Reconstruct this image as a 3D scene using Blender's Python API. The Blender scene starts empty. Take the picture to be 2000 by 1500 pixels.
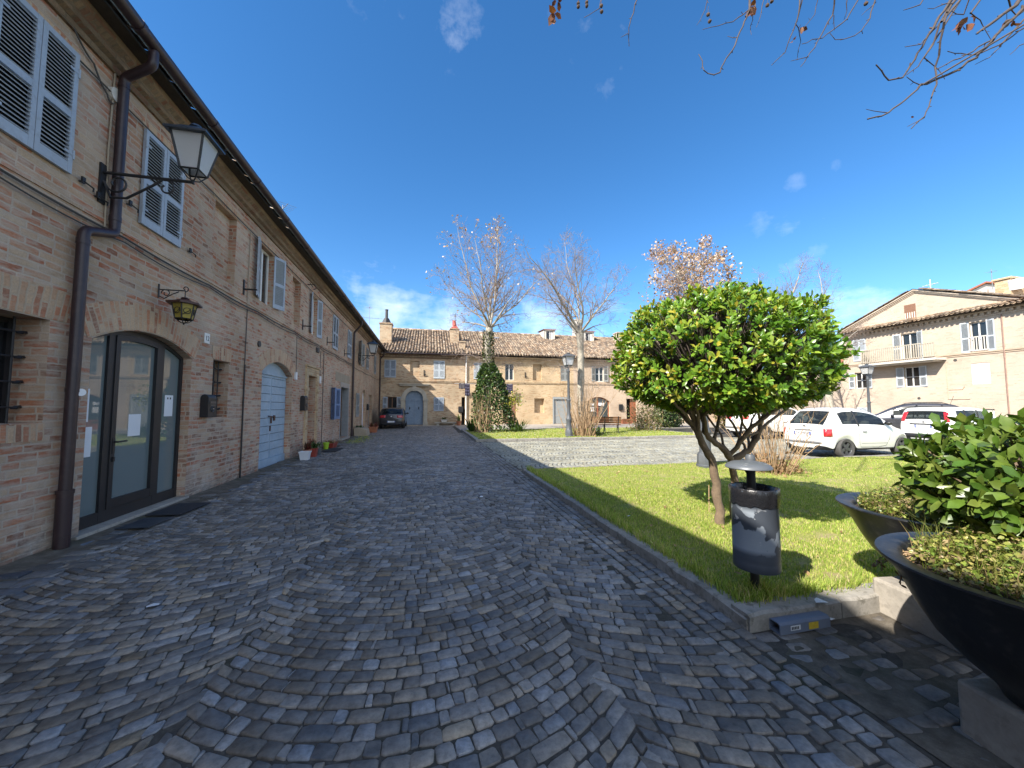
import bpy, bmesh, math, random
import numpy as np
from mathutils import Vector, Matrix, noise as mnoise

# ------------------------------------------------------------------ camera, world, sun, exposure
S = bpy.context.scene
COL = S.collection
R_ = math.radians
FPX, CAMH = 730.0, 1.5
YAW, PITCH = R_(12.512), R_(3.52)
cam_d = bpy.data.cameras.new('camera'); cam = bpy.data.objects.new('camera', cam_d); COL.objects.link(cam)
fw = Vector((math.sin(YAW)*math.cos(PITCH), math.cos(YAW)*math.cos(PITCH), math.sin(PITCH)))
rt = Vector((math.cos(YAW), -math.sin(YAW), 0)); up = rt.cross(fw)
mw = Matrix((rt, up, -fw)).transposed().to_4x4(); mw.translation = (0, 0, CAMH)
cam.matrix_world = mw
cam_d.sensor_width = 36; cam_d.lens = FPX/2000*36; cam_d.clip_start = .05; cam_d.clip_end = 2000
S.camera = cam

LD = Vector((1.05, .60, -1.0)).normalized()          # the way the sunlight travels
SUN_EL = math.asin(-LD.z); SUN_AZ = math.atan2(-LD.x, -LD.y)
W = bpy.data.worlds.new('World'); S.world = W; W.use_nodes = True
wn, wl = W.node_tree.nodes, W.node_tree.links
wn.clear()
def WN(t, **k):
    n = wn.new(t)
    for a, b in k.items(): setattr(n, a, b)
    return n
sky = WN('ShaderNodeTexSky', sky_type='NISHITA', sun_disc=False, sun_elevation=SUN_EL, sun_rotation=SUN_AZ,
         altitude=0, air_density=1.0, dust_density=.05, ozone_density=4.5)
hs = WN('ShaderNodeHueSaturation'); hs.inputs['Saturation'].default_value = 1.22; hs.inputs['Value'].default_value = .73
hs.inputs['Hue'].default_value = .500
wl.new(sky.outputs[0], hs.inputs['Color'])
geo = WN('ShaderNodeTexCoord')
sep = WN('ShaderNodeSeparateXYZ'); wl.new(geo.outputs['Generated'], sep.inputs[0])
def wm(op, a, b=None, c=None, clamp=False):
    n = WN('ShaderNodeMath', operation=op, use_clamp=clamp)
    for i, v in enumerate((a, b, c)):
        if v is None: continue
        if isinstance(v, (int, float)): n.inputs[i].default_value = v
        else: wl.new(v, n.inputs[i])
    return n.outputs[0]
# clouds in the direction of the sky: one soft noise, and a few patches where clouds stand
zc = wm('MAXIMUM', sep.outputs[2], .04)
cmb = WN('ShaderNodeCombineXYZ')
wl.new(wm('DIVIDE', sep.outputs[0], wm('ADD', zc, .12)), cmb.inputs[0]); wl.new(wm('DIVIDE', sep.outputs[1], wm('ADD', zc, .12)), cmb.inputs[1])
nz = WN('ShaderNodeTexNoise'); nz.inputs['Scale'].default_value = 2.6; nz.inputs['Detail'].default_value = 8; nz.inputs['Roughness'].default_value = .62
nz.inputs['Distortion'].default_value = .4
wl.new(cmb.outputs[0], nz.inputs['Vector'])
nz2 = WN('ShaderNodeTexNoise'); nz2.inputs['Scale'].default_value = 9; nz2.inputs['Detail'].default_value = 7; nz2.inputs['Roughness'].default_value = .6
wl.new(geo.outputs['Generated'], nz2.inputs['Vector'])
def skydir(px, py):
    d = fw + rt*((px-1000)/FPX) - up*((py-750)/FPX); return d.normalized()
tot = None
for (px, py, rad, amt) in ((895, 72, .08, .60), (1080, 70, .22, .34), (700, 10, .10, .3), (760, 610, .14, .85), (640, 540, .035, .5), (870, 640, .12, .75), (1040, 655, .18, .72),
                           (1655, 612, .10, .8), (1190, 560, .10, .45), (1400, 455, .06, .40), (1500, 418, .04, .38), (1250, 458, .05, .38), (1410, 368, .03, .34),
                           (1545, 357, .04, .36), (1220, 400, .03, .25), (1985, 575, .05, .4), (1330, 500, .12, .42), (1560, 470, .10, .38), (1000, 560, .2, .4), (1180, 90, .12, .42), (840, 30, .10, .4), (1150, 630, .12, .6), (1240, 15, .15, .2), (1630, 325, .03, .35), (1990, 640, .2, .3)):
    d = skydir(px, py)
    dot = WN('ShaderNodeVectorMath', operation='DOT_PRODUCT'); wl.new(geo.outputs['Generated'], dot.inputs[0]); dot.inputs[1].default_value = d
    g = wm('MULTIPLY', wm('POWER', wm('SUBTRACT', 1, wm('DIVIDE', wm('SUBTRACT', 1, dot.outputs['Value']), rad*rad/2*2.2), clamp=True), 1.6), amt)
    tot = g if tot is None else wm('MAXIMUM', tot, g)
nn_ = wm('ADD', wm('MULTIPLY', nz.outputs[0], .45), wm('MULTIPLY', nz2.outputs[0], .55))
cl = wm('MULTIPLY', wm('SUBTRACT', wm('ADD', wm('MULTIPLY', nn_, 1.7), wm('MULTIPLY', tot, .62)), 1.15), 1.25, clamp=True)
cl = wm('MULTIPLY', cl, wm('MULTIPLY', wm('MINIMUM', tot, .6), 1.45), clamp=True)
# unseen white cloud added behind the viewer to lift and whiten the shade
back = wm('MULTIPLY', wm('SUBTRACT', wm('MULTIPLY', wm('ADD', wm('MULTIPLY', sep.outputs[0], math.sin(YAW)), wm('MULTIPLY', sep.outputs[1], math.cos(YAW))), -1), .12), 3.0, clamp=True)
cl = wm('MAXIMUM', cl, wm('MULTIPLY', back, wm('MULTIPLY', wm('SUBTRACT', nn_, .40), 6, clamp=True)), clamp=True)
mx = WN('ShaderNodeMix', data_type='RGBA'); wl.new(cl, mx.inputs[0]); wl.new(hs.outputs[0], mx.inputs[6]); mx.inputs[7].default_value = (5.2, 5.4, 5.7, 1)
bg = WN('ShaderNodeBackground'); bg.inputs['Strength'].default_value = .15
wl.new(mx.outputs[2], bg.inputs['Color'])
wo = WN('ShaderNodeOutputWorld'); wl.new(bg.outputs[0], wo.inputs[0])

sun_d = bpy.data.lights.new('sun', 'SUN'); sun_d.energy = 4.6; sun_d.angle = R_(.5); sun_d.color = (1, .935, .84)
sun = bpy.data.objects.new('sun', sun_d); COL.objects.link(sun); sun.location = (-20, -12, 30)
sun.rotation_euler = LD.to_track_quat('-Z', 'Y').to_euler()
S.view_settings.view_transform = 'Standard'; S.view_settings.look = 'None'; S.view_settings.gamma = 1
S.view_settings.exposure = 1.15

# ------------------------------------------------------------------ materials
MATS = {}
def lin(c):
    return tuple(((x/12.92) if x <= .04045 else ((x+.055)/1.055)**2.4) for x in c)
class NT:
    def __init__(s, name):
        s.m = bpy.data.materials.new(name); s.m.use_nodes = True; s.t = s.m.node_tree; s.t.nodes.clear()
        s.out = s.n('ShaderNodeOutputMaterial'); s.b = s.n('ShaderNodeBsdfPrincipled'); s.l(s.b.outputs[0], s.out.inputs[0])
        MATS[name] = s.m
    def n(s, t, **k):
        x = s.t.nodes.new(t)
        for a, b in k.items(): setattr(x, a, b)
        return x
    def l(s, a, b): s.t.links.new(a, b)
    def set(s, inp, v):
        if isinstance(v, bpy.types.NodeSocket): s.l(v, inp)
        elif isinstance(v, (tuple, list)) and len(v) == 3 and inp.type == 'RGBA': inp.default_value = (*v, 1)
        else: inp.default_value = v
    def math(s, op, a, b=0., clamp=False):
        x = s.n('ShaderNodeMath', operation=op, use_clamp=clamp); s.set(x.inputs[0], a); s.set(x.inputs[1], b); return x.outputs[0]
    def mix(s, f, a, b, mode='MIX'):
        x = s.n('ShaderNodeMix', data_type='RGBA', blend_type=mode); s.set(x.inputs[0], f); s.set(x.inputs[6], a); s.set(x.inputs[7], b); return x.outputs[2]
    def ramp(s, f, stops, interp='LINEAR'):
        x = s.n('ShaderNodeValToRGB'); x.color_ramp.interpolation = interp; e = x.color_ramp.elements
        while len(e) < len(stops): e.new(.5)
        for i, (p, c) in enumerate(stops):
            e[i].position = p; e[i].color = (*c, 1) if isinstance(c, (tuple, list)) else (c, c, c, 1)
        s.l(f, x.inputs[0]); return x.outputs[0]
    def noise(s, scale, vec=None, detail=4, rough=.55, dist=0., col=False):
        x = s.n('ShaderNodeTexNoise'); x.inputs['Scale'].default_value = scale; x.inputs['Detail'].default_value = detail
        x.inputs['Roughness'].default_value = rough; x.inputs['Distortion'].default_value = dist
        if vec is not None: s.l(vec, x.inputs['Vector'])
        return x.outputs['Color' if col else 'Fac']
    def obj(s): return s.n('ShaderNodeTexCoord').outputs['Object']
    def uv(s): return s.n('ShaderNodeTexCoord').outputs['UV']
    def attr(s, name='Col'): return s.n('ShaderNodeAttribute', attribute_name=name).outputs['Color']
    def bump(s, h, strength=.4, dist=.01):
        x = s.n('ShaderNodeBump'); x.inputs['Strength'].default_value = strength; x.inputs['Distance'].default_value = dist
        s.l(h, x.inputs['Height']); s.l(x.outputs[0], s.b.inputs['Normal'])
    def fin(s, col, rough=.7, metal=0., spec=.5):
        s.set(s.b.inputs['Base Color'], col); s.set(s.b.inputs['Roughness'], rough); s.b.inputs['Metallic'].default_value = metal
        s.b.inputs['Specular IOR Level'].default_value = spec; return s.m

def simple(name, col, rough=.6, metal=0., amt=.25, scale=6., bump=0., bscale=60., attr=False, spec=.5, dirt=None, coat=0.):
    """one paint, stone or metal: colour broken by two noises, a little bump"""
    t = NT(name); o = t.obj()
    n1 = t.noise(scale, o, 6, .6); n2 = t.noise(scale*7, o, 4, .6)
    f = t.math('ADD', t.math('MULTIPLY', n1, .65), t.math('MULTIPLY', n2, .35))
    base = t.mix(1.0, t.attr(), col, 'MULTIPLY') if attr else col
    g = t.ramp(f, [(.25, 1-amt*1.6), (.75, 1+amt)])
    c = t.mix(1.0, base, g, 'MULTIPLY')
    if dirt:
        m = t.ramp(t.noise(scale*2.3, o, 8, .7), [(.52, 0.), (.62, 1.)])
        c = t.mix(t.math('MULTIPLY', m, dirt[1]), c, dirt[0])
    t.fin(c, t.math('ADD', rough-.08, t.math('MULTIPLY', n2, .16)), metal, spec)
    if coat: t.b.inputs['Coat Weight'].default_value = coat; t.b.inputs['Coat Roughness'].default_value = .04
    if bump: t.bump(t.noise(bscale, o, 5, .6), bump, .006)
    return t.m

def brickmat(name, pal, mortar, bw=.28, rh=.075, smear=.5, swap=False, stain=.35, red_low=0., bumpst=.6, msize=.011, plaster=None):
    t = NT(name); uv = t.uv()
    if swap:
        sp = t.n('ShaderNodeSeparateXYZ'); t.l(uv, sp.inputs[0]); cb = t.n('ShaderNodeCombineXYZ'); t.l(sp.outputs[1], cb.inputs[0]); t.l(sp.outputs[0], cb.inputs[1]); uv = cb.outputs[0]
    def off(scale, amt, d=2):
        x = t.n('ShaderNodeVectorMath', operation='SUBTRACT'); t.l(t.noise(scale, uv, d, .5, col=True), x.inputs[0]); x.inputs[1].default_value = (.5, .5, .5)
        y = t.n('ShaderNodeVectorMath', operation='SCALE'); t.l(x.outputs[0], y.inputs[0]); y.inputs['Scale'].default_value = amt; return y.outputs[0]
    def add(a, b):
        x = t.n('ShaderNodeVectorMath', operation='ADD'); t.l(a, x.inputs[0]); t.l(b, x.inputs[1]); return x.outputs[0]
    vec = add(add(add(uv, off(.7, .06)), off(5, .026)), off(34, .012, 3))
    br = t.n('ShaderNodeTexBrick'); t.l(vec, br.inputs['Vector'])
    br.inputs['Color1'].default_value = (0, 0, 0, 1); br.inputs['Color2'].default_value = (1, 1, 1, 1); br.inputs['Mortar'].default_value = (0, 0, 0, 1)
    br.inputs['Scale'].default_value = 1; br.inputs['Mortar Size'].default_value = msize; br.inputs['Mortar Smooth'].default_value = .35
    br.inputs['Brick Width'].default_value = bw; br.inputs['Row Height'].default_value = rh; br.offset = .5; br.squash = .62; br.squash_frequency = 3
    rnd = br.outputs['Color']
    # a second value for each course-length piece so that colours come in clumps too
    clump = t.noise(1.3, uv, 3, .6)
    fine = t.noise(46, uv, 6, .7)
    rr = t.math('ADD', rnd, t.math('MULTIPLY', t.math('SUBTRACT', clump, .5), .75), clamp=True)
    if red_low:
        sp = t.n('ShaderNodeSeparateXYZ'); t.l(t.uv(), sp.inputs[0])
        low = t.math('SUBTRACT', 1.0, t.math('MULTIPLY', t.math('ADD', sp.outputs[1], t.math('MULTIPLY', clump, 1.6)), .28), clamp=True)
        rr = t.math('ADD', rr, t.math('MULTIPLY', low, red_low), clamp=True)
        hgt = sp.outputs[1]
    c = t.ramp(rr, pal)
    g = t.ramp(fine, [(.25, .72), (.75, 1.22)]); c = t.mix(1.0, c, g, 'MULTIPLY')
    mo = t.mix(t.noise(9, uv, 5, .7), mortar, tuple(x*.72 for x in mortar))
    mo = t.mix(1.0, mo, t.ramp(t.noise(120, uv, 3, .6), [(.3, .82), (.7, 1.12)]), 'MULTIPLY')
    # mortar smeared over the bricks in streaks along the courses
    st = t.n('ShaderNodeMapping'); st.inputs['Scale'].default_value = (2.2, 8, 1) if not swap else (8, 2.2, 1); t.l(uv, st.inputs[0])
    sm = t.ramp(t.math('ADD', t.math('MULTIPLY', t.noise(2.1, st.outputs[0], 6, .66), .7), t.math('MULTIPLY', t.noise(1.1, uv, 3), .3)), [(.60-smear*.25, 0.), (.68-smear*.17, 1.)])
    fac = t.math('MAXIMUM', br.outputs['Fac'], t.math('MULTIPLY', sm, .78), clamp=True)
    c = t.mix(fac, c, mo)
    s1 = t.ramp(t.noise(.55, uv, 6, .65, .3), [(.3, 1-stain), (.62, 1.08)]); c = t.mix(1.0, c, s1, 'MULTIPLY')
    if red_low:                                       # pale salts and grime rising from the ground
        e = t.math('SUBTRACT', t.math('ADD', t.noise(2.4, t.uv(), 7, .7), t.math('MULTIPLY', hgt, -.16)), .42)
        c = t.mix(t.math('MULTIPLY', t.math('MULTIPLY', e, 5., clamp=True), .6), c, (.50, .455, .40))
        g2 = t.math('SUBTRACT', t.math('ADD', t.noise(3.1, st.outputs[0], 7, .7), t.math('MULTIPLY', hgt, -.9)), .30)
        c = t.mix(t.math('MULTIPLY', t.math('MULTIPLY', g2, 4., clamp=True), .65), c, (.11, .095, .08))
    pit = t.ramp(t.noise(17, uv, 6, .75), [(.63, 1.), (.70, .55)]); c = t.mix(.55, c, t.mix(1.0, c, pit, 'MULTIPLY'))
    t.fin(c, .9, 0, .2)
    h = t.math('SUBTRACT', t.math('MULTIPLY', fine, .5), t.math('MULTIPLY', br.outputs['Fac'], .9))
    h = t.math('ADD', h, t.math('MULTIPLY', rnd, .35))
    t.bump(h, bumpst, .012)
    return t.m

def plastermat(name, col, col2, sc=1.2, bumpst=.25):
    t = NT(name); uv = t.uv()
    c = t.mix(t.ramp(t.noise(sc, uv, 8, .68, .3), [(.35, 0.), (.62, 1.)]), col, col2)
    c = t.mix(1.0, c, t.ramp(t.noise(30, uv, 5, .6), [(.3, .86), (.7, 1.08)]), 'MULTIPLY')
    t.fin(c, .9, 0, .2); t.bump(t.noise(45, uv, 6, .65), bumpst, .006); return t.m

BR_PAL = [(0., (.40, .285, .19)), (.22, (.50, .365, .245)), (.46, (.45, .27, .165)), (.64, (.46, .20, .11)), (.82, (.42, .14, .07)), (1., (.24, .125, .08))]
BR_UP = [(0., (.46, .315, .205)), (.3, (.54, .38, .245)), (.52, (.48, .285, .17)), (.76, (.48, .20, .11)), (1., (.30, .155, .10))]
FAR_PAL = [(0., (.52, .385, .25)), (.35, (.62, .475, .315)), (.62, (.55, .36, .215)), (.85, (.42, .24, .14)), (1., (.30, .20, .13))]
brickmat('old_brick', BR_PAL, (.56, .445, .345), red_low=.34, smear=.66, bumpst=.35, stain=.28)
brickmat('upright_brick', BR_UP, (.555, .42, .295), swap=True, bw=.32, rh=.068, smear=.5, stain=.15, bumpst=.4)
brickmat('second_brick', BR_UP, (.53, .41, .28), bw=.27, rh=.075, smear=.75, red_low=.18, bumpst=.4)
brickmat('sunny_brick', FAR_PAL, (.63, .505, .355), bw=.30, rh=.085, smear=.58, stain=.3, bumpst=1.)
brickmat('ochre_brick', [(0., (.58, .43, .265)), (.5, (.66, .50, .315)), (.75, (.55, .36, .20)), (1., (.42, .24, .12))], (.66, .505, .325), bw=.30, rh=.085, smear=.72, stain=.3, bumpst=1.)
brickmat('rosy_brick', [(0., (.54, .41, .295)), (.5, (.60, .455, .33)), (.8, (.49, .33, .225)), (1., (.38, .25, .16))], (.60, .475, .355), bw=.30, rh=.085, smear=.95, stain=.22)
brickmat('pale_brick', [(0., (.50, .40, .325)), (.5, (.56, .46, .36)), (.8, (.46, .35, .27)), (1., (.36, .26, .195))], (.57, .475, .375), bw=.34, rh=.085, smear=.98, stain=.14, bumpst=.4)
brickmat('cornice_brick', [(0., (.22, .15, .095)), (.5, (.31, .22, .135)), (1., (.22, .105, .065))], (.27, .205, .135), bw=.3, rh=.07, smear=.35, stain=.5)
plastermat('old_plaster', (.40, .34, .26), (.33, .27, .20)); plastermat('white_plaster', (.66, .62, .55), (.58, .54, .47)); plastermat('stone_trim', (.50, .455, .375), (.40, .36, .29), 3)
plastermat('grey_reveal', (.36, .34, .31), (.30, .28, .25), 2)
simple('shutter_paint', (.37, .425, .495), .55, amt=.12, scale=5, bump=.12, bscale=90, dirt=((.24, .25, .27), .35))
simple('pale_shutter', (.50, .545, .58), .55, amt=.1, scale=5, bump=.1)
simple('grey_shutter', (.30, .31, .30), .6, amt=.15, scale=5)
simple('blue_shutter', (.145, .21, .37), .55, amt=.12, scale=5)
simple('dark_shutter', (.05, .055, .06), .55, amt=.15)
simple('blue_door', (.33, .43, .52), .6, amt=.16, scale=3, bump=.2, bscale=40, dirt=((.42, .46, .49), .5))
simple('portal_paint', (.20, .27, .36), .6, amt=.2, scale=3, dirt=((.33, .37, .41), .4))
simple('white_paint', (.72, .71, .68), .5, amt=.06)
simple('cream_panel', (.80, .76, .66), .6, amt=.04)
simple('brown_wood', (.20, .095, .045), .5, amt=.3, scale=4, bump=.2)
simple('red_wood', (.30, .105, .05), .45, amt=.2, scale=4)
simple('brown_shutter', (.22, .115, .07), .6, amt=.15)
simple('gutter_metal', (.034, .019, .022), .42, amt=.25, scale=5, bump=.06, spec=.5, dirt=((.06, .035, .032), .4))
simple('dark_iron', (.018, .018, .02), .5, amt=.3, scale=9, bump=.1)
simple('roof_iron', (.035, .045, .06), .38, amt=.3, scale=7, spec=.6)
simple('old_bronze', (.075, .03, .022), .5, amt=.4, scale=20)
simple('lamp_grey', (.085, .093, .102), .5, amt=.16, scale=6, bump=.06)
simple('cable_grey', (.07, .065, .06), .7, amt=.2)
simple('zinc', (.30, .31, .32), .45, metal=.3, amt=.15)
simple('alu', (.55, .56, .57), .35, metal=.6, amt=.1)
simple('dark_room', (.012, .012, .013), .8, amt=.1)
simple('room_wall', (.09, .08, .07), .9)
simple('grey_rollup', (.30, .315, .31), .5, amt=.1)
simple('pipe_brown', (.30, .19, .15), .6)
simple('terracotta', (.40, .15, .075), .8, amt=.2, scale=8, bump=.15)
simple('red_plastic', (.30, .05, .035), .5, amt=.15); simple('lime_plastic', (.33, .52, .03), .45, amt=.08); simple('white_plastic', (.70, .71, .73), .4, amt=.05)
simple('soil', (.055, .04, .028), .95, amt=.3, scale=20, bump=.5, bscale=30)
simple('paper', (.74, .75, .76), .7, amt=.04)
simple('rubber', (.022, .022, .024), .8, amt=.2); simple('dusty_tyre', (.075, .072, .068), .85, amt=.25, scale=9)
simple('lead_text', (.03, .03, .035), .6, amt=.05)
simple('concrete', (.36, .325, .275), .88, amt=.22, scale=5, bump=.35, bscale=45, dirt=((.20, .18, .15), .5))
simple('kerb_stone', (.32, .30, .265), .85, amt=.3, scale=6, bump=.45, bscale=30, dirt=((.12, .11, .085), .7))
simple('conduit_blue', (.145, .175, .235), .5, amt=.1, scale=10); simple('yellow_sticker', (.60, .42, .03), .5, amt=.2, scale=30, dirt=((.35, .22, .02), .5))
simple('planter_metal', (.012, .0135, .018), .40, amt=.25, scale=6, bump=.05, spec=.5, dirt=((.055, .053, .05), .5))
simple('planter_grey', (.34, .33, .32), .6, amt=.25, scale=12, bump=.2, bscale=80)
simple('dark_cloth', (.055, .05, .085), .9); simple('grey_cloth', (.10, .09, .10), .9); simple('mat_rubber', (.022, .023, .028), .85, amt=.25, scale=15, bump=.5, bscale=120)
simple('bark_bush', (.19, .135, .09), .9, amt=.35, scale=14, bump=.8, bscale=26)
simple('plane_bark', (.40, .36, .29), .85, amt=.35, scale=3, bump=.3, bscale=14, dirt=((.20, .185, .14), .7))
simple('plane_limb', (.37, .335, .28), .85, amt=.3, scale=3); simple('plane_twig', (.27, .21, .175), .85, amt=.25, scale=3); simple('dark_twig', (.085, .065, .055), .8, amt=.3, scale=9)
simple('cane', (.40, .27, .155), .8, amt=.3, scale=4)
simple('seed_ball', (.10, .065, .042), .9, amt=.4, scale=90, bump=.8, bscale=150)
simple('red_cowl', (.42, .08, .06), .6)
def leafmat(name, tint=(1, 1, 1), rough=.35, trans=.25, spec=.5):
    t = NT(name); a = t.mix(1.0, t.attr(), tint, 'MULTIPLY')
    c = t.mix(1.0, a, t.ramp(t.noise(30, t.obj(), 3), [(.3, .8), (.7, 1.15)]), 'MULTIPLY')
    t.fin(c, rough, 0, spec)
    if trans:
        tr = t.n('ShaderNodeBsdfTranslucent'); t.l(t.mix(1.0, c, (1.5, 1.35, .5), 'MULTIPLY'), tr.inputs[0])
        ms = t.n('ShaderNodeMixShader'); ms.inputs[0].default_value = trans; t.l(t.b.outputs[0], ms.inputs[1]); t.l(tr.outputs[0], ms.inputs[2]); t.l(ms.outputs[0], t.out.inputs[0])
    return t.m
leafmat('leaf', rough=.34, trans=.25, spec=.5); leafmat('ivy_leaf', rough=.4, trans=.15); leafmat('grass_blade', rough=.55, trans=.3, spec=.25); leafmat('dead_leaf', rough=.8, trans=.2, spec=.2)
def glassmat(name, col, rough=.03, ior=1.6):
    t = NT(name); t.fin(col, rough, 0, .5); t.b.inputs['IOR'].default_value = ior
    return t.m
glassmat('window_glass', (.018, .02, .022)); glassmat('frosted_glass', (.15, .185, .185), .02, 1.75)
glassmat('shop_glass', (.05, .06, .06), .03, 1.6)
t = NT('car_glass'); t.fin((.02, .024, .026), .03); tr = t.n('ShaderNodeBsdfTransparent'); tr.inputs[0].default_value = (.62, .68, .66, 1); ms = t.n('ShaderNodeMixShader'); ms.inputs[0].default_value = .42; t.l(t.b.outputs[0], ms.inputs[1]); t.l(tr.outputs[0], ms.inputs[2]); t.l(ms.outputs[0], t.out.inputs[0])
t = NT('lamp_glass'); t.fin((.80, .80, .78), .4, 0, .4); t.b.inputs['Transmission Weight'].default_value = .5; t.bump(t.noise(40, t.obj()), .1, .003)
t = NT('amber_glass'); t.fin(t.mix(t.noise(30, t.obj()), (.24, .18, .02), (.36, .29, .06)), .3)
t = NT('car_white'); t.fin(t.mix(t.noise(3, t.obj(), 6, .6), (.74, .74, .71), (.66, .655, .62)), .3, 0, .5); t.b.inputs['Coat Weight'].default_value = .8; t.b.inputs['Coat Roughness'].default_value = .05
t = NT('car_black'); t.fin((.008, .009, .014), .3, 0, .5); t.b.inputs['Coat Weight'].default_value = 1; t.b.inputs['Coat Roughness'].default_value = .04
t = NT('car_graphite'); t.fin((.045, .045, .052), .3, .3, .5); t.b.inputs['Coat Weight'].default_value = 1; t.b.inputs['Coat Roughness'].default_value = .05
simple('black_trim', (.018, .018, .02), .5); simple('grey_trim', (.20, .20, .205), .4)
t = NT('tail_red'); t.fin((.42, .02, .025), .15); t.b.inputs['Coat Weight'].default_value = 1
simple('wheel_grey', (.085, .088, .095), .35, metal=.5); simple('plate_white', (.66, .67, .69), .4, amt=.04); simple('plate_blue', (.03, .07, .30), .4); simple('interior', (.07, .065, .06), .8); simple('seat_pale', (.38, .38, .36), .8)
# stones, earth, tiles
def stonemat(name, tint, rough=.5):
    t = NT(name); o = t.uv()
    c = t.mix(1.0, t.attr(), tint, 'MULTIPLY')
    n = t.noise(26, o, 6, .7); n2 = t.noise(.8, o, 6, .7); n3 = t.noise(130, o, 3, .6)
    c = t.mix(1.0, c, t.ramp(n, [(.25, .5), (.5, 1.), (.75, 1.45)]), 'MULTIPLY')
    c = t.mix(1.0, c, t.ramp(n2, [(.35, .72), (.65, 1.2)]), 'MULTIPLY')
    dust = t.ramp(t.noise(3.3, o, 8, .75), [(.56, 0.), (.72, .45)]); c = t.mix(dust, c, (.20, .185, .16))
    t.fin(c, t.math('ADD', t.math('MULTIPLY', n, .3), rough-.15), 0, .35)
    t.bump(t.math('ADD', n, t.math('MULTIPLY', n3, .4)), .55, .006); return t.m
stonemat('sett', (1.18, 1.18, 1.18), .52); stonemat('dry_sett', (1, 1, 1), .7)
t = NT('earth'); o = t.uv()
c = t.ramp(t.noise(6, o, 8, .7), [(.3, (.06, .052, .042)), (.5, (.125, .108, .085)), (.7, (.21, .185, .15))])
c = t.mix(t.ramp(t.noise(1.3, o, 6, .6), [(.5, 0.), (.66, .55)]), c, (.04, .052, .020))
c = t.mix(t.ramp(t.noise(150, o, 2, .5), [(.66, 0.), (.72, .6)]), c, (.24, .23, .21))
t.fin(c, .95, 0, .2); t.bump(t.noise(38, o, 8, .7), .7, .01)
t = NT('joint_dirt'); o = t.uv()
c = t.ramp(t.noise(20, o, 8, .7), [(.3, (.045, .041, .036)), (.55, (.085, .077, .066)), (.75, (.16, .145, .12))])
c = t.mix(t.ramp(t.noise(.9, o, 6, .6), [(.52, 0.), (.66, .5)]), c, (.035, .045, .017))
t.fin(c, .95, 0, .2); t.bump(t.noise(60, o, 6, .7), .6, .006)
t = NT('lawn_soil'); o = t.uv()
c = t.ramp(t.noise(3.2, o, 9, .7), [(.3, (.20, .26, .055)), (.5, (.30, .31, .09)), (.64, (.38, .31, .17))])
c = t.mix(1.0, c, t.ramp(t.noise(60, o, 6, .7), [(.3, .55), (.7, 1.3)]), 'MULTIPLY')
t.fin(c, 1., 0, .1); t.bump(t.noise(50, o, 8, .7), .8, .02)
t = NT('roof_tile'); o = t.obj()
c = t.mix(1.0, t.attr(), t.ramp(t.noise(9, o, 6, .7), [(.3, .7), (.7, 1.2)]), 'MULTIPLY')
c = t.mix(t.ramp(t.noise(5, o, 8, .75), [(.55, 0.), (.68, .6)]), c, (.13, .115, .075))
t.fin(c, .9, 0, .2); t.bump(t.noise(50, o, 5), .3, .006)
t = NT('bin_paint'); o = t.obj()
base = t.mix(t.noise(5, o, 5, .6), (.055, .066, .085), (.08, .092, .112))
big = t.ramp(t.noise(4.4, o, 4, .5, .3), [(.485, 0.), (.50, 1.)])
spn = t.n('ShaderNodeSeparateXYZ'); t.l(o, spn.inputs[0])
band = t.ramp(spn.outputs[2], [(.38, 0.), (.42, 1.), (.68, 1.), (.72, 0.)])
big = t.math('MULTIPLY', big, band)
c = t.mix(big, base, t.mix(t.noise(18, o, 5), (.27, .31, .36), (.33, .37, .41)))
wh = t.math('MULTIPLY', t.ramp(t.noise(15, o, 3, .5, .5), [(.665, 0.), (.68, 1.)]), band)
c = t.mix(wh, c, (.42, .44, .46))
t.fin(c, .42, 0, .5); t.bump(big, .15, .003)
t = NT('cap_paint'); o = t.obj()
mp = t.n('ShaderNodeMapping'); mp.inputs['Rotation'].default_value = (0, 0, .6); mp.inputs['Scale'].default_value = (4, 26, 4); t.l(o, mp.inputs[0])
sc = t.ramp(t.noise(1.6, mp.outputs[0], 4, .6), [(.60, 0.), (.64, 1.)]); side = t.ramp(t.noise(3, o, 2), [(.5, 0.), (.58, 1.)])
c = t.mix(t.math('MULTIPLY', sc, side), t.mix(t.noise(7, o), (.10, .11, .12), (.13, .14, .15)), (.5, .5, .48)); t.fin(c, .42, .15, .5)
simple('bag_film', (.012, .012, .014), .28, spec=.6, bump=.6, bscale=22)

# ------------------------------------------------------------------ mesh helpers
def link(o, parent=None):
    COL.objects.link(o)
    if parent is not None: o.parent = parent
    return o
def tag(o, label=None, cat=None, group=None, kind=None):
    if label: o['label'] = label
    if cat: o['category'] = cat
    if group: o['group'] = group
    if kind: o['kind'] = kind
    return o
def empty(name, loc, label, cat, group=None, rz=0.):
    o = bpy.data.objects.new(name, None); o.empty_display_size = .2; link(o); o.location = loc; o.rotation_euler = (0, 0, rz)
    return tag(o, label, cat, group)
def ploc(p):
    v = Vector((0, 0, 0))
    while p is not None: v = v + p.location; p = p.parent
    return v
def boxuv(v, f):
    a = [Vector(v[i]) for i in f]; n = Vector((0, 0, 0))
    for i in range(len(a)):
        p, q = a[i], a[(i+1) % len(a)]; n += Vector(((p.y-q.y)*(p.z+q.z), (p.z-q.z)*(p.x+q.x), (p.x-q.x)*(p.y+q.y)))
    x, y, z = abs(n.x), abs(n.y), abs(n.z)
    if x >= y and x >= z: return [(p.y, p.z) for p in a]
    if y >= z: return [(p.x, p.z) for p in a]
    return [(p.x, p.y) for p in a]
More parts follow.
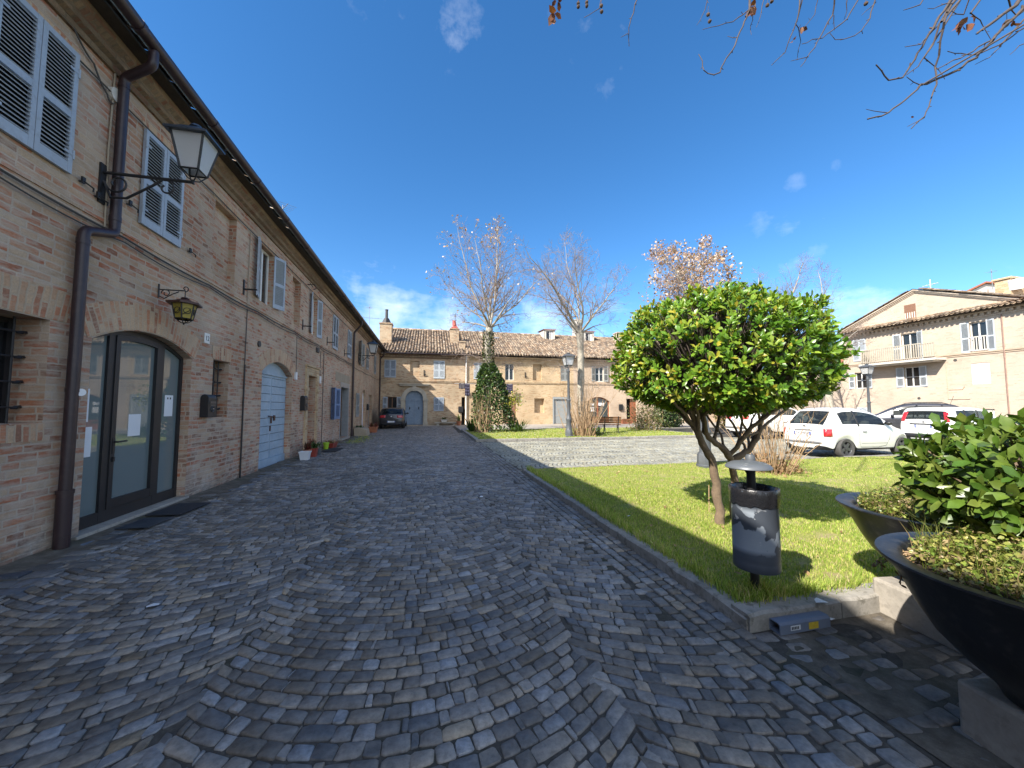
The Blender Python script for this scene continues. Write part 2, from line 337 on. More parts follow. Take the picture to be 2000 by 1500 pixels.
class MB:
    def __init__(s): s.v = []; s.f = []; s.mi = []; s.uvs = []; s.c = []
    def face(s, pts, mi=0, uv=None, col=None):
        i = len(s.v); s.v += [tuple(p) for p in pts]; s.f.append(tuple(range(i, i+len(pts)))); s.mi.append(mi); s.uvs.append(uv); s.c.append(col)
    def idx(s, vs, fs, mi=0, col=None):
        i = len(s.v); s.v += [tuple(p) for p in vs]
        for f in fs: s.f.append(tuple(k+i for k in f)); s.mi.append(mi); s.uvs.append(None); s.c.append(col)
    def box(s, x0, x1, y0, y1, z0, z1, mi=0, M=None, col=None):
        vs = [(x, y, z) for z in (z0, z1) for y in (y0, y1) for x in (x0, x1)]
        if M is not None: vs = [tuple(M @ Vector(p)) for p in vs]
        s.idx(vs, [(0, 2, 3, 1), (4, 5, 7, 6), (0, 1, 5, 4), (2, 6, 7, 3), (0, 4, 6, 2), (1, 3, 7, 5)], mi, col); return s
    def tube(s, pts, r, n=6, mi=0, caps=True, col=None):
        pts = [Vector(p) for p in pts]; rs = r if isinstance(r, (list, tuple)) else [r]*len(pts)
        vs = []; ref = None
        for i, p in enumerate(pts):
            d = (pts[min(i+1, len(pts)-1)]-pts[max(i-1, 0)])
            d = d.normalized() if d.length > 1e-9 else Vector((0, 0, 1))
            if ref is None: ref = Vector((0, 0, 1)) if abs(d.z) < .9 else Vector((1, 0, 0))
            a = d.cross(ref); a = a.normalized() if a.length > 1e-6 else d.orthogonal().normalized(); b = d.cross(a); ref = -b if False else a.cross(d)
            for k in range(n):
                t_ = 2*math.pi*k/n; vs.append(p+(a*math.cos(t_)+b*math.sin(t_))*rs[i])
        fs = []
        for i in range(len(pts)-1):
            for k in range(n):
                fs.append((i*n+k, i*n+(k+1) % n, (i+1)*n+(k+1) % n, (i+1)*n+k))
        if caps: fs.append(tuple(range(n))[::-1]); fs.append(tuple((len(pts)-1)*n+k for k in range(n)))
        s.idx(vs, fs, mi, col); return s
    def lathe(s, prof, cx=0., cy=0., n=24, mi=0, sx=1., sy=1., close=False, cz=0.):
        vs = []
        for r, z in prof:
            for k in range(n):
                t_ = 2*math.pi*k/n; vs.append((cx+r*sx*math.cos(t_), cy+r*sy*math.sin(t_), cz+z))
        fs = [(i*n+k, i*n+(k+1) % n, (i+1)*n+(k+1) % n, (i+1)*n+k) for i in range(len(prof)-1) for k in range(n)]
        if prof[0][0] > 1e-6 and close: fs.append(tuple(range(n))[::-1])
        if prof[-1][0] > 1e-6 and close: fs.append(tuple((len(prof)-1)*n+k for k in range(n)))
        s.idx(vs, fs, mi); return s
    def prism(s, poly, fn, d0, d1, mi=0):
        """poly of (u, v); fn(u, v, d) gives the world point; a slab from depth d0 to d1"""
        n = len(poly); vs = [fn(u, v, d0) for u, v in poly]+[fn(u, v, d1) for u, v in poly]
        fs = [tuple(range(n))[::-1], tuple(range(n, 2*n))]+[(i, (i+1) % n, n+(i+1) % n, n+i) for i in range(n)]
        s.idx(vs, fs, mi); return s
    def build(s, name, mats, parent=None, smooth=False, local=False, ang=40, bevel=0., rec=True):
        if isinstance(mats, str): mats = [mats]
        off = Vector((0, 0, 0)) if (local or parent is None) else ploc(parent)
        me = bpy.data.meshes.new(name)
        me.from_pydata([(p[0]-off.x, p[1]-off.y, p[2]-off.z) for p in s.v], [], s.f)
        for m in mats: me.materials.append(MATS[m])
        me.polygons.foreach_set('material_index', s.mi)
        ul = me.uv_layers.new(name='UVMap'); uvf = []
        for f, u in zip(s.f, s.uvs): uvf += (u if u else boxuv(s.v, f))
        ul.data.foreach_set('uv', np.array(uvf, dtype=np.float32).ravel())
        if any(c is not None for c in s.c):
            ca = me.color_attributes.new('Col', 'FLOAT_COLOR', 'CORNER'); cf = []
            for f, c in zip(s.f, s.c): cf += [(*(c or (1, 1, 1)), 1)]*len(f)
            ca.data.foreach_set('color', np.array(cf, dtype=np.float32).ravel())
        if rec:
            bm = bmesh.new(); bm.from_mesh(me); bmesh.ops.recalc_face_normals(bm, faces=bm.faces); bm.to_mesh(me); bm.free()
        if smooth:
            me.polygons.foreach_set('use_smooth', [True]*len(me.polygons)); me.set_sharp_from_angle(angle=R_(ang))
        me.update()
        o = bpy.data.objects.new(name, me); link(o, parent)
        if bevel:
            b = o.modifiers.new('bevel', 'BEVEL'); b.width = bevel; b.segments = 2; b.limit_method = 'ANGLE'; b.angle_limit = R_(35)
        return o
def npmesh(name, V, F, mat, parent=None, col=None, smooth=False, local=False, uvxy=False):
    """V (n,3), F (m,k), col (n,3) per vertex"""
    V = np.asarray(V, np.float32)
    if parent is not None and not local: V = V-np.array(ploc(parent), np.float32)
    F = np.asarray(F, np.int32); me = bpy.data.meshes.new(name); k = F.shape[1]
    me.vertices.add(len(V)); me.vertices.foreach_set('co', V.ravel()); me.loops.add(F.size); me.loops.foreach_set('vertex_index', F.ravel())
    me.polygons.add(len(F)); me.polygons.foreach_set('loop_start', np.arange(0, F.size, k, dtype=np.int32))
    me.materials.append(MATS[mat])
    if col is not None:
        ca = me.color_attributes.new('Col', 'FLOAT_COLOR', 'POINT'); ca.data.foreach_set('color', np.c_[col, np.ones(len(col))].astype(np.float32).ravel())
    if uvxy:
        ul = me.uv_layers.new(name='UVMap'); ul.data.foreach_set('uv', V[F.ravel()][:, :2].astype(np.float32).ravel())
    me.update(calc_edges=True); me.validate()
    if smooth: me.polygons.foreach_set('use_smooth', [True]*len(me.polygons))
    o = bpy.data.objects.new(name, me); return link(o, parent)
def dup(o, parent=None):
    c = o.copy(); COL.objects.link(c); c.parent = parent
    for ch in list(o.children):
        dup(ch, c)
    return c
# pixel of the photograph -> a point on a plane of the place
def pray(px, py): return fw + rt*((px-1000)/FPX) - up*((py-750)/FPX)
def onz(px, py, z=0.):
    d = pray(px, py); k = (z-CAMH)/d.z; return Vector((0, 0, CAMH))+d*k
def onx(px, py, x):
    d = pray(px, py); return Vector((0, 0, CAMH))+d*(x/d.x)
def ony(px, py, y):
    d = pray(px, py); return Vector((0, 0, CAMH))+d*(y/d.y)
def atd(px, py, dep): return Vector((0, 0, CAMH))+pray(px, py)*dep

# ------------------------------------------------------------------ the ground
rng = np.random.default_rng(5)
def gz(x):                                            # the square falls away towards the pale house
    return 0. if x < 26 else -(x-26)*.13
mb = MB()
xs = [-60, -4.3, 2, 20, 26, 33, 45, 300]; ys = [-60, 0, 8, 16, 31, 60, 300]
for i in range(len(xs)-1):
    for j in range(len(ys)-1):
        mb.face([(x, y, gz(min(x, 45))-.009) for x, y in ((xs[i], ys[j]), (xs[i+1], ys[j]), (xs[i+1], ys[j+1]), (xs[i], ys[j+1]))])
tag(mb.build('ground', 'joint_dirt'), kind='structure')

def stones(Q, gap, h, colf, jit=.006, zj=.0018, lod=8, rgap=.045):
    """Q (n,4,2) corners -> rounded setts"""
    n = len(Q); Q = Q+(Q[:, [3, 2, 1, 0]]-Q)*rgap+rng.normal(0, jit, Q.shape); cen = Q.mean(1, keepdims=True)
    d = np.linalg.norm(Q-cen, axis=2, keepdims=True); Q = cen+(Q-cen)*np.clip(1-gap/np.maximum(d, .02), .3, 1)
    z = rng.normal(h, zj, n)
    tilt = rng.normal(0, .013, (n, 1, 2))
    if lod == 8:
        a, b = Q, np.roll(Q, -1, 1); cut = rng.uniform(.05, .20, (n, 4, 1)); cut2 = rng.uniform(.05, .20, (n, 4, 1))
        O = np.stack([a+(b-a)*cut, b+(a-b)*cut2], 2).reshape(n, 8, 2)
    else: O = Q
    k = O.shape[1]
    I = cen+(O-cen)*.92; zi = z[:, None]+((I-cen)*tilt).sum(2); zo = zi-.0045
    Lo = cen+(O-cen)*1.0
    V = np.concatenate([np.c_[I.reshape(-1, 2), zi.ravel()].reshape(n, k, 3), np.c_[Lo.reshape(-1, 2), zo.ravel()].reshape(n, k, 3),
                        np.c_[Lo.reshape(-1, 2), np.full(n*k, -.028)].reshape(n, k, 3), np.c_[cen.reshape(-1, 2), z+rng.normal(.002, .002, n)].reshape(n, 1, 3)], 1)
    nv = 3*k+1; base = (np.arange(n)*nv)[:, None]; F = []
    for i in range(k):
        j = (i+1) % k
        F.append(np.c_[base+k+i, base+k+j, base+j, base+i]); F.append(np.c_[base+2*k+i, base+2*k+j, base+k+j, base+k+i])
    T = [np.c_[base+i, base+(i+1) % k, base+3*k, base+3*k] for i in range(k)]
    F = np.concatenate(F); T = np.concatenate(T)[:, :3]
    C = np.repeat(colf(cen[:, 0]), nv, 0)
    return V.reshape(-1, 3), F, T, C
def setts(name, Q, gap, h, colf, mat, **k):
    V, F, T, C = stones(Q, gap, h, colf, **k)
    me = bpy.data.meshes.new(name); nl = F.size+T.size
    me.vertices.add(len(V)); me.vertices.foreach_set('co', V.astype(np.float32).ravel())
    me.loops.add(nl); me.loops.foreach_set('vertex_index', np.r_[F.ravel(), T.ravel()].astype(np.int32))
    me.polygons.add(len(F)+len(T)); me.polygons.foreach_set('loop_start', np.r_[np.arange(len(F))*4, F.size+np.arange(len(T))*3].astype(np.int32))
    me.materials.append(MATS[mat])
    ca = me.color_attributes.new('Col', 'FLOAT_COLOR', 'POINT'); ca.data.foreach_set('color', np.c_[C, np.ones(len(C))].astype(np.float32).ravel())
    ul = me.uv_layers.new(name='UVMap'); ul.data.foreach_set('uv', V[np.r_[F.ravel(), T.ravel()]][:, :2].astype(np.float32).ravel())
    me.update(calc_edges=True); me.validate(); me.polygons.foreach_set('use_smooth', [True]*len(me.polygons)); me.set_sharp_from_angle(angle=R_(50))
    o = bpy.data.objects.new(name, me); link(o); return tag(o, kind='structure')
def arcs(xa, xb, ya, yb, Wc, x0, d, sw, swap=False):
    out = []; Rr = Wc*.84; th = math.asin(Wc/2/Rr)
    n = max(4, round(2*Rr*th/sw))
    for c in range(int((xa-x0)/Wc)-1, int((xb-x0)/Wc)+2):
        xc = x0+c*Wc; k = np.arange(int((ya-Rr)/d)-1, int(yb/d)+2); y0 = k*d+(c % 2)*d*.5
        e = np.linspace(-th, th, n+1)[None, :]+np.c_[np.zeros((len(k), 1)), rng.normal(0, .018, (len(k), n-1)), np.zeros((len(k), 1))]
        sh = rng.uniform(-.5, .5, (len(k), 1))*(2*th/n)*.8
        e[:, 1:-1] += sh; e[:, [0, -1]] += rng.normal(0, .02, (len(k), 2)); e[:, 0] -= .01; e[:, -1] += .01
        dk = d*rng.uniform(.94, 1.06, (len(k), 1))
        px = xc+Rr*np.sin(e); py = y0[:, None]+Rr*(1-np.cos(e)); tk = d*np.cos(e)
        qx = px-np.sin(e)*tk*np.clip(1-(np.abs(e)/th)**4, 0, 1)*.9; qx = xc+np.clip(qx-xc, -Rr*.999, Rr*.999); qy = y0[:, None]+d+Rr*(1-np.sqrt(1-((qx-xc)/Rr)**2))
        q = np.stack([np.stack([px[:, :-1], py[:, :-1]], -1), np.stack([px[:, 1:], py[:, 1:]], -1), np.stack([qx[:, 1:], qy[:, 1:]], -1), np.stack([qx[:, :-1], qy[:, :-1]], -1)], 2)
        out.append(q.reshape(-1, 4, 2))
    Q = np.concatenate(out)
    if swap: Q = Q[:, ::-1, ::-1]
    return Q
def rows(xa, xb, ya, yb, d, sw, alongx=True):
    out = []
    nr = max(1, round((yb-ya)/d))
    for r in range(nr):
        y = ya+r*(yb-ya)/nr; y2 = ya+(r+1)*(yb-ya)/nr; x = xa-rng.uniform(0, sw)
        while x < xb:
            w = sw*rng.uniform(.7, 1.35); out.append([(x, y), (x+w, y), (x+w, y2), (x, y2)]); x += w
    Q = np.array(out)
    return Q
def inside(Q, fn):
    c = Q.mean(1); return Q[fn(c[:, 0], c[:, 1])]
def colour(lo, hi, warm=.02, p=1.):
    def f(c):
        n = len(c); v = lo+(hi-lo)*rng.random(n)**p; w = rng.normal(0, warm, n)
        return np.stack([v*(1+w*1.5), v*(1+w*.3), v*(1.0-w*1.5)], 1)
    return f
_c = colour(.095, .235, .045, 1.35)
def cs(c): return _c(c)*np.array((1.06, 1.0, .93))
Q = arcs(-3.6, 1.75, .2, 14.5, 2.10, -.10, .094, .096)
setts('street', inside(Q, lambda x, y: (x > -3.45) & (x < 1.72) & (y > .25) & (y < 14) & (x < y*2.2+1.2)), .0032, 0, cs, 'sett', jit=.0042)
Q = arcs(-3.6, 1.75, 14, 31, 2.10, -.10, .10, .10)
setts('street', inside(Q, lambda x, y: (x > -3.3) & (x < 1.72) & (y > 14) & (y < 30)), .005, 0, cs, 'sett', lod=4)
Q = rows(.2, 30, 0, .40, .10, .105)
Q = np.stack([Q[:, :, 1]+1.72, Q[:, :, 0]], -1)[:, ::-1]        # three straight courses along the kerb
setts('street_border', inside(Q, lambda x, y: (y < 22)), .008, .001, cs, 'sett')
# the branch road between the two lawns, and the parking strip
def cp(c):
    n = len(c); v = rng.uniform(.20, .33, n); w = rng.normal(.5, .5, n)*.08
    return np.stack([v*(1+w), v*(1+w*.3), v*(.86-w)], 1)
Q = arcs(8.4, 16.4, 2.1, 22, 1.1, .3, .12, .12, swap=True)
setts('path', inside(Q, lambda x, y: (x > 2.16) & (x < 22) & (y > 8.49) & (y < 15.95)), .008, 0, cp, 'dry_sett', lod=4)
# worn, half buried paving beside the planters
def cw(c):
    n = len(c); v = rng.uniform(.10, .20, n)**1.0; w = rng.normal(.8, .4, n)*.12
    return np.stack([v*(1+w), v, v*(1-w)], 1)
Q = rows(2.16, 6.5, -.4, 2.3, .115, .125); Q = Q[rng.random(len(Q)) < .72]
setts('worn_paving', inside(Q, lambda x, y: (x > 2.16) & (x < 6.2) & (y < 2.17) & (y > -.3)), .010, -.003, cw, 'dry_sett', zj=.004, jit=.011)
mb = MB(); N = 40
for i in range(N):
    for j in range(24):
        p = []
        for a, b in ((i, j), (i+1, j), (i+1, j+1), (i, j+1)):
            x = 2.15+a*.11; y = -.5+b*.113; p.append((x, y, -.008+.010*mnoise.noise(Vector((x*3, y*3, 1)))))
        mb.face(p)
tag(mb.build('bare_earth', 'earth', smooth=True), kind='structure')
# dirty strip at the foot of the brick house
mb = MB()
for i in range(100):
    y = -1+i*.32
    for (xa, xb, za, zb) in ((-3.9, -3.62, .03, .008), (-3.62, -3.3, .008, -.016)):
        f = lambda x, yy, z: (x, yy, z+.008*mnoise.noise(Vector((x*4, yy*3, 2))))
        mb.face([f(xa, y, za), f(xb, y, zb), f(xb, y+.32, zb), f(xa, y+.32, za)])
tag(mb.build('gutter_strip', 'earth', smooth=True), kind='structure')
Q = np.stack([rows(.3, 31, 0, .4, .2, .3)[:, :, 1]-3.84, rows(.3, 31, 0, .4, .2, .3)[:, :, 0]], -1) if False else rows(-3.84, -3.36, .3, 31, .17, .24)
setts('gutter_stones', inside(Q, lambda x, y: rng.random(len(x)) < .6), .012, .006, colour(.07, .15, .08), 'sett', zj=.006, jit=.012, lod=4)
# paved footway before the far houses and the yard to the right
mb = MB(); mb.box(2.0, 32, 23.6, 31, -.4, .03); mb.box(-4, 2.0, 29.7, 31, -.4, .02)
tag(mb.build('pavement', 'concrete'), kind='structure')
mb = MB()
for i in range(13):
    x = 21.9+i*1.0; mb.face([(x, -20, gz(x)-.012), (x+1, -20, gz(x+1)-.012), (x+1, 23.6, gz(x+1)-.012), (x, 23.6, gz(x)-.012)])
tag(mb.build('yard', 'concrete'), kind='structure')

# lawns: a soil sheet, blades, and the stone kerb
def lawn_h(x, y): return .082+.025*mnoise.noise(Vector((x*.5, y*.5, 3)))+.012*mnoise.noise(Vector((x*2.3, y*2.3, 7)))
def lawn(x0, x1, y0, y1, step):
    mb = MB(); nx = round((x1-x0)/step); ny = round((y1-y0)/step)
    vs = [(x0+(x1-x0)*i/nx, y0+(y1-y0)*j/ny) for j in range(ny+1) for i in range(nx+1)]
    mb.idx([(x, y, lawn_h(x, y)) for x, y in vs], [(j*(nx+1)+i, j*(nx+1)+i+1, (j+1)*(nx+1)+i+1, (j+1)*(nx+1)+i) for j in range(ny) for i in range(nx)])
    return tag(mb.build('lawn', 'lawn_soil', smooth=True), kind='structure')
lawn(2.205, 21.8, 2.31, 8.47, .25); lawn(2.2, 13.9, 16.15, 23.4, .4)
def blades(name, pts, hmin, hmax, wmin, wmax, parent=None, lean=.5, zf=None, pal=None):
    n = len(pts); x, y = pts[:, 0], pts[:, 1]
    z = np.array([lawn_h(a, b) for a, b in pts]) if zf is None else zf(x, y)
    h = rng.uniform(hmin, hmax, n); w = rng.uniform(wmin, wmax, n); a = rng.uniform(0, 2*np.pi, n); b = rng.uniform(0, 2*np.pi, n)
    l = rng.uniform(.1, lean, n)*h
    dx, dy = np.cos(a)*w/2, np.sin(a)*w/2; lx, ly = np.cos(b)*l, np.sin(b)*l
    V = np.stack([np.stack([x-dx, y-dy, z-.01], 1), np.stack([x+dx, y+dy, z-.01], 1), np.stack([x+dx*.8+lx*.35, y+dy*.8+ly*.35, z+h*.6], 1), np.stack([x-dx*.8+lx*.35, y-dy*.8+ly*.35, z+h*.6], 1), np.stack([x+lx, y+ly, z+h], 1)], 1)
    i = (np.arange(n)*5)[:, None]; F = np.concatenate([np.c_[i, i+1, i+2], np.c_[i, i+2, i+3], np.c_[i+3, i+2, i+4]])
    pal = np.array(pal or [(.28, .39, .065), (.39, .47, .10), (.19, .29, .045), (.52, .49, .18), (.56, .48, .27)])
    pr = np.array([.30, .28, .17, .16, .09][:len(pal)]); c = pal[rng.choice(len(pal), n, p=pr/pr.sum())]*rng.uniform(.75, 1.2, (n, 1))
    return npmesh(name, V.reshape(-1, 3), F, 'grass_blade', parent, np.repeat(c, 5, 0))
def scatter(n, x0, x1, y0, y1, thin=.42):
    p = np.c_[rng.uniform(x0, x1, n), rng.uniform(y0, y1, n)]
    k = np.array([mnoise.noise(Vector((a*1.1, b*1.1, 5)))*.6+mnoise.noise(Vector((a*4, b*4, 9)))*.5 for a, b in p])
    return p[k > -thin+rng.normal(0, .12, n)]
g = np.concatenate([scatter(92000, 2.20, 6.5, 2.32, 6.0, .30), scatter(60000, 2.20, 12.5, 6.0, 8.36), scatter(30000, 6.5, 14, 2.5, 6), scatter(14000, 12.5, 21.7, 2.5, 8.36)])
tag(blades('grass', g, .012, .036, .004, .008), kind='stuff')
g = scatter(26000, 2.25, 13.85, 16.2, 23.3, .6)
tag(blades('grass', g, .03, .07, .012, .022), kind='stuff')
g = np.concatenate([np.c_[rng.normal(2.43, .07, 420), rng.normal(2.43, .05, 420)], np.c_[rng.uniform(2.17, 2.30, 2600), rng.uniform(2.32, 8.3, 2600)], np.c_[rng.uniform(2.25, 3.3, 900), rng.normal(2.35, .03, 900)]])
tag(blades('long_grass', g, .05, .13, .005, .009, lean=.8), kind='stuff')
# white daisies in the far lawn
g = scatter(900, 2.4, 13.7, 16.3, 22.5, .2); z = np.array([lawn_h(a, b) for a, b in g])+.07
V = np.stack([np.c_[g+np.array([(dx, dy)])*.022, z] for dx, dy in ((-1, -1), (1, -1), (1, 1), (-1, 1))], 1)
tag(npmesh('daisies', V.reshape(-1, 3), np.arange(len(V)*4).reshape(-1, 4), 'white_paint'), kind='stuff')

def kerb(name, pts, w, h, ln=.95, label=None):
    """a row of kerb stones along a straight line"""
    mb = MB(); a, b = Vector(pts[0]), Vector(pts[1]); d = (b-a); L = d.length; d.normalize(); n = Vector((d.y, -d.x)); k = round(L/ln)
    for i in range(k):
        s0, s1 = L*i/k+.004, L*(i+1)/k-.004; dz = random.uniform(-.008, .008)
        for j in range(6):
            t0, t1 = s0+(s1-s0)*j/6, s0+(s1-s0)*(j+1)/6
            def P(t_, o, z):
                q = a+d*t_+n*o; e = .012*mnoise.noise(Vector((q.x*5, q.y*5, z*9))); return (q.x+n.x*e, q.y+n.y*e, z+(dz+e if z > 0 else 0))
            for (o0, z0, o1, z1) in ((0, -.1, 0, h-.015), (0, h-.015, .02, h), (.02, h, w, h), (w, h, w, -.1)):
                mb.face([P(t0, o0, z0), P(t1, o0, z0), P(t1, o1, z1), P(t0, o1, z1)])
            if j == 0: mb.face([P(t0, 0, -.1), P(t0, 0, h-.015), P(t0, .02, h), P(t0, w, h), P(t0, w, -.1)])
            if j == 5: mb.face([P(t1, 0, -.1), P(t1, 0, h-.015), P(t1, .02, h), P(t1, w, h), P(t1, w, -.1)])
    return tag(mb.build(name, 'kerb_stone', smooth=True, ang=30, rec=True), kind='structure')
random.seed(3)
kerb('kerb', ((2.11, 2.20), (2.11, 8.45)), .11, .095)
kerb('kerb', ((3.7, 2.19), (2.11, 2.19)), .16, .115); kerb('kerb', ((6.5, 2.19), (3.7, 2.19)), .16, .115)
kerb('kerb', ((2.11, 8.45), (21.9, 8.45)), .12, .10)
kerb('kerb', ((13.9, 16.1), (1.98, 16.1)), .14, .11); kerb('kerb', ((1.98, 16.1), (1.98, 23.5)), .14, .12); kerb('kerb', ((13.9, 23.5), (13.9, 16.1)), .12, .1); kerb('kerb', ((1.98, 23.45), (13.9, 23.45)), .12, .08)
# ------------------------------------------------------------------ houses
XL, YF, XR = -3.85, 31.0, 33.0
class Side:
    def __init__(s, kind): s.k = kind; s.rot = {'L': math.pi/2, 'F': 0, 'R': -math.pi/2}[kind]; s.sg = -1 if kind == 'R' else 1
    def __call__(s, u, z, d=0.):
        return (XL+d, u, z) if s.k == 'L' else (u, YF-d, z) if s.k == 'F' else (XR-d, u, z)
    def box(s, mb, u0, u1, z0, z1, d0, d1, mi=0):
        a, b = s(u0, z0, d0), s(u1, z1, d1)
        mb.box(min(a[0], b[0]), max(a[0], b[0]), min(a[1], b[1]), max(a[1], b[1]), min(a[2], b[2]), max(a[2], b[2]), mi); return mb
SL, SF, SR = Side('L'), Side('F'), Side('R')
def archpts(u0, u1, zs, rise, n=14):
    if rise <= 0: return [(u0, zs), (u1, zs)]
    w = (u1-u0)/2; r = (w*w+rise*rise)/(2*rise); uc = (u0+u1)/2; zc = zs+rise-r; a = math.asin(min(1, w/r))
    if rise > w: a = math.pi-a
    return [(uc+r*math.sin(-a+2*a*i/n), zc+r*math.cos(-a+2*a*i/n)) for i in range(n+1)]
def wall(sd, u0, u1, z0, z1, ops, mats, parent, name='wall'):
    """ops: (u0, u1, z0, spring, rise, depth, back) ; back None = open"""
    mb = MB(); us = sorted({u0, u1}|{q for o in ops for q in o[:2]}); zs = sorted({z0, z1}|{q for o in ops for q in (o[2], o[3]+o[4])})
    us = [q for q in us if u0 <= q <= u1]; zs = [q for q in zs if z0 <= q <= z1]
    for i in range(len(us)-1):
        for j in range(len(zs)-1):
            uc, zc = (us[i]+us[i+1])/2, (zs[j]+zs[j+1])/2
            if any(o[0] < uc < o[1] and o[2] < zc < o[3]+o[4] for o in ops): continue
            mb.face([sd(us[i], zs[j]), sd(us[i+1], zs[j]), sd(us[i+1], zs[j+1]), sd(us[i], zs[j+1])])
    for o in ops:
        a, b, lo, sp, rise, dep, back = o; P = archpts(a, b, sp, rise); top = sp+rise
        if rise > 0:
            for (p, q) in zip(P, P[1:]): mb.face([sd(*p), sd(*q), sd(q[0], top), sd(p[0], top)])
        ring = [(a, lo)]+P+[(b, lo)]
        for (p, q) in zip(ring, ring[1:]+ring[:1]): mb.face([sd(*p), sd(*q), sd(*q, -dep), sd(*p, -dep)], 1)
        if back is not None: mb.face([sd(*p, -dep) for p in ring], back)
    return mb.build(name, mats, parent, rec=False)
def voussoir(sd, parent, u0, u1, zs, rise, h=.3, d=.006, mat='upright_brick', fan=.0):
    mb = MB(); P = archpts(u0, u1, zs, rise, 16) if rise > 0 else [(u0+(u1-u0)*i/8, zs) for i in range(9)]
    uc = (u0+u1)/2; w = (u1-u0)/2; L = 0
    for i, (p, q) in enumerate(zip(P, P[1:])):
        def up_(p):
            if rise > 0:
                r = (w*w+rise*rise)/(2*rise); zc = zs+rise-r; v = Vector((p[0]-uc, p[1]-zc)).normalized(); return (p[0]+v.x*h, p[1]+v.y*h)
            return (p[0]+(p[0]-uc)/w*fan, p[1]+h)
        l = math.hypot(q[0]-p[0], q[1]-p[1]); A, B = up_(p), up_(q)
        mb.face([sd(*p, d), sd(*q, d), sd(*B, d), sd(*A, d)], 0, uv=[(L+u0*7, 0), (L+l+u0*7, 0), (L+l+u0*7, h), (L+u0*7, h)]); L += l
        mb.face([sd(*p, d), sd(*q, d), sd(*q, -.02), sd(*p, -.02)], 0); mb.face([sd(*A, d), sd(*B, d), sd(*B, -.02), sd(*A, -.02)], 0)
    return mb.build('brick_arch', mat, parent, rec=False)
_sh = {}
def shutter_mesh(w, h, flip, mat, mid=.47, slats=True):
    k = (round(w, 2), round(h, 2), flip, mat)
    if k in _sh: return _sh[k].copy() if False else _sh[k]
    mb = MB(); t_ = .036; st, rt_, rb, rm = .05, .06, .11, .075
    sg = -1 if flip else 1
    def bx(x0, x1, y0, y1, z0, z1): mb.box(min(sg*x0, sg*x1), max(sg*x0, sg*x1), y0, y1, z0, z1)
    bx(0, st, -t_, 0, 0, h); bx(w-st, w, -t_, 0, 0, h)
    zm = h*mid
    for z0, z1 in ((0, rb), (zm-rm/2, zm+rm/2), (h-rt_, h)): bx(st, w-st, -t_+.002, -.002, z0, z1)
    for za, zb in ((rb, zm-rm/2), (zm+rm/2, h-rt_)):
        n = max(3, int((zb-za)/.041))
        for i in range(n):
            z = za+(i+.5)*(zb-za)/n; M = Matrix.Translation((sg*w/2, -t_/2, z)) @ Matrix.Rotation(R_(40), 4, 'X')
            mb.box(-(w/2-st), w/2-st, -.0255, .0255, -.0045, .0045, 0, M)
    for z in (h*.16, h*.84): mb.tube([(0, -t_-.004, z-.05), (0, -t_-.004, z+.05)], .011, 6); bx(0, .10, -t_-.005, -t_+.001, z-.014, z+.014)
    me = mb.build('shutter', mat, None, local=True); d = me.data; bpy.data.objects.remove(me); _sh[k] = d; return d
def shutters(sd, parent, u0, u1, z0, z1, mat='shutter_paint', op=(0, 0), d=.012, label=None):
    w = (u1-u0)/2-.004; h = z1-z0
    if op == (0, 0):
        m0 = MB(); sd.box(m0, u0+.03, u1-.03, z0+.03, z1-.03, d-.008, d-.004); m0.build('window', 'dark_room', parent)  # dark sheet on the solid wall stands in for shade between the slats
    for side in (0, 1):
        if op[side] is None: continue
        lowx = (side == 0)
        u = (u0 if lowx else u1) if sd.sg > 0 else (u1 if lowx else u0)
        me = shutter_mesh(w, h, not lowx, mat)
        o = bpy.data.objects.new('shutter', me); link(o, parent)
        o.location = Vector(sd(u, z0, d))-ploc(parent)
        o.rotation_euler = (0, 0, sd.rot+(-1 if lowx else 1)*R_(op[side]))
        if label: o['label'] = label
def window(sd, parent, u0, u1, z0, z1, d, mat='white_paint', nx=2, nz=2, glass='window_glass', curtain=None, bar=.05):
    mb = MB(); b = bar
    sd.box(mb, u0, u0+b, z0, z1, d-.05, d); sd.box(mb, u1-b, u1, z0, z1, d-.05, d); sd.box(mb, u0+b, u1-b, z0, z0+b, d-.05, d-.002); sd.box(mb, u0+b, u1-b, z1-b, z1, d-.05, d-.002)
    for i in range(1, nx):
        u = u0+(u1-u0)*i/nx; sd.box(mb, u-.035, u+.035, z0+b, z1-b, d-.045, d+.004)
    for j in range(1, nz):
        z = z0+(z1-z0)*j/nz; sd.box(mb, u0+b, u1-b, z-.014, z+.014, d-.04, d-.006)
    o = mb.build('window', mat, parent)
    m2 = MB(); m2.face([sd(u0+b, z0+b, d-.03), sd(u1-b, z0+b, d-.03), sd(u1-b, z1-b, d-.03), sd(u0+b, z1-b, d-.03)]); m2.build('pane', glass, o, rec=False)
    if curtain:
        m3 = MB(); n = 16
        for i in range(n):
            ua, ub = u0+b+(u1-u0-2*b)*i/n, u0+b+(u1-u0-2*b)*(i+1)/n
            m3.face([sd(ua, z0+b, d+.0-.028+.0*i), sd(ub, z0+b, d-.028), sd(ub, z1-b, d-.028), sd(ua, z1-b, d-.028)])
        m3.build('curtain', curtain, o, rec=False)
    return o
TILE_PAL = np.array([(.34, .235, .155), (.42, .31, .215), (.26, .19, .135), (.38, .31, .235), (.20, .155, .12), (.46, .36, .255)])
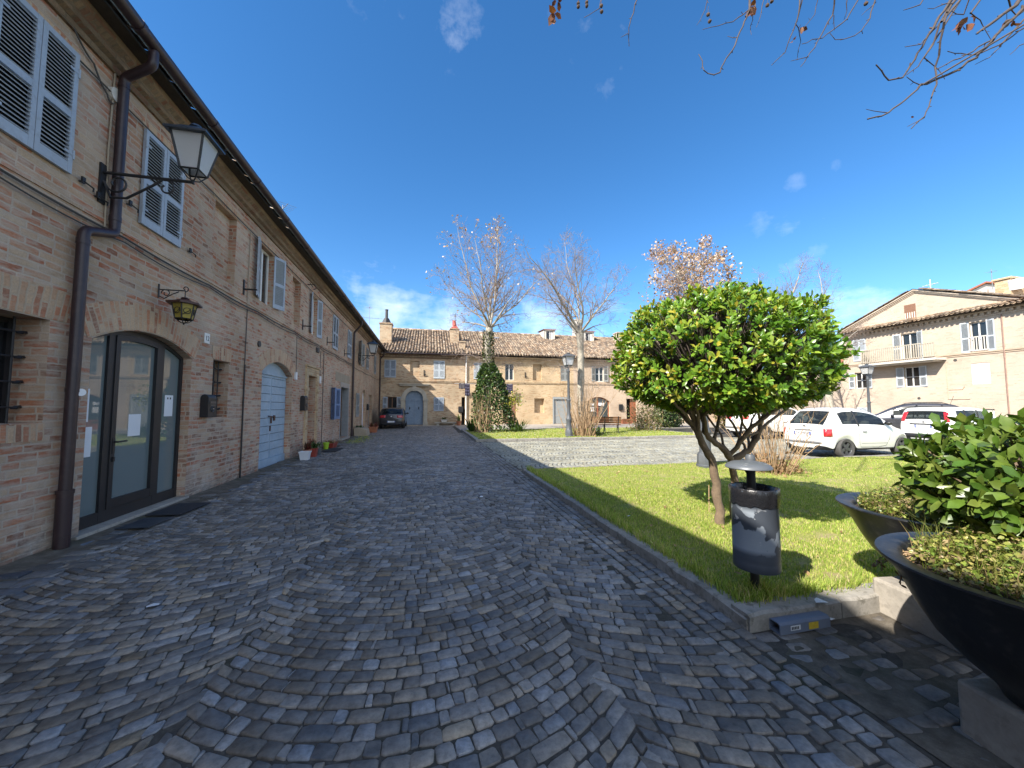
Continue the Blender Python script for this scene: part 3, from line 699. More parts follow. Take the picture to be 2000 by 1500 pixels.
def tiles(parent, O, A, U, ncol, nrow, pitch=.235, row=.36, name='roof', skip=None, rid=None):
    """O eave corner, A unit along the eave, U unit up the slope; rounded cover tiles over hollow ones"""
    O, A, U = np.array(O, float), np.array(A, float), np.array(U, float); N = np.cross(A, U); N = N/np.linalg.norm(N); N = N if N[2] > 0 else -N
    V = []; F = []; C = []; q = 0
    ang = np.linspace(0, np.pi, 6)
    for c in range(ncol):
        wob = rng.normal(0, .008)
        for cover in (0, 1):
            for r in range(nrow):
                x = (c+(.5 if cover else 0))*pitch+wob+rng.normal(0, .007); y0 = r*row+(-.02 if cover else -.07)+rng.normal(0, .012); L = row+.09
                if skip and skip(x, y0): continue
                r0 = pitch*(.36 if cover else .34)*rng.uniform(.94, 1.06); r1 = r0*.82; lift = (.030 if cover else -.004)+rng.normal(0, .004)
                for (yy, rr, l) in ((y0, r0, lift+.028), (y0+L, r1, lift)):
                    for a in ang:
                        s_ = math.sin(a)*rr*(.80 if cover else -.62)
                        V.append(O+A*(x+math.cos(a)*rr)+U*yy+N*(l+s_+(.05 if not cover else .03)))
                for (yy, rr, l) in ((y0, r0-.022, lift+.028),):
                    for a in ang:
                        s_ = math.sin(a)*rr*(.80 if cover else -.62); V.append(O+A*(x+math.cos(a)*rr)+U*(yy+.0)+N*(l+s_+(.05 if not cover else .03)))
                for i in range(5): F.append((q+i, q+i+1, q+7+i, q+6+i)); F.append((q+i, q+i+1, q+13+i, q+12+i))
                q += 18
                col = TILE_PAL[rng.integers(len(TILE_PAL))]*rng.uniform(.75, 1.2)*(1 if cover else .8); C += [col]*18
    o = npmesh(name, np.array(V), np.array(F), 'roof_tile', parent, np.array(C), smooth=False)
    return o
def cornice(sd, parent, u0, u1, bands, mat, name='cornice', mats=None):
    mb = MB()
    for z0, z1, d in bands: sd.box(mb, u0, u1, z0, z1, -.02, d)
    return mb.build(name, mat, parent)

# --- the two houses on the left
def left_house(name, label, y0, y1, ops, mat, roof=True):
    h = empty(name, (XL-3, (max(y0, 0)+y1)/2, 0), label, 'house')
    wall(SL, y0, y1, -.1, 5.62, ops, [mat, 'upright_brick' if False else mat, mat], h)
    mb = MB(); SL.box(mb, y0, y1, -.1, 5.9, -6.6, -.6); mb.build('inner_wall', 'room_wall', h)
    cornice(SL, h, y0, y1, [(3.71, 3.765, .016)], mat, 'string_course')
    mb = MB(); mb.prism([(-.02, 5.60), (.035, 5.60), (.045, 5.67), (.10, 5.70), (.115, 5.77), (.17, 5.82), (.185, 5.90), (-.02, 5.90)], lambda a, b, d: (XL+a, d, b), y0, y1); mb.build('cornice', 'cornice_brick', h)
    # gutter with its joints
    mb = MB(); prof = [(math.cos(a)*.082, math.sin(a)*.082) for a in np.linspace(math.pi*.93, math.pi*2.07, 12)]
    prof += [(x*.93, z*.93) for x, z in prof[::-1]]
    mb.prism(prof, lambda a, b, d: (-3.395+a, d, 5.985+b), y0, y1)
    y = y0+1.1
    while y < y1: mb.tube([(-3.395, y, 5.975), (-3.395, y+.07, 5.975)], .087, 12); y += 1.55
    rf = MB(); rf.face([(-3.5, y0, 5.93), (-3.5, y1, 5.93), (-10.6, y1, 8.9), (-10.6, y0, 8.9)]); rf.face([(-3.5, y0, 5.90), (-3.5, y1, 5.90), (-4.2, y1, 5.90), (-4.2, y0, 5.9)])
    roof = rf.build('roof', 'soil', h, rec=False)
    mb.build('gutter', 'gutter_metal', roof, smooth=True)
    u = Vector((-7.1, 0, 2.97)).normalized()
    n = int((y1-max(y0, -2))/.24); t_ = tiles(h, (-3.50, max(y0, -2), 5.925), (0, 1, 0), u, n, 3, .24, .36, 'roof_tiles'); t_.parent = roof; t_.location = -Vector((0, 0, 0))
    return h
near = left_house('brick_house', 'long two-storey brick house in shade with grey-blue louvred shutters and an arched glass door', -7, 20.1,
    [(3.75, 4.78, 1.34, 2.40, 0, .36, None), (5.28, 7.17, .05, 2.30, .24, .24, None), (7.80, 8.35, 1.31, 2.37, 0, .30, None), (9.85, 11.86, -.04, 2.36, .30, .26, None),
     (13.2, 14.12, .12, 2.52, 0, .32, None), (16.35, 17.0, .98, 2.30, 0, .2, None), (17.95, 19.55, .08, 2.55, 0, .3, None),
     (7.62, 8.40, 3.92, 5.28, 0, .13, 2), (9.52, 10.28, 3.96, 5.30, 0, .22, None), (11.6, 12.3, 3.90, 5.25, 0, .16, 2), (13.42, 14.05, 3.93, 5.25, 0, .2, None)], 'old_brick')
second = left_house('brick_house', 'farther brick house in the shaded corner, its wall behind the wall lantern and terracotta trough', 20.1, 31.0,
    [(21.5, 22.3, .95, 2.25, 0, .15, None), (23.5, 24.6, .02, 2.05, .50, .2, None), (26.0, 27.4, .05, 2.3, 0, .25, None), (22.2, 22.95, 3.85, 5.2, 0, .2, None)], 'second_brick')
# the next house behind the camera stands a little higher; only its shadow comes into the picture
nb = empty('brick_house', (XL-3, -5, 0), 'brick house next to the long shaded one, its eave a little higher, behind the viewer', 'house')
mb = MB(); mb.prism([(-12, -.1), (-7.02, -.1), (-7.02, 6.0), (-12, 6.0)], lambda u, z, d: SL(u, z, d), -6, 0); mb.build('wall', 'second_brick', nb)
mb = MB(); mb.prism([(-12, 5.9), (-.75, 5.95), (-1.45, 6.18), (-2.1, 6.2), (-12, 6.3)], lambda u, z, d: SL(u, z, d), -6, .42); mb.build('roof', 'terracotta', nb)
for a, b in ((4.02, 4.84), (5.83, 6.67), (7.55, 8.47), (9.45, 10.35), (11.55, 12.35), (13.35, 14.1), (16.15, 16.98), (18.98, 19.82)):
    voussoir(SL, near, a, b, 5.285 if a != 4.02 else 5.36, 0, .16 if a != 4.02 else .09, fan=.03)
voussoir(SL, near, 5.22, 7.23, 2.30, .25, .36); voussoir(SL, near, 9.78, 11.93, 2.36, .31, .34); voussoir(SL, near, 3.6, 4.95, 2.41, 0, .33, fan=.08); voussoir(SL, near, 7.76, 8.40, 2.38, 0, .24, fan=.02)
voussoir(SL, near, 3.7, 4.8, 1.16, 0, .17)
shutters(SL, near, 4.03, 4.83, 4.01, 5.37); shutters(SL, near, 5.84, 6.66, 3.97, 5.29)
shutters(SL, near, 9.52, 10.28, 3.98, 5.30, op=(163, 158)); shutters(SL, near, 13.42, 14.05, 3.93, 5.25, op=(160, 165))
shutters(SL, near, 16.17, 16.96, 3.88, 5.25, op=(0, 0)); shutters(SL, near, 19.0, 19.8, 3.88, 5.22)
shutters(SL, near, 16.35, 17.0, 1.0, 2.28, 'blue_shutter', op=(140, 158), label='bright blue open shutter')
window(SL, near, 9.52, 10.28, 3.97, 5.3, -.12, 'white_paint', 2, 1); window(SL, near, 13.42, 14.05, 3.94, 5.25, -.12, 'white_paint', 2, 1, curtain='cream_panel'); window(SL, near, 16.35, 17.0, .99, 2.3, -.1, 'white_paint', 2, 1, curtain='cream_panel')
shutters(SL, second, 22.2, 22.95, 3.86, 5.2, 'grey_shutter', op=(150, 165)); window(SL, second, 22.2, 22.95, 3.86, 5.2, -.14, 'brown_wood', 2, 1)
shutters(SL, second, 24.5, 25.3, 3.86, 5.2, 'grey_shutter'); shutters(SL, second, 27.9, 28.7, 3.86, 5.2, 'grey_shutter'); shutters(SL, second, 21.5, 22.3, .96, 2.25, 'grey_shutter')
# barred windows
for (a, b, z0, z1, dp, nb) in ((3.75, 4.78, 1.34, 2.40, .30, 4), (7.80, 8.35, 1.31, 2.37, .24, 4)):
    mb = MB(); SL.box(mb, a, a+.05, z0, z1, -dp-.05, -dp); SL.box(mb, b-.05, b, z0, z1, -dp-.05, -dp); SL.box(mb, a+.05, b-.05, z0, z0+.05, -dp-.05, -dp-.002); SL.box(mb, a+.05, b-.05, z1-.05, z1, -dp-.05, -dp-.002); SL.box(mb, b-.19, b-.15, z0+.05, z1-.05, -dp-.05, -dp+.01)
    w_ = mb.build('window', 'black_trim', near)
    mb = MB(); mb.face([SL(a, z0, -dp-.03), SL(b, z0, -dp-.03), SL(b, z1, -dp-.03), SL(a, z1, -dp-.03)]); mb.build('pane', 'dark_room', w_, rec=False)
    mb = MB()
    for i in range(nb):
        z = z0+(z1-z0)*(i+.62)/(nb+.2); mb.tube([SL(a-.02, z, -dp+.12), SL(b-.05, z, -dp+.12), SL(b+.01, z+.003, -dp+.12)], [.011, .011, .006], 6)
        mb.tube([SL(b-.10, z-.012, -dp+.12), SL(b-.055, z, -dp+.12), SL(b-.01, z+.016, -dp+.12)], [.008, .02, .006], 6)
    for u in np.linspace(a+.13, b-.13, 4 if b-a > .8 else 3): mb.tube([SL(u, z0-.01, -dp+.12), SL(u, z1+.01, -dp+.12)], .010, 6)
    mb.build('window_bars', 'dark_iron', w_)
# arched glass door: two fixed lights and a leaf between them
d0 = -.12
P = archpts(5.28, 7.17, 2.30, .24, 24)
def ztop(u): return np.interp(u, [p[0] for p in P], [p[1] for p in P])
mb = MB()
def archbar(mb, u0, u1, off0, off1, da, db, n=14):
    us = np.linspace(u0, u1, n)
    for a, b in zip(us, us[1:]):
        q = [(a, ztop(a)-off0), (b, ztop(b)-off0), (b, ztop(b)-off1), (a, ztop(a)-off1)]; mb.prism(q, lambda u, z, d: SL(u, z, d), da, db)
for u0, u1 in ((5.28, 5.33), (5.70, 5.80), (6.62, 6.72), (7.11, 7.17)):
    zz = [(u0, .06), (u1, .06), (u1, ztop(u1)-.002), (u0, ztop(u0)-.002)]; mb.prism(zz, lambda u, z, d: SL(u, z, d), d0-.06, d0)
for u0, u1 in ((5.33, 5.70), (5.80, 6.62), (6.72, 7.11)):
    archbar(mb, u0, u1, .002, .06, d0-.058, d0-.002); SL.box(mb, u0, u1, .06, .20, d0-.058, d0-.002)
gd = mb.build('door', 'black_trim', near); gd['label'] = 'arched dark metal door with frosted glass'
mb = MB()
for u0, u1 in ((5.80, 5.87), (6.55, 6.62)): mb.prism([(u0, .205), (u1, .205), (u1, ztop(u1)-.063), (u0, ztop(u0)-.063)], lambda u, z, d: SL(u, z, d), d0-.05, d0+.012)
archbar(mb, 5.87, 6.55, .063, .14, d0-.05, d0+.010); SL.box(mb, 5.87, 6.55, .205, .32, d0-.05, d0+.010)
lf = mb.build('door_leaf', 'black_trim', gd)
for u0, u1, zb, pa, of in ((5.33, 5.70, .20, gd, .06), (5.87, 6.55, .32, gd, .14), (6.72, 7.11, .20, gd, .06)):
    mb = MB(); us = np.linspace(u0, u1, 8); mb.face([SL(u0, zb, d0-.03), SL(u1, zb, d0-.03)]+[SL(u, ztop(u)-of, d0-.03) for u in us[::-1]]); mb.build('glass_panel', 'frosted_glass', gd, rec=False)
mb = MB(); mb.tube([SL(5.85, 1.05, d0+.01), SL(5.85, 1.05, d0+.06), SL(5.98, 1.055, d0+.065)], .011, 8); SL.box(mb, 5.828, 5.866, .90, 1.1, d0+.0122, d0+.018); SL.box(mb, 5.835, 5.86, .80, .86, d0+.0122, d0+.03)
mb.build('handle', 'dark_iron', gd)
mb = MB(); SL.box(mb, 5.2, 7.2, -.03, .055, -.3, .05); mb.build('doorstep', 'concrete', near, bevel=.012)
for q in ((17.9, 19.6, .075, .12), (13.15, 14.2, .115, .10)): mb = MB(); SL.box(mb, q[0], q[1], -.03, q[2], -.3, q[3]); mb.build('doorstep', 'concrete', near, bevel=.012)
for k, (u, z, w_, h_, lb) in enumerate(((5.44, 1.52, .13, .40, 'tall narrow white notice taped inside the left glass panel, the upper one'), (5.47, 1.08, .20, .36, 'white notice taped inside the left glass panel, the lower one'), (6.24, 1.25, .22, .30, 'white notice taped on the middle glass door leaf'), (6.92, 1.52, .19, .33, 'white notice with two small marks taped on the right glass panel'))):
    mb = MB(); SL.box(mb, u-w_/2, u+w_/2, z-h_/2, z+h_/2, d0-.029, d0-.027); 
    o = mb.build('paper_notice', 'paper', None); tag(o, lb, 'notice', 'notices on the glass door')
    if k == 3:
        for dz in (-.03, .03): m2 = MB(); SL.box(m2, u+dz-.014, u+dz+.014, z+.10, z+.13, d0-.0268, d0-.026); m2.build('printed_mark', 'lead_text', o)
# pale blue boarded garage door under its own arch
d1 = -.16; mb = MB(); Pb = archpts(9.85, 11.86, 2.36, .30, 20); zt = lambda u: np.interp(u, [p[0] for p in Pb], [p[1] for p in Pb])
z = .20; k = 0; SL.box(mb, 9.86, 11.85, -.03, .195, d1-.05, d1+.03)
random.seed(8)
while z < 2.30:
    h_ = .205
    for a, b in ((9.87, 10.855), (10.865, 11.84)): SL.box(mb, a, b, z, min(z+h_-.012, 2.31), d1-.04, d1+random.uniform(-.004, .004))
    z += h_
SL.box(mb, 9.86, 11.85, 2.315, 2.36, d1-.04, d1+.03)
us = np.linspace(9.87, 11.84, 16); mb.prism([(us[0], 2.363)]+[(u, zt(u)-.004) for u in us[1:-1]]+[(us[-1], 2.363)], lambda u, z, d: SL(u, z, d), d1-.04, d1)
SL.box(mb, 10.82, 10.90, .20, 2.31, d1-.05, d1-.012)
gdoor = mb.build('garage_door', 'blue_door', near); gdoor['label'] = 'pale blue boarded double door under a brick arch'
mb = MB(); mb.tube([SL(10.68, 1.27, d1+.02), SL(11.06, 1.24, d1+.02)], .014, 6); mb.tube([SL(10.82, 1.26, d1+.03), SL(10.82, 1.08, d1+.035)], .02, 6); SL.box(mb, 11.02, 11.1, 1.14, 1.28, d1+.005, d1+.03); SL.box(mb, 10.80, 10.86, .88, 1.02, d1+.005, d1+.02); mb.build('latch', 'old_bronze', gdoor)
# wooden street door in a pale brick surround
mb = MB(); SL.box(mb, 12.98, 13.19, -.05, 2.53, 0, .05); SL.box(mb, 14.13, 14.33, -.05, 2.53, 0, .05); SL.box(mb, 12.98, 14.33, 2.533, 2.80, 0, .05); SL.box(mb, 12.94, 13.20, 2.02, 2.12, 0, .075); SL.box(mb, 14.12, 14.37, 2.02, 2.12, 0, .075); SL.box(mb, 12.93, 14.38, 2.803, 2.86, 0, .085)
mb.build('door_surround', 'ochre_brick', near)
mb = MB(); SL.box(mb, 13.2, 14.12, .12, 2.52, -.30, -.26)
for i in range(9): SL.box(mb, 13.26, 14.06, .2+i*.255, .2+i*.255+.225, -.262, -.245)
dr = mb.build('door', 'brown_wood', near); dr['label'] = 'brown boarded street door'
mb = MB(); SL.box(mb, 13.55, 13.75, 1.12, 1.17, -.246, -.236); mb.build('letter_slot', 'alu', dr)
# second garage: open, dark, a pale panel leaning inside
mb = MB(); SL.box(mb, 17.85, 17.955, .05, 2.62, -.28, .012); SL.box(mb, 19.545, 19.68, .05, 2.62, -.28, .012); SL.box(mb, 17.957, 19.543, 2.40, 2.62, -.28, .010); mb.build('garage_frame', 'zinc', near)
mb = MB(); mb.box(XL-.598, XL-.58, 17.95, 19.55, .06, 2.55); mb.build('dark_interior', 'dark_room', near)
mb = MB(); mb.prism([(17.97, 1.35), (18.75, 2.38), (17.97, 2.38)], lambda u, z, d: SL(u, z, d), -.40, -.36); mb.build('tilted_panel', 'white_plaster', near)
mb = MB(); SL.box(mb, 17.97, 18.9, .50, .56, -.3, -.2); mb.build('cross_bar', 'paper', near)
# plastered patches round openings
mb = MB(); SL.box(mb, 16.9, 19.75, 2.62, 3.0, .001, .005); mb.build('plaster_patch', 'old_plaster', near)
# second house doors
mb = MB(); P2 = archpts(23.5, 24.6, 2.05, .5, 14); mb.prism([(23.5, .04)]+P2+[(24.6, .04)], lambda u, z, d: SL(u, z, d), -.17, -.12); dd = mb.build('door', 'white_plastic', second); dd['label'] = 'arched white door'
mb = MB(); SL.box(mb, 23.62, 23.66, 1.0, 1.15, -.12, -.07); mb.build('handle', 'dark_iron', dd)
mb = MB(); SL.box(mb, 26.0, 27.4, .05, 2.3, -.22, -.18)
for i in range(6): SL.box(mb, 26.1, 27.3, .15+i*.36, .42+i*.36, -.181, -.165)
mb.build('door', 'grey_shutter', second)['label'] = 'grey panelled door'
voussoir(SL, second, 23.4, 24.7, 2.05, .52, .2, mat='upright_brick')
# downpipes
def pipe(parent, pts, r, mat='gutter_metal', n=12, rings=()):
    mb = MB(); pts = [Vector(p) for p in pts]; out = [pts[0]]
    for a, b, c in zip(pts, pts[1:], pts[2:]):
        e = min(.07, (b-a).length*.4, (c-b).length*.4); p, q = b+(a-b).normalized()*e, b+(c-b).normalized()*e
        for i in range(6): t_ = i/5; out.append(p*(1-t_)**2+b*2*t_*(1-t_)+q*t_*t_)
    out.append(pts[-1]); mb.tube(out, r, n)
    for z0, z1, x, y, rr in rings: mb.tube([(x, y, z0), (x, y, z1)], rr, n)
    return mb.build('downpipe', mat, parent, smooth=True)
xp = XL+.085
pa, pb, pc, pd = onx(240, 130, xp), onx(228, 460, xp), onx(155, 462, xp), onx(128, 1064, xp)
yb = (pa.y+pb.y)/2; yc = (pc.y+pd.y)/2
pipe(near, [(-3.40, yb-.12, 5.93), (-3.40, yb-.12, 5.72), (xp, yb, 5.60), (xp, yb, 3.60), (xp, yc, 3.46), (xp, yc, .02)], .052, rings=((.02, .60, xp, yc, .064), (.58, .62, xp, yc, .071), (1.66, 1.70, xp, yc, .056), (3.30, 3.36, xp, yc, .057), (3.76, 3.82, xp, yb, .057), (5.46, 5.5, xp, yb, .057)))
pipe(second, [(-3.4, 20.2, 5.93), (-3.42, 20.2, 5.72), (XL+.08, 20.22, 5.3), (XL+.08, 20.22, .05)], .05, rings=((1.9, 1.98, XL+.08, 20.22, .06),))
pipe(second, [(-3.5, 30.7, 5.9), (-3.5, 30.75, 5.6), (XL+.08, 30.8, 5.3), (XL+.08, 30.8, .05)], .05)
# --- far row of houses, in the sun
def far_house(name, label, x0, x1, ops, mat, backmat=None):
    h = empty(name, ((x0+x1)/2, YF+3, 0), label, 'house')
    wall(SF, x0, x1, -.1, 5.75, ops, [mat, mat, mat], h)
    mb = MB(); SF.box(mb, x0, x1, -.1, 6.0, -7, -.6); mb.build('inner_wall', 'room_wall', h)
    cornice(SF, h, x0, x1, [(3.50, 3.58, .05), (3.583, 3.62, .075)], mat, 'string_course')
    cornice(SF, h, x0, x1, [(5.42, 5.47, .05), (5.472, 5.53, .09), (5.60, 5.65, .16), (5.652, 5.72, .24)], 'cornice_brick' if mat == 'sunny_brick' else mat)
    mb = MB(); u = x0+.1
    while u < x1-.1: SF.box(mb, u, u+.12, 5.532, 5.598, -.01, .15); u += .24
    mb.build('dentils', mat, h)
    U = Vector((0, 1, .47)).normalized(); L = 7.25
    rf = MB(); rf.face([(x0, YF-.42, 5.83), (x1, YF-.42, 5.83), (x1, YF-.42+L*U.y, 5.83+L*U.z), (x0, YF-.42+L*U.y, 5.83+L*U.z)]); rf.face([(x0, YF-.42, 5.80), (x1, YF-.42, 5.80), (x1, YF, 5.80), (x0, YF, 5.80)])
    yb = YF-.42+L*U.y; zb = 5.83+L*U.z; rf.face([(x0, yb, zb), (x1, yb, zb), (x1, yb+6, zb-2.8), (x0, yb+6, zb-2.8)])
    roof = rf.build('roof', 'soil', h, rec=False)
    t_ = tiles(h, (x0+.02, YF-.46, 5.83), (1, 0, 0), U, int((x1-x0)/.235), 20, .235, .36, 'roof_tiles'); t_.parent = roof
    mb = MB(); k = 0; x = x0
    while x < x1: mb.tube([(x, yb, zb+.07), (min(x+.4, x1), yb, zb+.09)], [.11, .12], 8, col=tuple(TILE_PAL[k % 6])); x += .36; k += 1
    mb.build('ridge', 'roof_tile', roof)
    return h, roof, yb, zb
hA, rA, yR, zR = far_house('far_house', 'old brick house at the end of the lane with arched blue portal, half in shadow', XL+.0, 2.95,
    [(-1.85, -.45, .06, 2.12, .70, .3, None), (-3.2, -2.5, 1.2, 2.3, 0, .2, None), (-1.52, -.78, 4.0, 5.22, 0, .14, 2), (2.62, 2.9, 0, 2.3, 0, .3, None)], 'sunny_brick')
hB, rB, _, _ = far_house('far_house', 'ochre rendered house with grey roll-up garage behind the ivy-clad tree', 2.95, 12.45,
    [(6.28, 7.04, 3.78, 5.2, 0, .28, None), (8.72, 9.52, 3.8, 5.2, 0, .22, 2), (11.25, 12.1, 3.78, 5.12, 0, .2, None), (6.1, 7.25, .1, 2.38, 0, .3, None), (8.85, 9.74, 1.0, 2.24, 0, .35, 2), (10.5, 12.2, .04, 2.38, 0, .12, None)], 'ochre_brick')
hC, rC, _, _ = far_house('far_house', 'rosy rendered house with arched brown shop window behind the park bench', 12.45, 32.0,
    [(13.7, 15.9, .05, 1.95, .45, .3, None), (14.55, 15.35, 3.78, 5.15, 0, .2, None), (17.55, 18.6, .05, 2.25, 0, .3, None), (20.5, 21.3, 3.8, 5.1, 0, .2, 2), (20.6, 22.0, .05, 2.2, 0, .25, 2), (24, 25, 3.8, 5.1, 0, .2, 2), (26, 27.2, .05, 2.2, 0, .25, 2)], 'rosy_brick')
shutters(SF, hA, -3.48, -2.6, 3.84, 5.25); shutters(SF, hA, .34, 1.22, 3.82, 5.27, 'pale_shutter'); shutters(SF, hA, .38, 1.17, 1.17, 2.28)
shutters(SF, hA, -3.2, -2.5, 1.2, 2.3, op=(172, 172)); window(SF, hA, -3.2, -2.5, 1.2, 2.3, -.1, 'brown_wood', 2, 1)
shutters(SF, hB, 3.35, 5.15, 3.83, 5.2, 'pale_shutter', op=(172, 172)) if False else shutters(SF, hB, 3.6, 4.4, 3.83, 5.2, 'pale_shutter'); shutters(SF, hB, 4.75, 5.3, 3.83, 5.2, 'pale_shutter')
window(SF, hB, 6.28, 7.04, 3.78, 5.2, -.16, 'white_paint', 2, 1)
shutters(SF, hB, 11.25, 12.1, 3.78, 5.12, 'grey_shutter', d=-.06); window(SF, hC, 14.55, 15.35, 3.78, 5.15, -.1, 'white_paint', 2, 2); shutters(SF, hC, 14.55, 15.35, 3.78, 5.15, 'grey_shutter', op=(170, 165))
# portal
mb = MB()
for a, b in ((-2.22, -1.853), (-.447, -.08)):
    SF.box(mb, a, b, 0, .30, 0, .17); SF.box(mb, a+.03, b-.03, .302, 2.0, 0, .12); SF.box(mb, a-.03, b+.02, 2.002, 2.14, 0, .18)
Pp = archpts(-1.85, -.45, 2.12, .70, 18); Po = archpts(-2.18, -.12, 2.12, 1.0, 18)
for (p, q, r, s_) in zip(Pp, Pp[1:], Po, Po[1:]): mb.prism([p, q, s_, r], lambda u, z, d: SF(u, max(z, 2.142), d), -.01, .10)
SF.box(mb, -2.3, .0, 3.18, 3.30, 0, .2); SF.box(mb, -2.36, .06, 3.302, 3.36, 0, .27); mb.prism([(-1.26, 2.78), (-1.04, 2.78), (-1.0, 3.178), (-1.3, 3.178)], lambda u, z, d: SF(u, z, d), 0, .16)
mb.build('portal', 'stone_trim', hA)
mb = MB(); mb.prism([(-1.85, 2.12)]+Pp[1:-1]+[(-.45, 2.12)], lambda u, z, d: SF(u, z, d), -.24, -.19); SF.box(mb, -1.85, -.45, 2.0, 2.118, -.24, -.16); SF.box(mb, -1.17, -1.13, 2.125, 2.78, -.2, -.17)
for a, b in ((-1.84, -1.155), (-1.145, -.46)):
    SF.box(mb, a, b, .08, 1.998, -.24, -.2); SF.box(mb, a+.1, b-.1, 1.0, 1.85, -.202, -.18); SF.box(mb, a+.1, b-.1, .25, .85, -.202, -.185); SF.box(mb, a+.02, b-.02, .09, .2, -.202, -.18)
pd_ = mb.build('door', 'portal_paint', hA); pd_['label'] = 'arched blue double door'
mb = MB()
for u in (-1.5, -.8): mb.tube([SF(u, 1.52, -.15), SF(u, 1.38, -.13), SF(u, 1.30, -.16)], [.02, .04, .02], 8)
mb.build('knocker', 'dark_iron', pd_)
# other doors and shop window
mb = MB(); SF.box(mb, 6.1, 7.25, .1, 2.38, -.25, -.2)
for i in range(4): SF.box(mb, 6.14, 7.21, .15+i*.55, .66+i*.55, -.202, -.19)
mb.build('door', 'brown_shutter', hB)['label'] = 'brown boarded door beside the ivy'
mb = MB()
for i in range(24): SF.box(mb, 10.62, 12.08, .06+i*.088, .06+i*.088+.082, -.10, -.085)
SF.box(mb, 10.5, 10.618, .04, 2.38, -.11, .02); SF.box(mb, 12.082, 12.2, .04, 2.38, -.11, .02); SF.box(mb, 10.618, 12.082, 2.18, 2.38, -.11, .018)
rd = mb.build('garage_door', 'grey_rollup', hB); rd['label'] = 'grey slatted roll-up garage door'
mb = MB(); SF.box(mb, 6.05, 7.3, -.02, .09, -.2, .25); mb.build('doorstep', 'concrete', hB)
Ps = archpts(13.7, 15.9, 1.95, .45, 18); zs_ = lambda u: np.interp(u, [p[0] for p in Ps], [p[1] for p in Ps])
mb = MB()
for u0, u1 in ((13.7, 13.8), (14.72, 14.86), (15.8, 15.9)): mb.prism([(u0, .06), (u1, .06), (u1, zs_(u1)-.003), (u0, zs_(u0)-.003)], lambda u, z, d: SF(u, z, d), -.24, -.18)
for u0, u1 in ((13.8, 14.72), (14.86, 15.8)):
    SF.box(mb, u0, u1, .06, .62, -.24, -.185); us = np.linspace(u0, u1, 8)
    for a, b in zip(us, us[1:]): mb.prism([(a, zs_(a)-.003), (b, zs_(b)-.003), (b, zs_(b)-.1), (a, zs_(a)-.1)], lambda u, z, d: SF(u, z, d), -.24, -.185)
sw_ = mb.build('shop_window', 'red_wood', hC); sw_['label'] = 'arched brown wooden shop window'
mb = MB()
for u0, u1 in ((13.8, 14.72), (14.86, 15.8)): mb.face([SF(u0, .62, -.21), SF(u1, .62, -.21)]+[SF(u, zs_(u)-.1, -.21) for u in np.linspace(u0, u1, 8)[::-1]])
mb.build('pane', 'shop_glass', sw_, rec=False)
for k, (u, z, w_, h_, lb) in enumerate(((14.2, 1.75, .5, .22, 'white notice high in the left pane of the brown shop window'), (14.28, 1.3, .35, .4, 'white notice low in the left pane of the brown shop window'), (15.15, 1.75, .6, .25, 'white notice in the right pane of the brown shop window'))):
    mb = MB(); SF.box(mb, u-w_/2, u+w_/2, z-h_/2, z+h_/2, -.208, -.20); tag(mb.build('paper_notice', 'paper', None), lb, 'notice', 'notices in the shop window')
mb = MB(); SF.box(mb, 18.02, 18.6, .06, 2.25, -.24, -.2); SF.box(mb, 18.1, 18.52, .3, 1.1, -.202, -.185); SF.box(mb, 18.1, 18.52, 1.25, 2.1, -.202, -.185); mb.build('door', 'red_wood', hC)['label'] = 'half-open reddish wooden door leaf'
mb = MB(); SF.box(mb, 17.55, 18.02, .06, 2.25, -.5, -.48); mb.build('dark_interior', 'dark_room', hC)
# white downpipe between the first two far houses
pipe(hB, [(2.98, YF-.35, 5.7), (2.98, YF-.1, 5.4), (2.98, YF-.1, .03)], .05, 'white_paint')
mb = MB(); SF.box(mb, XL, 3.4, 5.74, 5.84, .40, .50); 
mb.build('gutter', 'gutter_metal', rA)
# chimneys and dormers stay parts of their roofs
def roofz(y): return 5.83+(y-(YF-.42))*.47
def chimney(parent, x, y, w, h, pot=True, mat='sunny_brick', cap='roof_tile'):
    z = roofz(y); mb = MB(); mb.box(x-w/2, x+w/2, y-w/2, y+w/2, z-.5, z+h); mb.box(x-w/2-.06, x+w/2+.06, y-w/2-.06, y+w/2+.06, z+h+.002, z+h+.09)
    c = mb.build('chimney', mat, parent)
    if pot:
        mb = MB(); mb.lathe([(w*.45, z+h+.09), (w*.22, z+h+.55), (.12, z+h+.62), (.11, z+h+1.25), (.15, z+h+1.27), (.15, z+h+1.33)], x, y, 4, close=True); mb.build('chimney_pot', 'cable_grey', c)
    return c
chimney(rA, -3.62, 33.0, .95, 1.5)
c_ = chimney(rA, 2.15, 33.6, .75, 1.15, pot=False)
mb = MB(); z = roofz(33.6)+1.24; mb.face([(1.8, 33.3, z), (2.5, 33.3, z), (2.3, 33.5, z+.35), (2.0, 33.5, z+.35)]); mb.tube([(2.15, 33.6, z-.1), (2.15, 33.6, z+.3)], .16, 8); mb.tube([(2.15, 33.6, z+.3), (2.1, 33.6, z+.8)], [.2, .14], 8); mb.build('chimney_cowl', 'red_cowl', c_)
chimney(rA, 3.0-.3, 31.9, .5, .55, pot=False)
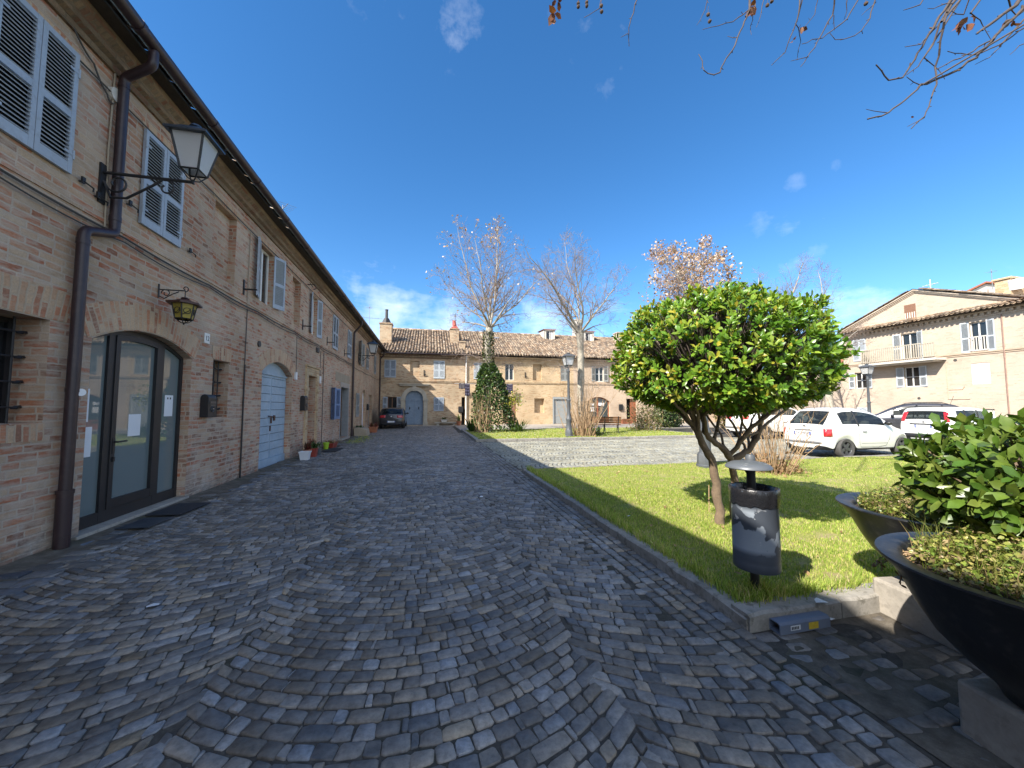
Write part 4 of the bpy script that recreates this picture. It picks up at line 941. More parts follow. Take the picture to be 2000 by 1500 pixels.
def dormer(parent, x):
    y = 35.6; z = roofz(y)-.05; mb = MB()
    x0, x1 = x-.55, x+.55; zt_ = z+1.12
    for a, b in ((x0, x0+.18), (x1-.18, x1)): mb.box(a, b, y, y+.12, z-.1, zt_)
    mb.box(x0+.18, x1-.18, y, y+.12, zt_-.14, zt_)
    mb.face([(x0, y, z-.1), (x0, y, zt_), (x0, y+2.2, zt_+.1)]); mb.face([(x1, y, z-.1), (x1, y, zt_), (x1, y+2.2, zt_+.1)])
    d_ = mb.build('dormer', 'white_plaster', parent)
    mb = MB(); mb.face([(x0-.12, y-.12, zt_), (x1+.12, y-.12, zt_), (x1+.12, y+2.2, zt_+.16), (x0-.12, y+2.2, zt_+.16)]); mb.face([(x0-.12, y-.12, zt_+.05), (x1+.12, y-.12, zt_+.05), (x1+.12, y+2.2, zt_+.21), (x0-.12, y+2.2, zt_+.21)]); mb.face([(x0-.12, y-.12, zt_), (x1+.12, y-.12, zt_), (x1+.12, y-.12, zt_+.05), (x0-.12, y-.12, zt_+.05)])
    mb.build('dormer_roof', 'terracotta', d_, rec=False)
    mb = MB(); mb.box(x0+.18, x1-.18, y+.06, y+.08, z-.1, zt_-.14); mb.build('pane', 'window_glass', d_)
    mb = MB(); mb.box(x-.03, x+.03, y+.03, y+.058, z-.1, zt_-.14); mb.box(x+.1, x+.34, y+.035, y+.055, z+.1, zt_-.2); mb.build('window_frame', 'white_paint', d_)
dormer(rB, 12.0-.2); dormer(rC, 16.05)
chimney(rC, 15.9, 38.4, .8, 1.5, pot=False, mat='white_plaster'); chimney(rC, 19.6, 35.8, .95, .95, pot=False, mat='pale_brick')
mb = MB()
for i in range(2): mb.face([(5.2+i*.8, 35.0, roofz(35)+.18), (5.75+i*.8, 35.0, roofz(35)+.18), (5.75+i*.8, 35.4, roofz(35.4)+.18), (5.2+i*.8, 35.4, roofz(35.4)+.18)])
mb.build('skylight', 'zinc', rB, rec=False)

# --- pale gabled house on the right
hR = empty('gabled_house', (XR+4, 18.9, -1), 'pale brick gabled house with balcony and white shutters behind the parked cars', 'house')
y0r, y1r, zpk, yc_ = 6.0, 23.75, 9.62, 18.95
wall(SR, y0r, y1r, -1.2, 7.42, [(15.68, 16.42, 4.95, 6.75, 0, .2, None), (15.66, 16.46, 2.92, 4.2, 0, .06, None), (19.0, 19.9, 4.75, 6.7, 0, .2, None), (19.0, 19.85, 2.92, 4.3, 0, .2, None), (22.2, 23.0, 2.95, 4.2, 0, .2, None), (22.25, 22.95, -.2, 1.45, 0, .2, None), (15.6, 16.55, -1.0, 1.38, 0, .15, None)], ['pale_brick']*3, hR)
mb = MB(); mb.prism([(14.4, 7.42), (23.6, 7.42), (23.3, 7.65), (yc_, 9.50), (14.5, 7.62)], lambda u, z, d: SR(u, z, d), -.35, 0); mb.box(XR+.35, XR+12, y0r, y1r, -1.2, 7.4); mb.build('gable_wall', 'pale_brick', hR)
mb = MB(); mb.box(XR+.25, XR+.3, y0r, y1r, -1.2, 7.2); mb.build('inner_wall', 'dark_room', hR)
mb = MB(); SR.box(mb, 18.95, 19.6, 7.72, 8.72, .002, .006); pw = mb.build('window', 'brown_shutter', hR); pw['label'] = 'small shuttered attic window'
mb = MB()
for i in range(5): SR.box(mb, 19.0+i*.13, 19.05+i*.13, 7.75, 8.15, .008, .03)
mb.build('railing', 'white_plaster', pw)
cornice(SR, hR, y0r, y1r, [(4.72, 4.78, .04), (4.82, 4.9, .07)], 'rosy_brick', 'string_course')
# eave over the facade: band, scalloped tile row
cornice(SR, hR, y0r, y1r, [(7.0, 7.10, .06), (7.25, 7.33, .22)], 'pale_brick', 'eave_cornice')
mb = MB(); u = y0r+.1
while u < y1r-.1: SR.box(mb, u, u+.14, 7.10, 7.25, -.01, .16); u += .29
mb.build('dentils', 'pale_brick', hR)
rf = MB(); rf.face([SR(y0r, 7.36, .55), SR(y1r+.1, 7.36, .55), SR(y1r+.1, 7.62, 0), SR(y0r, 7.62, 0)]); rf.face([SR(y0r, 7.34, .55), SR(y1r+.1, 7.34, .55), SR(y1r+.1, 7.34, 0), SR(y0r, 7.34, 0)])
roofR = rf.build('roof', 'soil', hR, rec=False)
U = Vector((1, 0, .47)).normalized(); t_ = tiles(hR, (XR-.58, y0r, 7.36), (0, 1, 0), U, int((y1r+.1-y0r)/.235), 2, .235, .34, 'eave_tiles'); t_.parent = roofR
for (ya, yb_, za, zb_) in ((23.9, yc_, 7.55, zpk), (14.0, yc_, 7.55, zpk)):
    mb = MB(); A_ = lambda y_, z_, d: (XR-d, y_, z_)
    d_ = Vector((yb_-ya, zb_-za)).normalized(); n_ = Vector((-d_.y, d_.x)); n_ = n_ if n_.y > 0 else -n_
    for o0, o1, dd_ in ((-.02, .06, .17), (-.10, -.022, .11), (-.17, -.102, .05)):
        mb.prism([(ya+n_.x*o0, za+n_.y*o0), (yb_, zb_+o0/n_.y), (yb_, zb_+o1/n_.y), (ya+n_.x*o1, za+n_.y*o1)], A_, -.05, dd_)
    mb.build('raking_cornice', 'pale_brick', roofR)
    mb = MB(); mb.face([A_(ya+n_.x*.1, za+n_.y*.1, .2), A_(yb_, zb_+.1/n_.y, .2), A_(yb_, zb_+.1/n_.y, -12), A_(ya+n_.x*.1, za+n_.y*.1, -12)]); t2 = mb.build('roof_slope', 'soil', roofR, rec=False)
    L = math.hypot(yb_-ya, zb_-za); UU = Vector((0, d_.x, d_.y)); t3 = tiles(hR, (XR-.22, ya+n_.x*.1, za+n_.y*.1), (1, 0, 0), UU, 8, int(L/.36), .235, .36, 'roof_tiles'); t3.parent = roofR
def rshut(u0, u1, z0, z1, op, mat='pale_shutter'): shutters(SR, hR, u0, u1, z0, z1, mat, op=op)
rshut(15.68, 16.42, 4.9, 6.8, (165, 168)); window(SR, hR, 15.68, 16.42, 4.95, 6.75, -.14, 'white_paint', 2, 1)
mb = MB(); SR.box(mb, 15.62, 16.48, 5.8, 5.86, .02, .06); SR.box(mb, 15.62, 16.48, 4.97, 5.03, .02, .06)
for i in range(8): SR.box(mb, 15.66+i*.11, 15.70+i*.11, 5.03, 5.8, .03, .05)
mb.build('railing', 'white_plaster', hR)
mb = MB(); SR.box(mb, 15.66, 16.46, 2.92, 4.2, -.05, -.03); mb.build('blank_panel', 'cream_panel', hR)
mb = MB(); SR.box(mb, 15.6, 16.55, -1.0, 1.38, -.12, -.1); mb.build('garage_door', 'cream_panel', hR)
rshut(19.0, 19.9, 4.78, 6.72, (172, 150)); window(SR, hR, 19.0, 19.9, 4.75, 6.7, -.14, 'white_paint', 2, 1)
rshut(19.0, 19.85, 2.9, 4.32, (172, 172)); window(SR, hR, 19.0, 19.85, 2.92, 4.3, -.14, 'white_paint', 2, 2)
rshut(22.1, 23.0, 5.1, 6.8, (0, 0)); rshut(22.2, 23.0, 2.95, 4.2, (172, 172)); window(SR, hR, 22.2, 23.0, 2.95, 4.2, -.14, 'white_paint', 2, 2); rshut(22.25, 22.95, -.2, 1.45, (0, 0))
# balcony
mb = MB(); SR.box(mb, 17.55, 22.0, 4.58, 4.72, 0, 1.0); SR.box(mb, 17.75, 21.8, 4.50, 4.578, 0, .85); bal = mb.build('balcony', 'white_plaster', hR)
mb = MB(); SR.box(mb, 18.3, 21.9, 5.72, 5.78, .90, .96); SR.box(mb, 17.6, 18.3, 5.66, 5.69, .91, .95); SR.box(mb, 17.6, 21.9, 4.80, 4.84, .90, .96); SR.box(mb, 21.85, 21.9, 4.72, 5.78, 0, .9); SR.box(mb, 21.85, 21.9, 5.72, 5.78, 0, .9)
u = 17.65
while u < 21.9: SR.box(mb, u, u+.05, 4.84, 5.72, .91, .95); u += .125
mb.build('balcony_railing', 'stone_trim', bal)
pipe(hR, [(XR-.05, 15.02, 7.0), (XR-.05, 15.02, .3)], .03, 'pipe_brown')
mb = MB(); mb.tube([SR(17.6, 4.4, .02), SR(17.6, 2.0, .02), SR(16.6, 2.0, .02)], .02, 6); mb.tube([SR(17.55, 2.62, .02), SR(16.9, 2.62, .02), SR(16.8, 2.8, .04)], .02, 6); mb.build('conduit', 'rosy_brick', hR)
mb = MB()
for (u, z) in ((17.15, 4.5), (19.1, 2.1)): mb.tube([SR(u, z, -.01), SR(u, z, .012)], .09, 12)
mb.build('vent', 'cable_grey', hR)
lowb = empty('brick_house', (XR+3, 27.5, 0), 'low plain brick building closing the corner between the rosy house and the gabled house', 'house')
mb = MB(); mb.box(XR+.6, XR+8, 23.8, 33, -1, 4.6); mb.build('wall', 'pale_brick', lowb)
mb = MB(); mb.face([(XR+.2, 23.8, 4.62), (XR+.2, 33, 4.62), (XR+8, 33, 6.6), (XR+8, 23.8, 6.6)]); lr = mb.build('roof', 'terracotta', lowb, rec=False); t_ = tiles(lowb, (XR+.15, 23.8, 4.62), (0, 1, 0), Vector((1, 0, .25)).normalized(), 38, 6, .24, .36, 'roof_tiles'); t_.parent = lr
# houses behind it
hb = empty('gabled_house', (47, 17, 0), 'cream gable with a tiny window rising behind the pale house roof', 'house')
pk = atd(1925, 553, 50); lft = atd(1880, 576, 50); rgt = atd(1990, 560, 50)
zb0 = 6.0
def bp(px, py, d=50): return atd(px, py, d)
mb = MB(); vA = [bp(1876, 578), bp(1926, 554), bp(1995, 559), bp(1995, 640), bp(1876, 640)]; off = Vector((6, 2, 0)); mb.idx([tuple(p) for p in vA]+[tuple(p+off) for p in vA], [(0, 1, 2, 3, 4), (9, 8, 7, 6, 5)]+[(i, (i+1) % 5, 5+(i+1) % 5, 5+i) for i in range(5)]); mb.build('wall', 'white_plaster', hb)
mb = MB()
for a, b in ((0, 1), (1, 2)):
    p, q = vA[a], vA[b]; o_ = Vector((-.4, -.2, .02)); u_ = Vector((0, 0, .22)); f_ = off; mb.idx([tuple(x) for x in (p+o_, q+o_, q+o_+u_, p+o_+u_, p+f_, q+f_, q+f_+u_, p+f_+u_)], [(0, 1, 2, 3), (4, 5, 6, 7), (3, 2, 6, 7), (0, 1, 5, 4), (0, 3, 7, 4), (1, 2, 6, 5)])
mb.build('roof', 'terracotta', hb)
mb = MB(); a = bp(1929, 565, 49.9); b = bp(1935, 576, 49.9); mb.box(a.x-.02, a.x+.05, min(a.y, b.y), max(a.y, b.y), b.z, a.z); mb.build('window', 'brown_shutter', hb)
# the big lichened chimney stands on the pale house's own roof
mb = MB(); p0 = onx(1942, 550, 38.0); p1 = onx(1976, 584, 38.0); mb.box(38, 39.3, p1.y, p0.y, 7.2, p0.z); mb.box(37.9, 39.4, p1.y-.1, p0.y+.1, p0.z+.003, p0.z+.12); mb.build('chimney', 'ochre_brick', roofR)
mb = MB(); mb.tube([(38.4, p1.y-.1, p0.z-.7), (38.2, p1.y-.15, p0.z-.1)], [.45, .35], 10); mb.build('satellite_dish', 'white_plastic', roofR)
mb = MB(); q = onx(1992, 558, 40); mb.box(40, 41.2, q.y-2, q.y, 7, q.z); mb.build('chimney', 'pale_brick', roofR)
mb = MB(); mb.face([(XR-.5, y0r, 7.6), (XR-.5, 14.6, 7.6), (XR+7, 14.6, 8.0), (XR+7, y0r, 8.0)]); mb.build('roof_slope', 'terracotta', roofR, rec=False)
# ------------------------------------------------------------------ street furniture and small things
def spiral(c, r0, r1, a0, a1, ex, ez, n=22):
    return [c+ex*(math.cos(a)*r)+ez*(math.sin(a)*r) for a, r in zip(np.linspace(a0, a1, n), np.linspace(r0, r1, n))]
def lantern_head(parent, c, h, wt, wb, capw, cap='roof_iron', frame='dark_iron', glass='lamp_glass', n=4, rot=math.pi/4, bowl=True):
    """glazed lantern tapering down; c = centre of its bottom ring"""
    mb = MB(); A = [rot+2*math.pi*k/n for k in range(n)]; k_ = 1/math.cos(math.pi/n)
    def ring(r, z): return [Vector((c.x+math.cos(a)*r*k_, c.y+math.sin(a)*r*k_, c.z+z)) for a in A]
    lo, hi = ring(wb/2, 0), ring(wt/2, h)
    for p, q in zip(lo, hi): mb.tube([p, q], wt*.042, 4)
    for rg in (lo, hi):
        for i in range(n): mb.tube([rg[i], rg[(i+1) % n]], wt*.035, 4)
    bot = Vector((c.x, c.y, c.z-h*.28))
    for p in lo: mb.tube([p, p.lerp(bot, .55)+Vector((0, 0, -h*.07)), bot], wt*.022, 5)
    mb.lathe([(.0, -.10*h), (wt*.05, -.08*h), (wt*.03, -.03*h), (wt*.055, .02*h), (wt*.03, .05*h)], c.x, c.y, 8, cz=bot.z)
    mb.build('lantern_frame', frame, parent, smooth=True, ang=50)
    g = MB()
    for i in range(n): g.face([lo[i], lo[(i+1) % n], hi[(i+1) % n], hi[i]])
    g.build('lantern_glass', glass, parent, rec=False)
    mb = MB(); r1, r2, r3 = ring(capw/2, h-.01), ring(capw/2, h+.015), ring(wt*.38, h+h*.20); r4 = ring(wt*.30, h+h*.27)
    for a, b in ((r1, r2), (r2, r3), (r3, r4)):
        for i in range(n): mb.face([a[i], a[(i+1) % n], b[(i+1) % n], b[i]])
    mb.face(r1[::-1]); mb.face(r4)
    mb.lathe([(wt*.17, .25*h), (wt*.19, .30*h), (wt*.15, .34*h), (wt*.21, .37*h), (wt*.16, .44*h), (wt*.06, .48*h), (0, .49*h)], c.x, c.y, 12, cz=c.z+h)
    mb.build('lantern_cap', cap, parent, smooth=True, ang=30)
    mb = MB(); mb.lathe([(0, h*.06), (wt*.10, h*.12), (wt*.12, h*.25), (wt*.06, h*.35), (0, h*.36)], c.x, c.y, 10, cz=c.z); mb.build('bulb', 'white_plastic', parent, smooth=True)
# iron bracket with a big square lantern on the near house
def bracket_lantern(y, zp, reach, zl, h, wt, label, group=None, vert=True):
    t_ = empty('wall_lantern', (XL, y, zp), label, 'lantern', group)
    mb = MB(); mb.box(XL+.002, XL+.022, y-.045, y+.045, zp-.28, zp+.20); ex, ez = Vector((1, 0, 0)), Vector((0, 0, 1)); B = Vector((XL, y, zp+.10))
    mb.tube([B, B+ex*reach], .019, 8)
    if vert:
        mb.tube([B+ex*.02-ez*.14]+spiral(B+ex*.16-ez*.12, .12, .05, math.pi, math.pi*3.2, ex, ez), .011, 6)
        mb.tube([B+ex*.02-ez*.10, B+ex*.10-ez*.30, B+ex*.26-ez*.29, B+ex*reach*.55-ez*.10, B+ex*reach*.66-ez*.005], .014, 8)
        mb.tube(spiral(B+ex*reach*.70-ez*.11, .10, .035, math.pi*.6, -math.pi*1.3, ex, ez), .011, 6)
    mb.build('bracket', 'dark_iron', t_, smooth=True)
    lantern_head(t_, Vector((XL+reach, y, zl)), h, wt, wt*.56, wt*1.30)
bracket_lantern(5.26, 4.20, .94, 4.43, .42, .345, 'big black iron lantern with cloudy glass on a scrolled arm by the downpipe')
bracket_lantern(21.9, 4.25, .77, 4.50, .48, .46, 'distant black bracket lantern above the white arched door near the corner')
# small ornate lantern with amber glass
t_ = empty('wall_lantern', (XL, 6.3, 3.0), 'small bronze lantern with amber glass hanging over the glass door', 'lantern')
B = Vector((XL+.01, 6.3, 3.20)); ex, ez = Vector((1, 0, 0)), Vector((0, 0, 1)); mb = MB()
mb.tube([B+ez*.08, B-ez*.12], .010, 6); mb.tube([B, B+ex*.33], .009, 6); mb.tube(spiral(B+ex*.09-ez*.05, .06, .02, math.pi, -math.pi*1.2, ex, ez), .006, 5); mb.tube([B-ez*.09, B+ex*.07-ez*.13, B+ex*.17-ez*.06, B+ex*.25-ez*.02], .007, 5); mb.tube(spiral(B+ex*.33+ez*.03, .045, .015, -math.pi/2, math.pi*1.4, ex, ez), .007, 5); mb.tube([B+ex*.33, B+ex*.33-ez*.10], .006, 5)
mb.build('bracket', 'dark_iron', t_, smooth=True)
lantern_head(t_, B+ex*.33-ez*.42, .22, .25, .18, .37, cap='old_bronze', glass='amber_glass', n=6)
mb = MB(); c = B+ex*.33-ez*.42
for k in range(6):
    a = math.pi/4+2*math.pi*(k+.5)/6; d = Vector((math.cos(a), math.sin(a), 0)); s = Vector((-d.y, d.x, 0)); m = c+d*.112+ez*.11
    mb.tube([m+s*math.cos(x)*.042+ez*math.sin(x)*.042+d*.003 for x in np.linspace(0, 6.28, 13)], .005, 4); mb.tube([m-s*.05-ez*.06, m+s*.02, m+s*.05+ez*.06], .004, 4)
mb.build('scrollwork', 'dark_iron', t_)
# lamp posts
def lamp_post(x, y, label, grp='grey lamp posts round the square'):
    z0 = lawn_h(x, y)-.05 if y < 24 and x < 20 else gz(x)
    t_ = empty('street_lamp', (x, y, z0), label, 'street lamp', grp); mb = MB()
    mb.lathe([(.0, 0), (.21, 0), (.21, .10), (.19, .12), (.18, .34), (.15, .38)], x, y, 8, cz=z0)
    mb.lathe([(.15, .38), (.13, .42), (.12, .80), (.14, .84), (.14, .90), (.11, .95), (.085, 1.15), (.075, 1.7), (.095, 1.74), (.095, 1.80), (.065, 1.84), (.055, 3.1), (.08, 3.14), (.08, 3.19), (.05, 3.22), (.045, 3.34), (0, 3.34)], x, y, 14, cz=z0)
    mb.build('post', 'lamp_grey', t_, smooth=True, ang=35)
    lantern_head(t_, Vector((x, y, z0+3.46)), .42, .47, .30, .60, cap='lamp_grey', frame='lamp_grey')
lamp_post(6.53, 16.9, 'grey lamp post on the far lawn, left of the park bench')
lamp_post(6.42, 7.75, 'grey lamp post mostly hidden by the round-crowned evergreen, only its base showing behind the trunk')
lamp_post(25.5, 17.1, 'grey lamp post standing before the balcony house, behind the white cars')
# cables, hooks, plates on the brick wall
def sagcable(pts, r, x=XL+.03, sag=.03, name='cable', label='', mat='cable_grey', group=None):
    mb = MB(); out = []
    for (y0, z0), (y1, z1) in zip(pts, pts[1:]):
        for i in range(8): t_ = i/8; out.append((x, y0+(y1-y0)*t_, z0+(z1-z0)*t_-sag*4*t_*(1-t_)))
    out.append((x, *pts[-1])); mb.tube(out, r, 5); o = mb.build(name, mat, None); return tag(o, label, 'cable', group)
ys = [0, 2.2, 4, 5.6, 7.5, 9.4, 11.8, 14, 16.6, 18.5, 20.1]
random.seed(4)
sagcable([(y, 3.655+random.uniform(-.01, .01)) for y in ys], .013, XL+.04, .025, label='thicker dark cable along the brick wall under the upper windows')
sagcable([(y, 3.60+random.uniform(-.015, .01)) for y in ys], .009, XL+.045, .05, label='thin sagging cable running just below the thicker wall cable')
sagcable([(20.3, 3.6), (23, 3.58), (26, 3.6), (30.9, 3.62)], .012, XL+.03, .06, label='cable along the farther brick house to the corner')
sagcable([(4.0, 5.34), (7.5, 5.33), (11, 5.34), (15, 5.33), (20, 5.34)], .010, XL+.035, .02, label='thin cable high under the brick cornice')
sagcable([(5.32, 5.62), (5.30, 4.6), (5.32, 3.66)], .012, XL+.02, 0, label='pale vertical cable beside the brown downpipe', mat='old_plaster')
sagcable([(4.75, 5.62), (5.02, 5.45), (5.22, 5.25), (5.30, 5.2)], .010, XL+.03, .03, label='looping cable to the round junction box under the eave')
sagcable([(8.95, 5.3), (8.93, 3.66)], .008, XL+.02, 0, label='thin pale cable down the upper wall left of the open shutters', mat='old_plaster')
sagcable([(8.95, 3.6), (8.94, 2.4)], .009, XL+.02, 0, label='thin cable feeding the dark conduit between the doors')
sagcable([(8.94, 2.4), (8.94, .02)], .016, XL+.025, 0, 'conduit', 'dark vertical conduit on the brick wall right of the small barred window', 'dark_iron')
sagcable([(12.05, 3.55), (12.08, 2.9), (12.08, 2.5)], .007, XL+.02, 0, label='thin drop cable right of the pale blue garage door')
sagcable([(14.55, 3.5), (14.56, 2.55)], .008, XL+.02, 0, label='thin drop cable to the white box by the street door')
sagcable([(14.95, 3.5), (14.97, 1.5), (14.98, .05)], .012, XL+.025, 0, 'conduit', 'long thin pipe down to the ground between street door and blue shutters', 'cable_grey')
def plate(name, y0, y1, z0, z1, d, mat, label, cat, bevel=.004):
    mb = MB(); SL.box(mb, y0, y1, z0, z1, .001, d); o = mb.build(name, mat, None, bevel=bevel); return tag(o, label, cat)
def text_on(parent, s, loc, size, rotm, mat='lead_text', name='lettering', ext=.001):
    cu = bpy.data.curves.new(name, 'FONT'); cu.body = s; cu.size = size; cu.align_x = 'CENTER'; cu.align_y = 'CENTER'; cu.extrude = ext
    o = bpy.data.objects.new(name, cu); COL.objects.link(o); bpy.context.view_layer.update(); dg = bpy.context.evaluated_depsgraph_get()
    me = bpy.data.meshes.new_from_object(o.evaluated_get(dg)); bpy.data.objects.remove(o); me.materials.clear(); me.materials.append(MATS[mat])
    ob = bpy.data.objects.new(name, me); link(ob, parent); M = rotm.to_4x4(); M.translation = Vector(loc)-ploc(parent); ob.matrix_local = M; return ob
ROT_L = Matrix(((0, 0, 1), (1, 0, 0), (0, 1, 0)))       # text facing +X on the left wall
np_ = plate('house_number', 7.47, 7.63, 2.62, 2.80, .015, 'white_paint', 'white house number plate reading 12 beside the glass door', 'house number')
text_on(np_, '12', (XL+.0165, 7.55, 2.705), .12, ROT_L)
plate('junction_box', 5.38, 5.40, 5.2, 5.22, .01, 'old_plaster', 'x', 'box') if False else None
mb = MB(); mb.tube([SL(5.33, 5.33, 0), SL(5.33, 5.33, .05)], .085, 16); tag(mb.build('junction_box', 'white_plaster', None, smooth=True), 'round cream junction box under the eave beside the downpipe', 'junction box')
plate('junction_box', 12.0, 12.12, 2.30, 2.52, .05, 'white_plastic', 'small white box on the wall right of the pale blue garage door', 'junction box')
plate('junction_box', 14.5, 14.62, 2.35, 2.6, .05, 'white_plastic', 'small white box right of the street door surround', 'junction box')
plate('junction_box', 11.9, 12.1, 3.42, 3.58, .06, 'cable_grey', 'x', 'x') if False else plate('junction_box', 14.0, 14.25, 3.40, 3.56, .06, 'cable_grey', 'grey cable box under the string course above the street door', 'junction box')
mb = MB(); mb.tube([SL(9.6, 2.95, 0), SL(9.6, 2.95, .03)], .07, 12); tag(mb.build('wall_vent', 'cable_grey', None), 'round grey vent above the left edge of the pale blue garage door', 'vent')
mb = MB(); q = Vector((XL+.14, pd.y-.02, 1.66)); mb.tube([q, q+Vector((.004, -.003, 0))], .04, 14); tag(mb.build('round_sticker', 'paper', None), 'round white sticker on the brown downpipe', 'sticker')
# letter boxes
def letterbox(y, z, w, h, d, label, slots=1):
    t_ = empty('letter_box', (XL, y, z-h/2), label, 'letter box'); mb = MB(); n = 10
    prof = [(0, z-h/2), (d, z-h/2), (d, z+h/2-d*.6)]+[(d*.5+d*.5*math.cos(a), z+h/2-d*.6+d*.6*math.sin(a)) for a in np.linspace(0.2, math.pi-.2, n)]+[(0, z+h/2-d*.6)]
    mb.prism(prof, lambda a, b, e: (XL+a, e, b), y-w/2, y+w/2); mb.build('box', 'dark_iron', t_, bevel=.006)
    m2 = MB(); m2.box(XL+d+.001, XL+d+.009, y-w*.36, y+w*.36, z+h*.10, z+h*.20); m2.tube([Vector((XL+d+.006, y+w*.18*math.cos(a), z-h*.14+w*.18*math.sin(a))) for a in np.linspace(0, 6.28, 12)], .007, 5); m2.box(XL+d+.001, XL+d+.006, y-w*.32, y+w*.32, z-h*.02, z+h*.06); m2.build('flap', 'roof_iron', t_)
    m3 = MB(); m3.tube([(XL+d, y+w*.1, z-h*.13), (XL+d+.01, y+w*.1, z-h*.13)], .012, 8); m3.build('lock', 'alu', t_)
letterbox(7.58, 1.52, .25, .40, .13, 'black ornate letter box beside the small barred window'); letterbox(12.72, 1.62, .30, .46, .14, 'dark letter box left of the brown street door'); letterbox(25.2, 1.5, .25, .4, .12, 'dark letter box between the white arched door and the grey door')
# shutter hooks and iron stubs in the wall
random.seed(6)
for (y, z, lab) in ((5.05, 4.02, 'iron shutter catch at the lower right of the nearest shutters'), (5.72, 4.12, 'iron shutter catch left of the shutters behind the lantern'), (6.98, 4.02, 'iron shutter catch right of the shutters behind the lantern'), (5.25, 3.96, 'iron shutter catch between downpipe and lantern plate')):
    mb = MB(); mb.tube([SL(y-.07, z, .0), SL(y-.07, z, .05), SL(y+.05, z-.01, .05), SL(y+.05, z-.05, .05)], .009, 5); SL.box(mb, y-.09, y-.05, z-.02, z+.05, .03, .05); tag(mb.build('shutter_catch', 'dark_iron', None), lab, 'shutter catch', 'iron shutter catches')
for (y, z, lab) in ((8.78, 3.98, 'iron bar stub in the wall between niche and open shutters'), (12.55, 4.0, 'iron bar stub in the wall right of the second niche'), (15.4, 3.98, 'iron bar stub left of the closed shutters farther along'), (18.4, 3.95, 'iron bar stub left of the last shutters before the downpipe')):
    mb = MB(); mb.tube([SL(y, z, -.02), SL(y, z, .26)], .018, 6); SL.box(mb, y-.025, y+.025, z-.12, z+.20, .001, .02); tag(mb.build('iron_stub', 'dark_iron', None), lab, 'iron bar', 'iron bar stubs on the brick wall')
mb = MB(); mb.tube([SL(12.9, 5.42, 0), SL(12.9, 5.42, .22), SL(12.9, 5.3, .26), SL(12.9, 5.26, .18)], .012, 6); mb.tube([SL(12.8, 5.45, .1), SL(13.1, 5.40, .1)], .012, 6); tag(mb.build('iron_hook', 'dark_iron', None), 'wrought iron hook under the eave over the second pair of open shutters', 'hook')
# door mats
def slab(name, pts, z0, z1, mat, label, cat):
    mb = MB(); mb.prism(pts, lambda a, b, d: (a, b, d), z0, z1); return tag(mb.build(name, mat, None, bevel=.004), label, cat)
slab('door_mat', [(-3.74, 6.12), (-3.30, 6.07), (-3.26, 6.72), (-3.70, 6.78)], .022, .038, 'mat_rubber', 'dark ribbed rubber mat before the glass door', 'door mat')
slab('door_mat', [(-3.70, 5.56), (-3.34, 5.54), (-3.32, 6.0), (-3.68, 6.02)], .018, .028, 'roof_iron', 'flat grey mat left of the ribbed mat by the downpipe', 'door mat')
slab('door_mat', [(-3.5, 13.5), (-3.0, 13.5), (-3.0, 14.6), (-3.5, 14.6)], .012, .03, 'mat_rubber', 'dark mat on the setts before the brown street door', 'door mat')
# pots along the wall
def tuft(parent, x, y, z, r, h, n, pal, name='plant', seed=1, wide=.02):
    rg = np.random.default_rng(seed); V = []; F = []; C = []; q = 0
    for i in range(n):
        a = rg.uniform(0, 6.28); s_ = rg.uniform(.1, 1)*r; hh = h*rg.uniform(.4, 1); b0 = np.array((x+rg.uniform(-.4, .4)*r, y+rg.uniform(-.4, .4)*r, z)); tip = b0+np.array((math.cos(a)*s_, math.sin(a)*s_, hh)); w = np.array((-math.sin(a), math.cos(a), 0))*wide*rg.uniform(.5, 1.2); m = (b0+tip)/2+np.array((0, 0, hh*.15))
        V += [b0-w*.3, b0+w*.3, m+w, tip, m-w]; F += [(q, q+1, q+2), (q, q+2, q+4), (q+4, q+2, q+3)]; C += [pal[rg.integers(len(pal))]]*5; q += 5
    return npmesh(name, V, F, 'leaf', parent, np.array(C))
GREENS = [(.05, .10, .02), (.09, .15, .03), (.03, .06, .015)]; REDS = [(.18, .04, .03), (.10, .06, .03), (.22, .08, .05)]; DRY = [(.30, .20, .10), (.22, .13, .07), (.40, .28, .15)]
def pot(x, y, w, h, mat, label, plant=None, square=False, ln=None, cat='flower pot', group='pots along the foot of the brick houses', z0=.0, pseed=1, ph=.25):
    t_ = empty('flower_pot', (x, y, z0), label, cat, group); mb = MB()
    if square:
        l = ln or w
        def ring(a, b, z): return [(x-a/2, y-b/2, z0+z), (x+a/2, y-b/2, z0+z), (x+a/2, y+b/2, z0+z), (x-a/2, y+b/2, z0+z)]
        R = [ring(w*.72, l*.78, 0), ring(w*.95, l*.97, h*.86), ring(w*1.04, l*1.03, h*.865), ring(w*1.04, l*1.03, h), ring(w*.9, l*.93, h), ring(w*.86, l*.9, h*.86)]
        for A, Bq in zip(R, R[1:]):
            for i in range(4): mb.face([A[i], A[(i+1) % 4], Bq[(i+1) % 4], Bq[i]])
        mb.face(R[0]); mb.build('pot', mat, t_); s = MB(); s.face(ring(w*.87, l*.91, h*.88)); s.build('soil', 'soil', t_, rec=False)
    else:
        mb.lathe([(0, 0), (w*.34, 0), (w*.46, h*.8), (w*.52, h*.81), (w*.52, h), (w*.44, h), (w*.42, h*.88)], x, y, 18, cz=z0); mb.build('pot', mat, t_, smooth=True); s = MB(); s.lathe([(0, h*.89), (w*.43, h*.885)], x, y, 14, cz=z0); s.build('soil', 'soil', t_, rec=False)
    if plant: tuft(t_, x, y, z0+h*.85, max(w, ln or 0)*.7, ph, 60, plant, seed=pseed)
    return t_
pot(-3.42, 11.75, .26, .24, 'white_plastic', 'white square plastic pot, empty, nearest to the pale blue garage door', square=True)
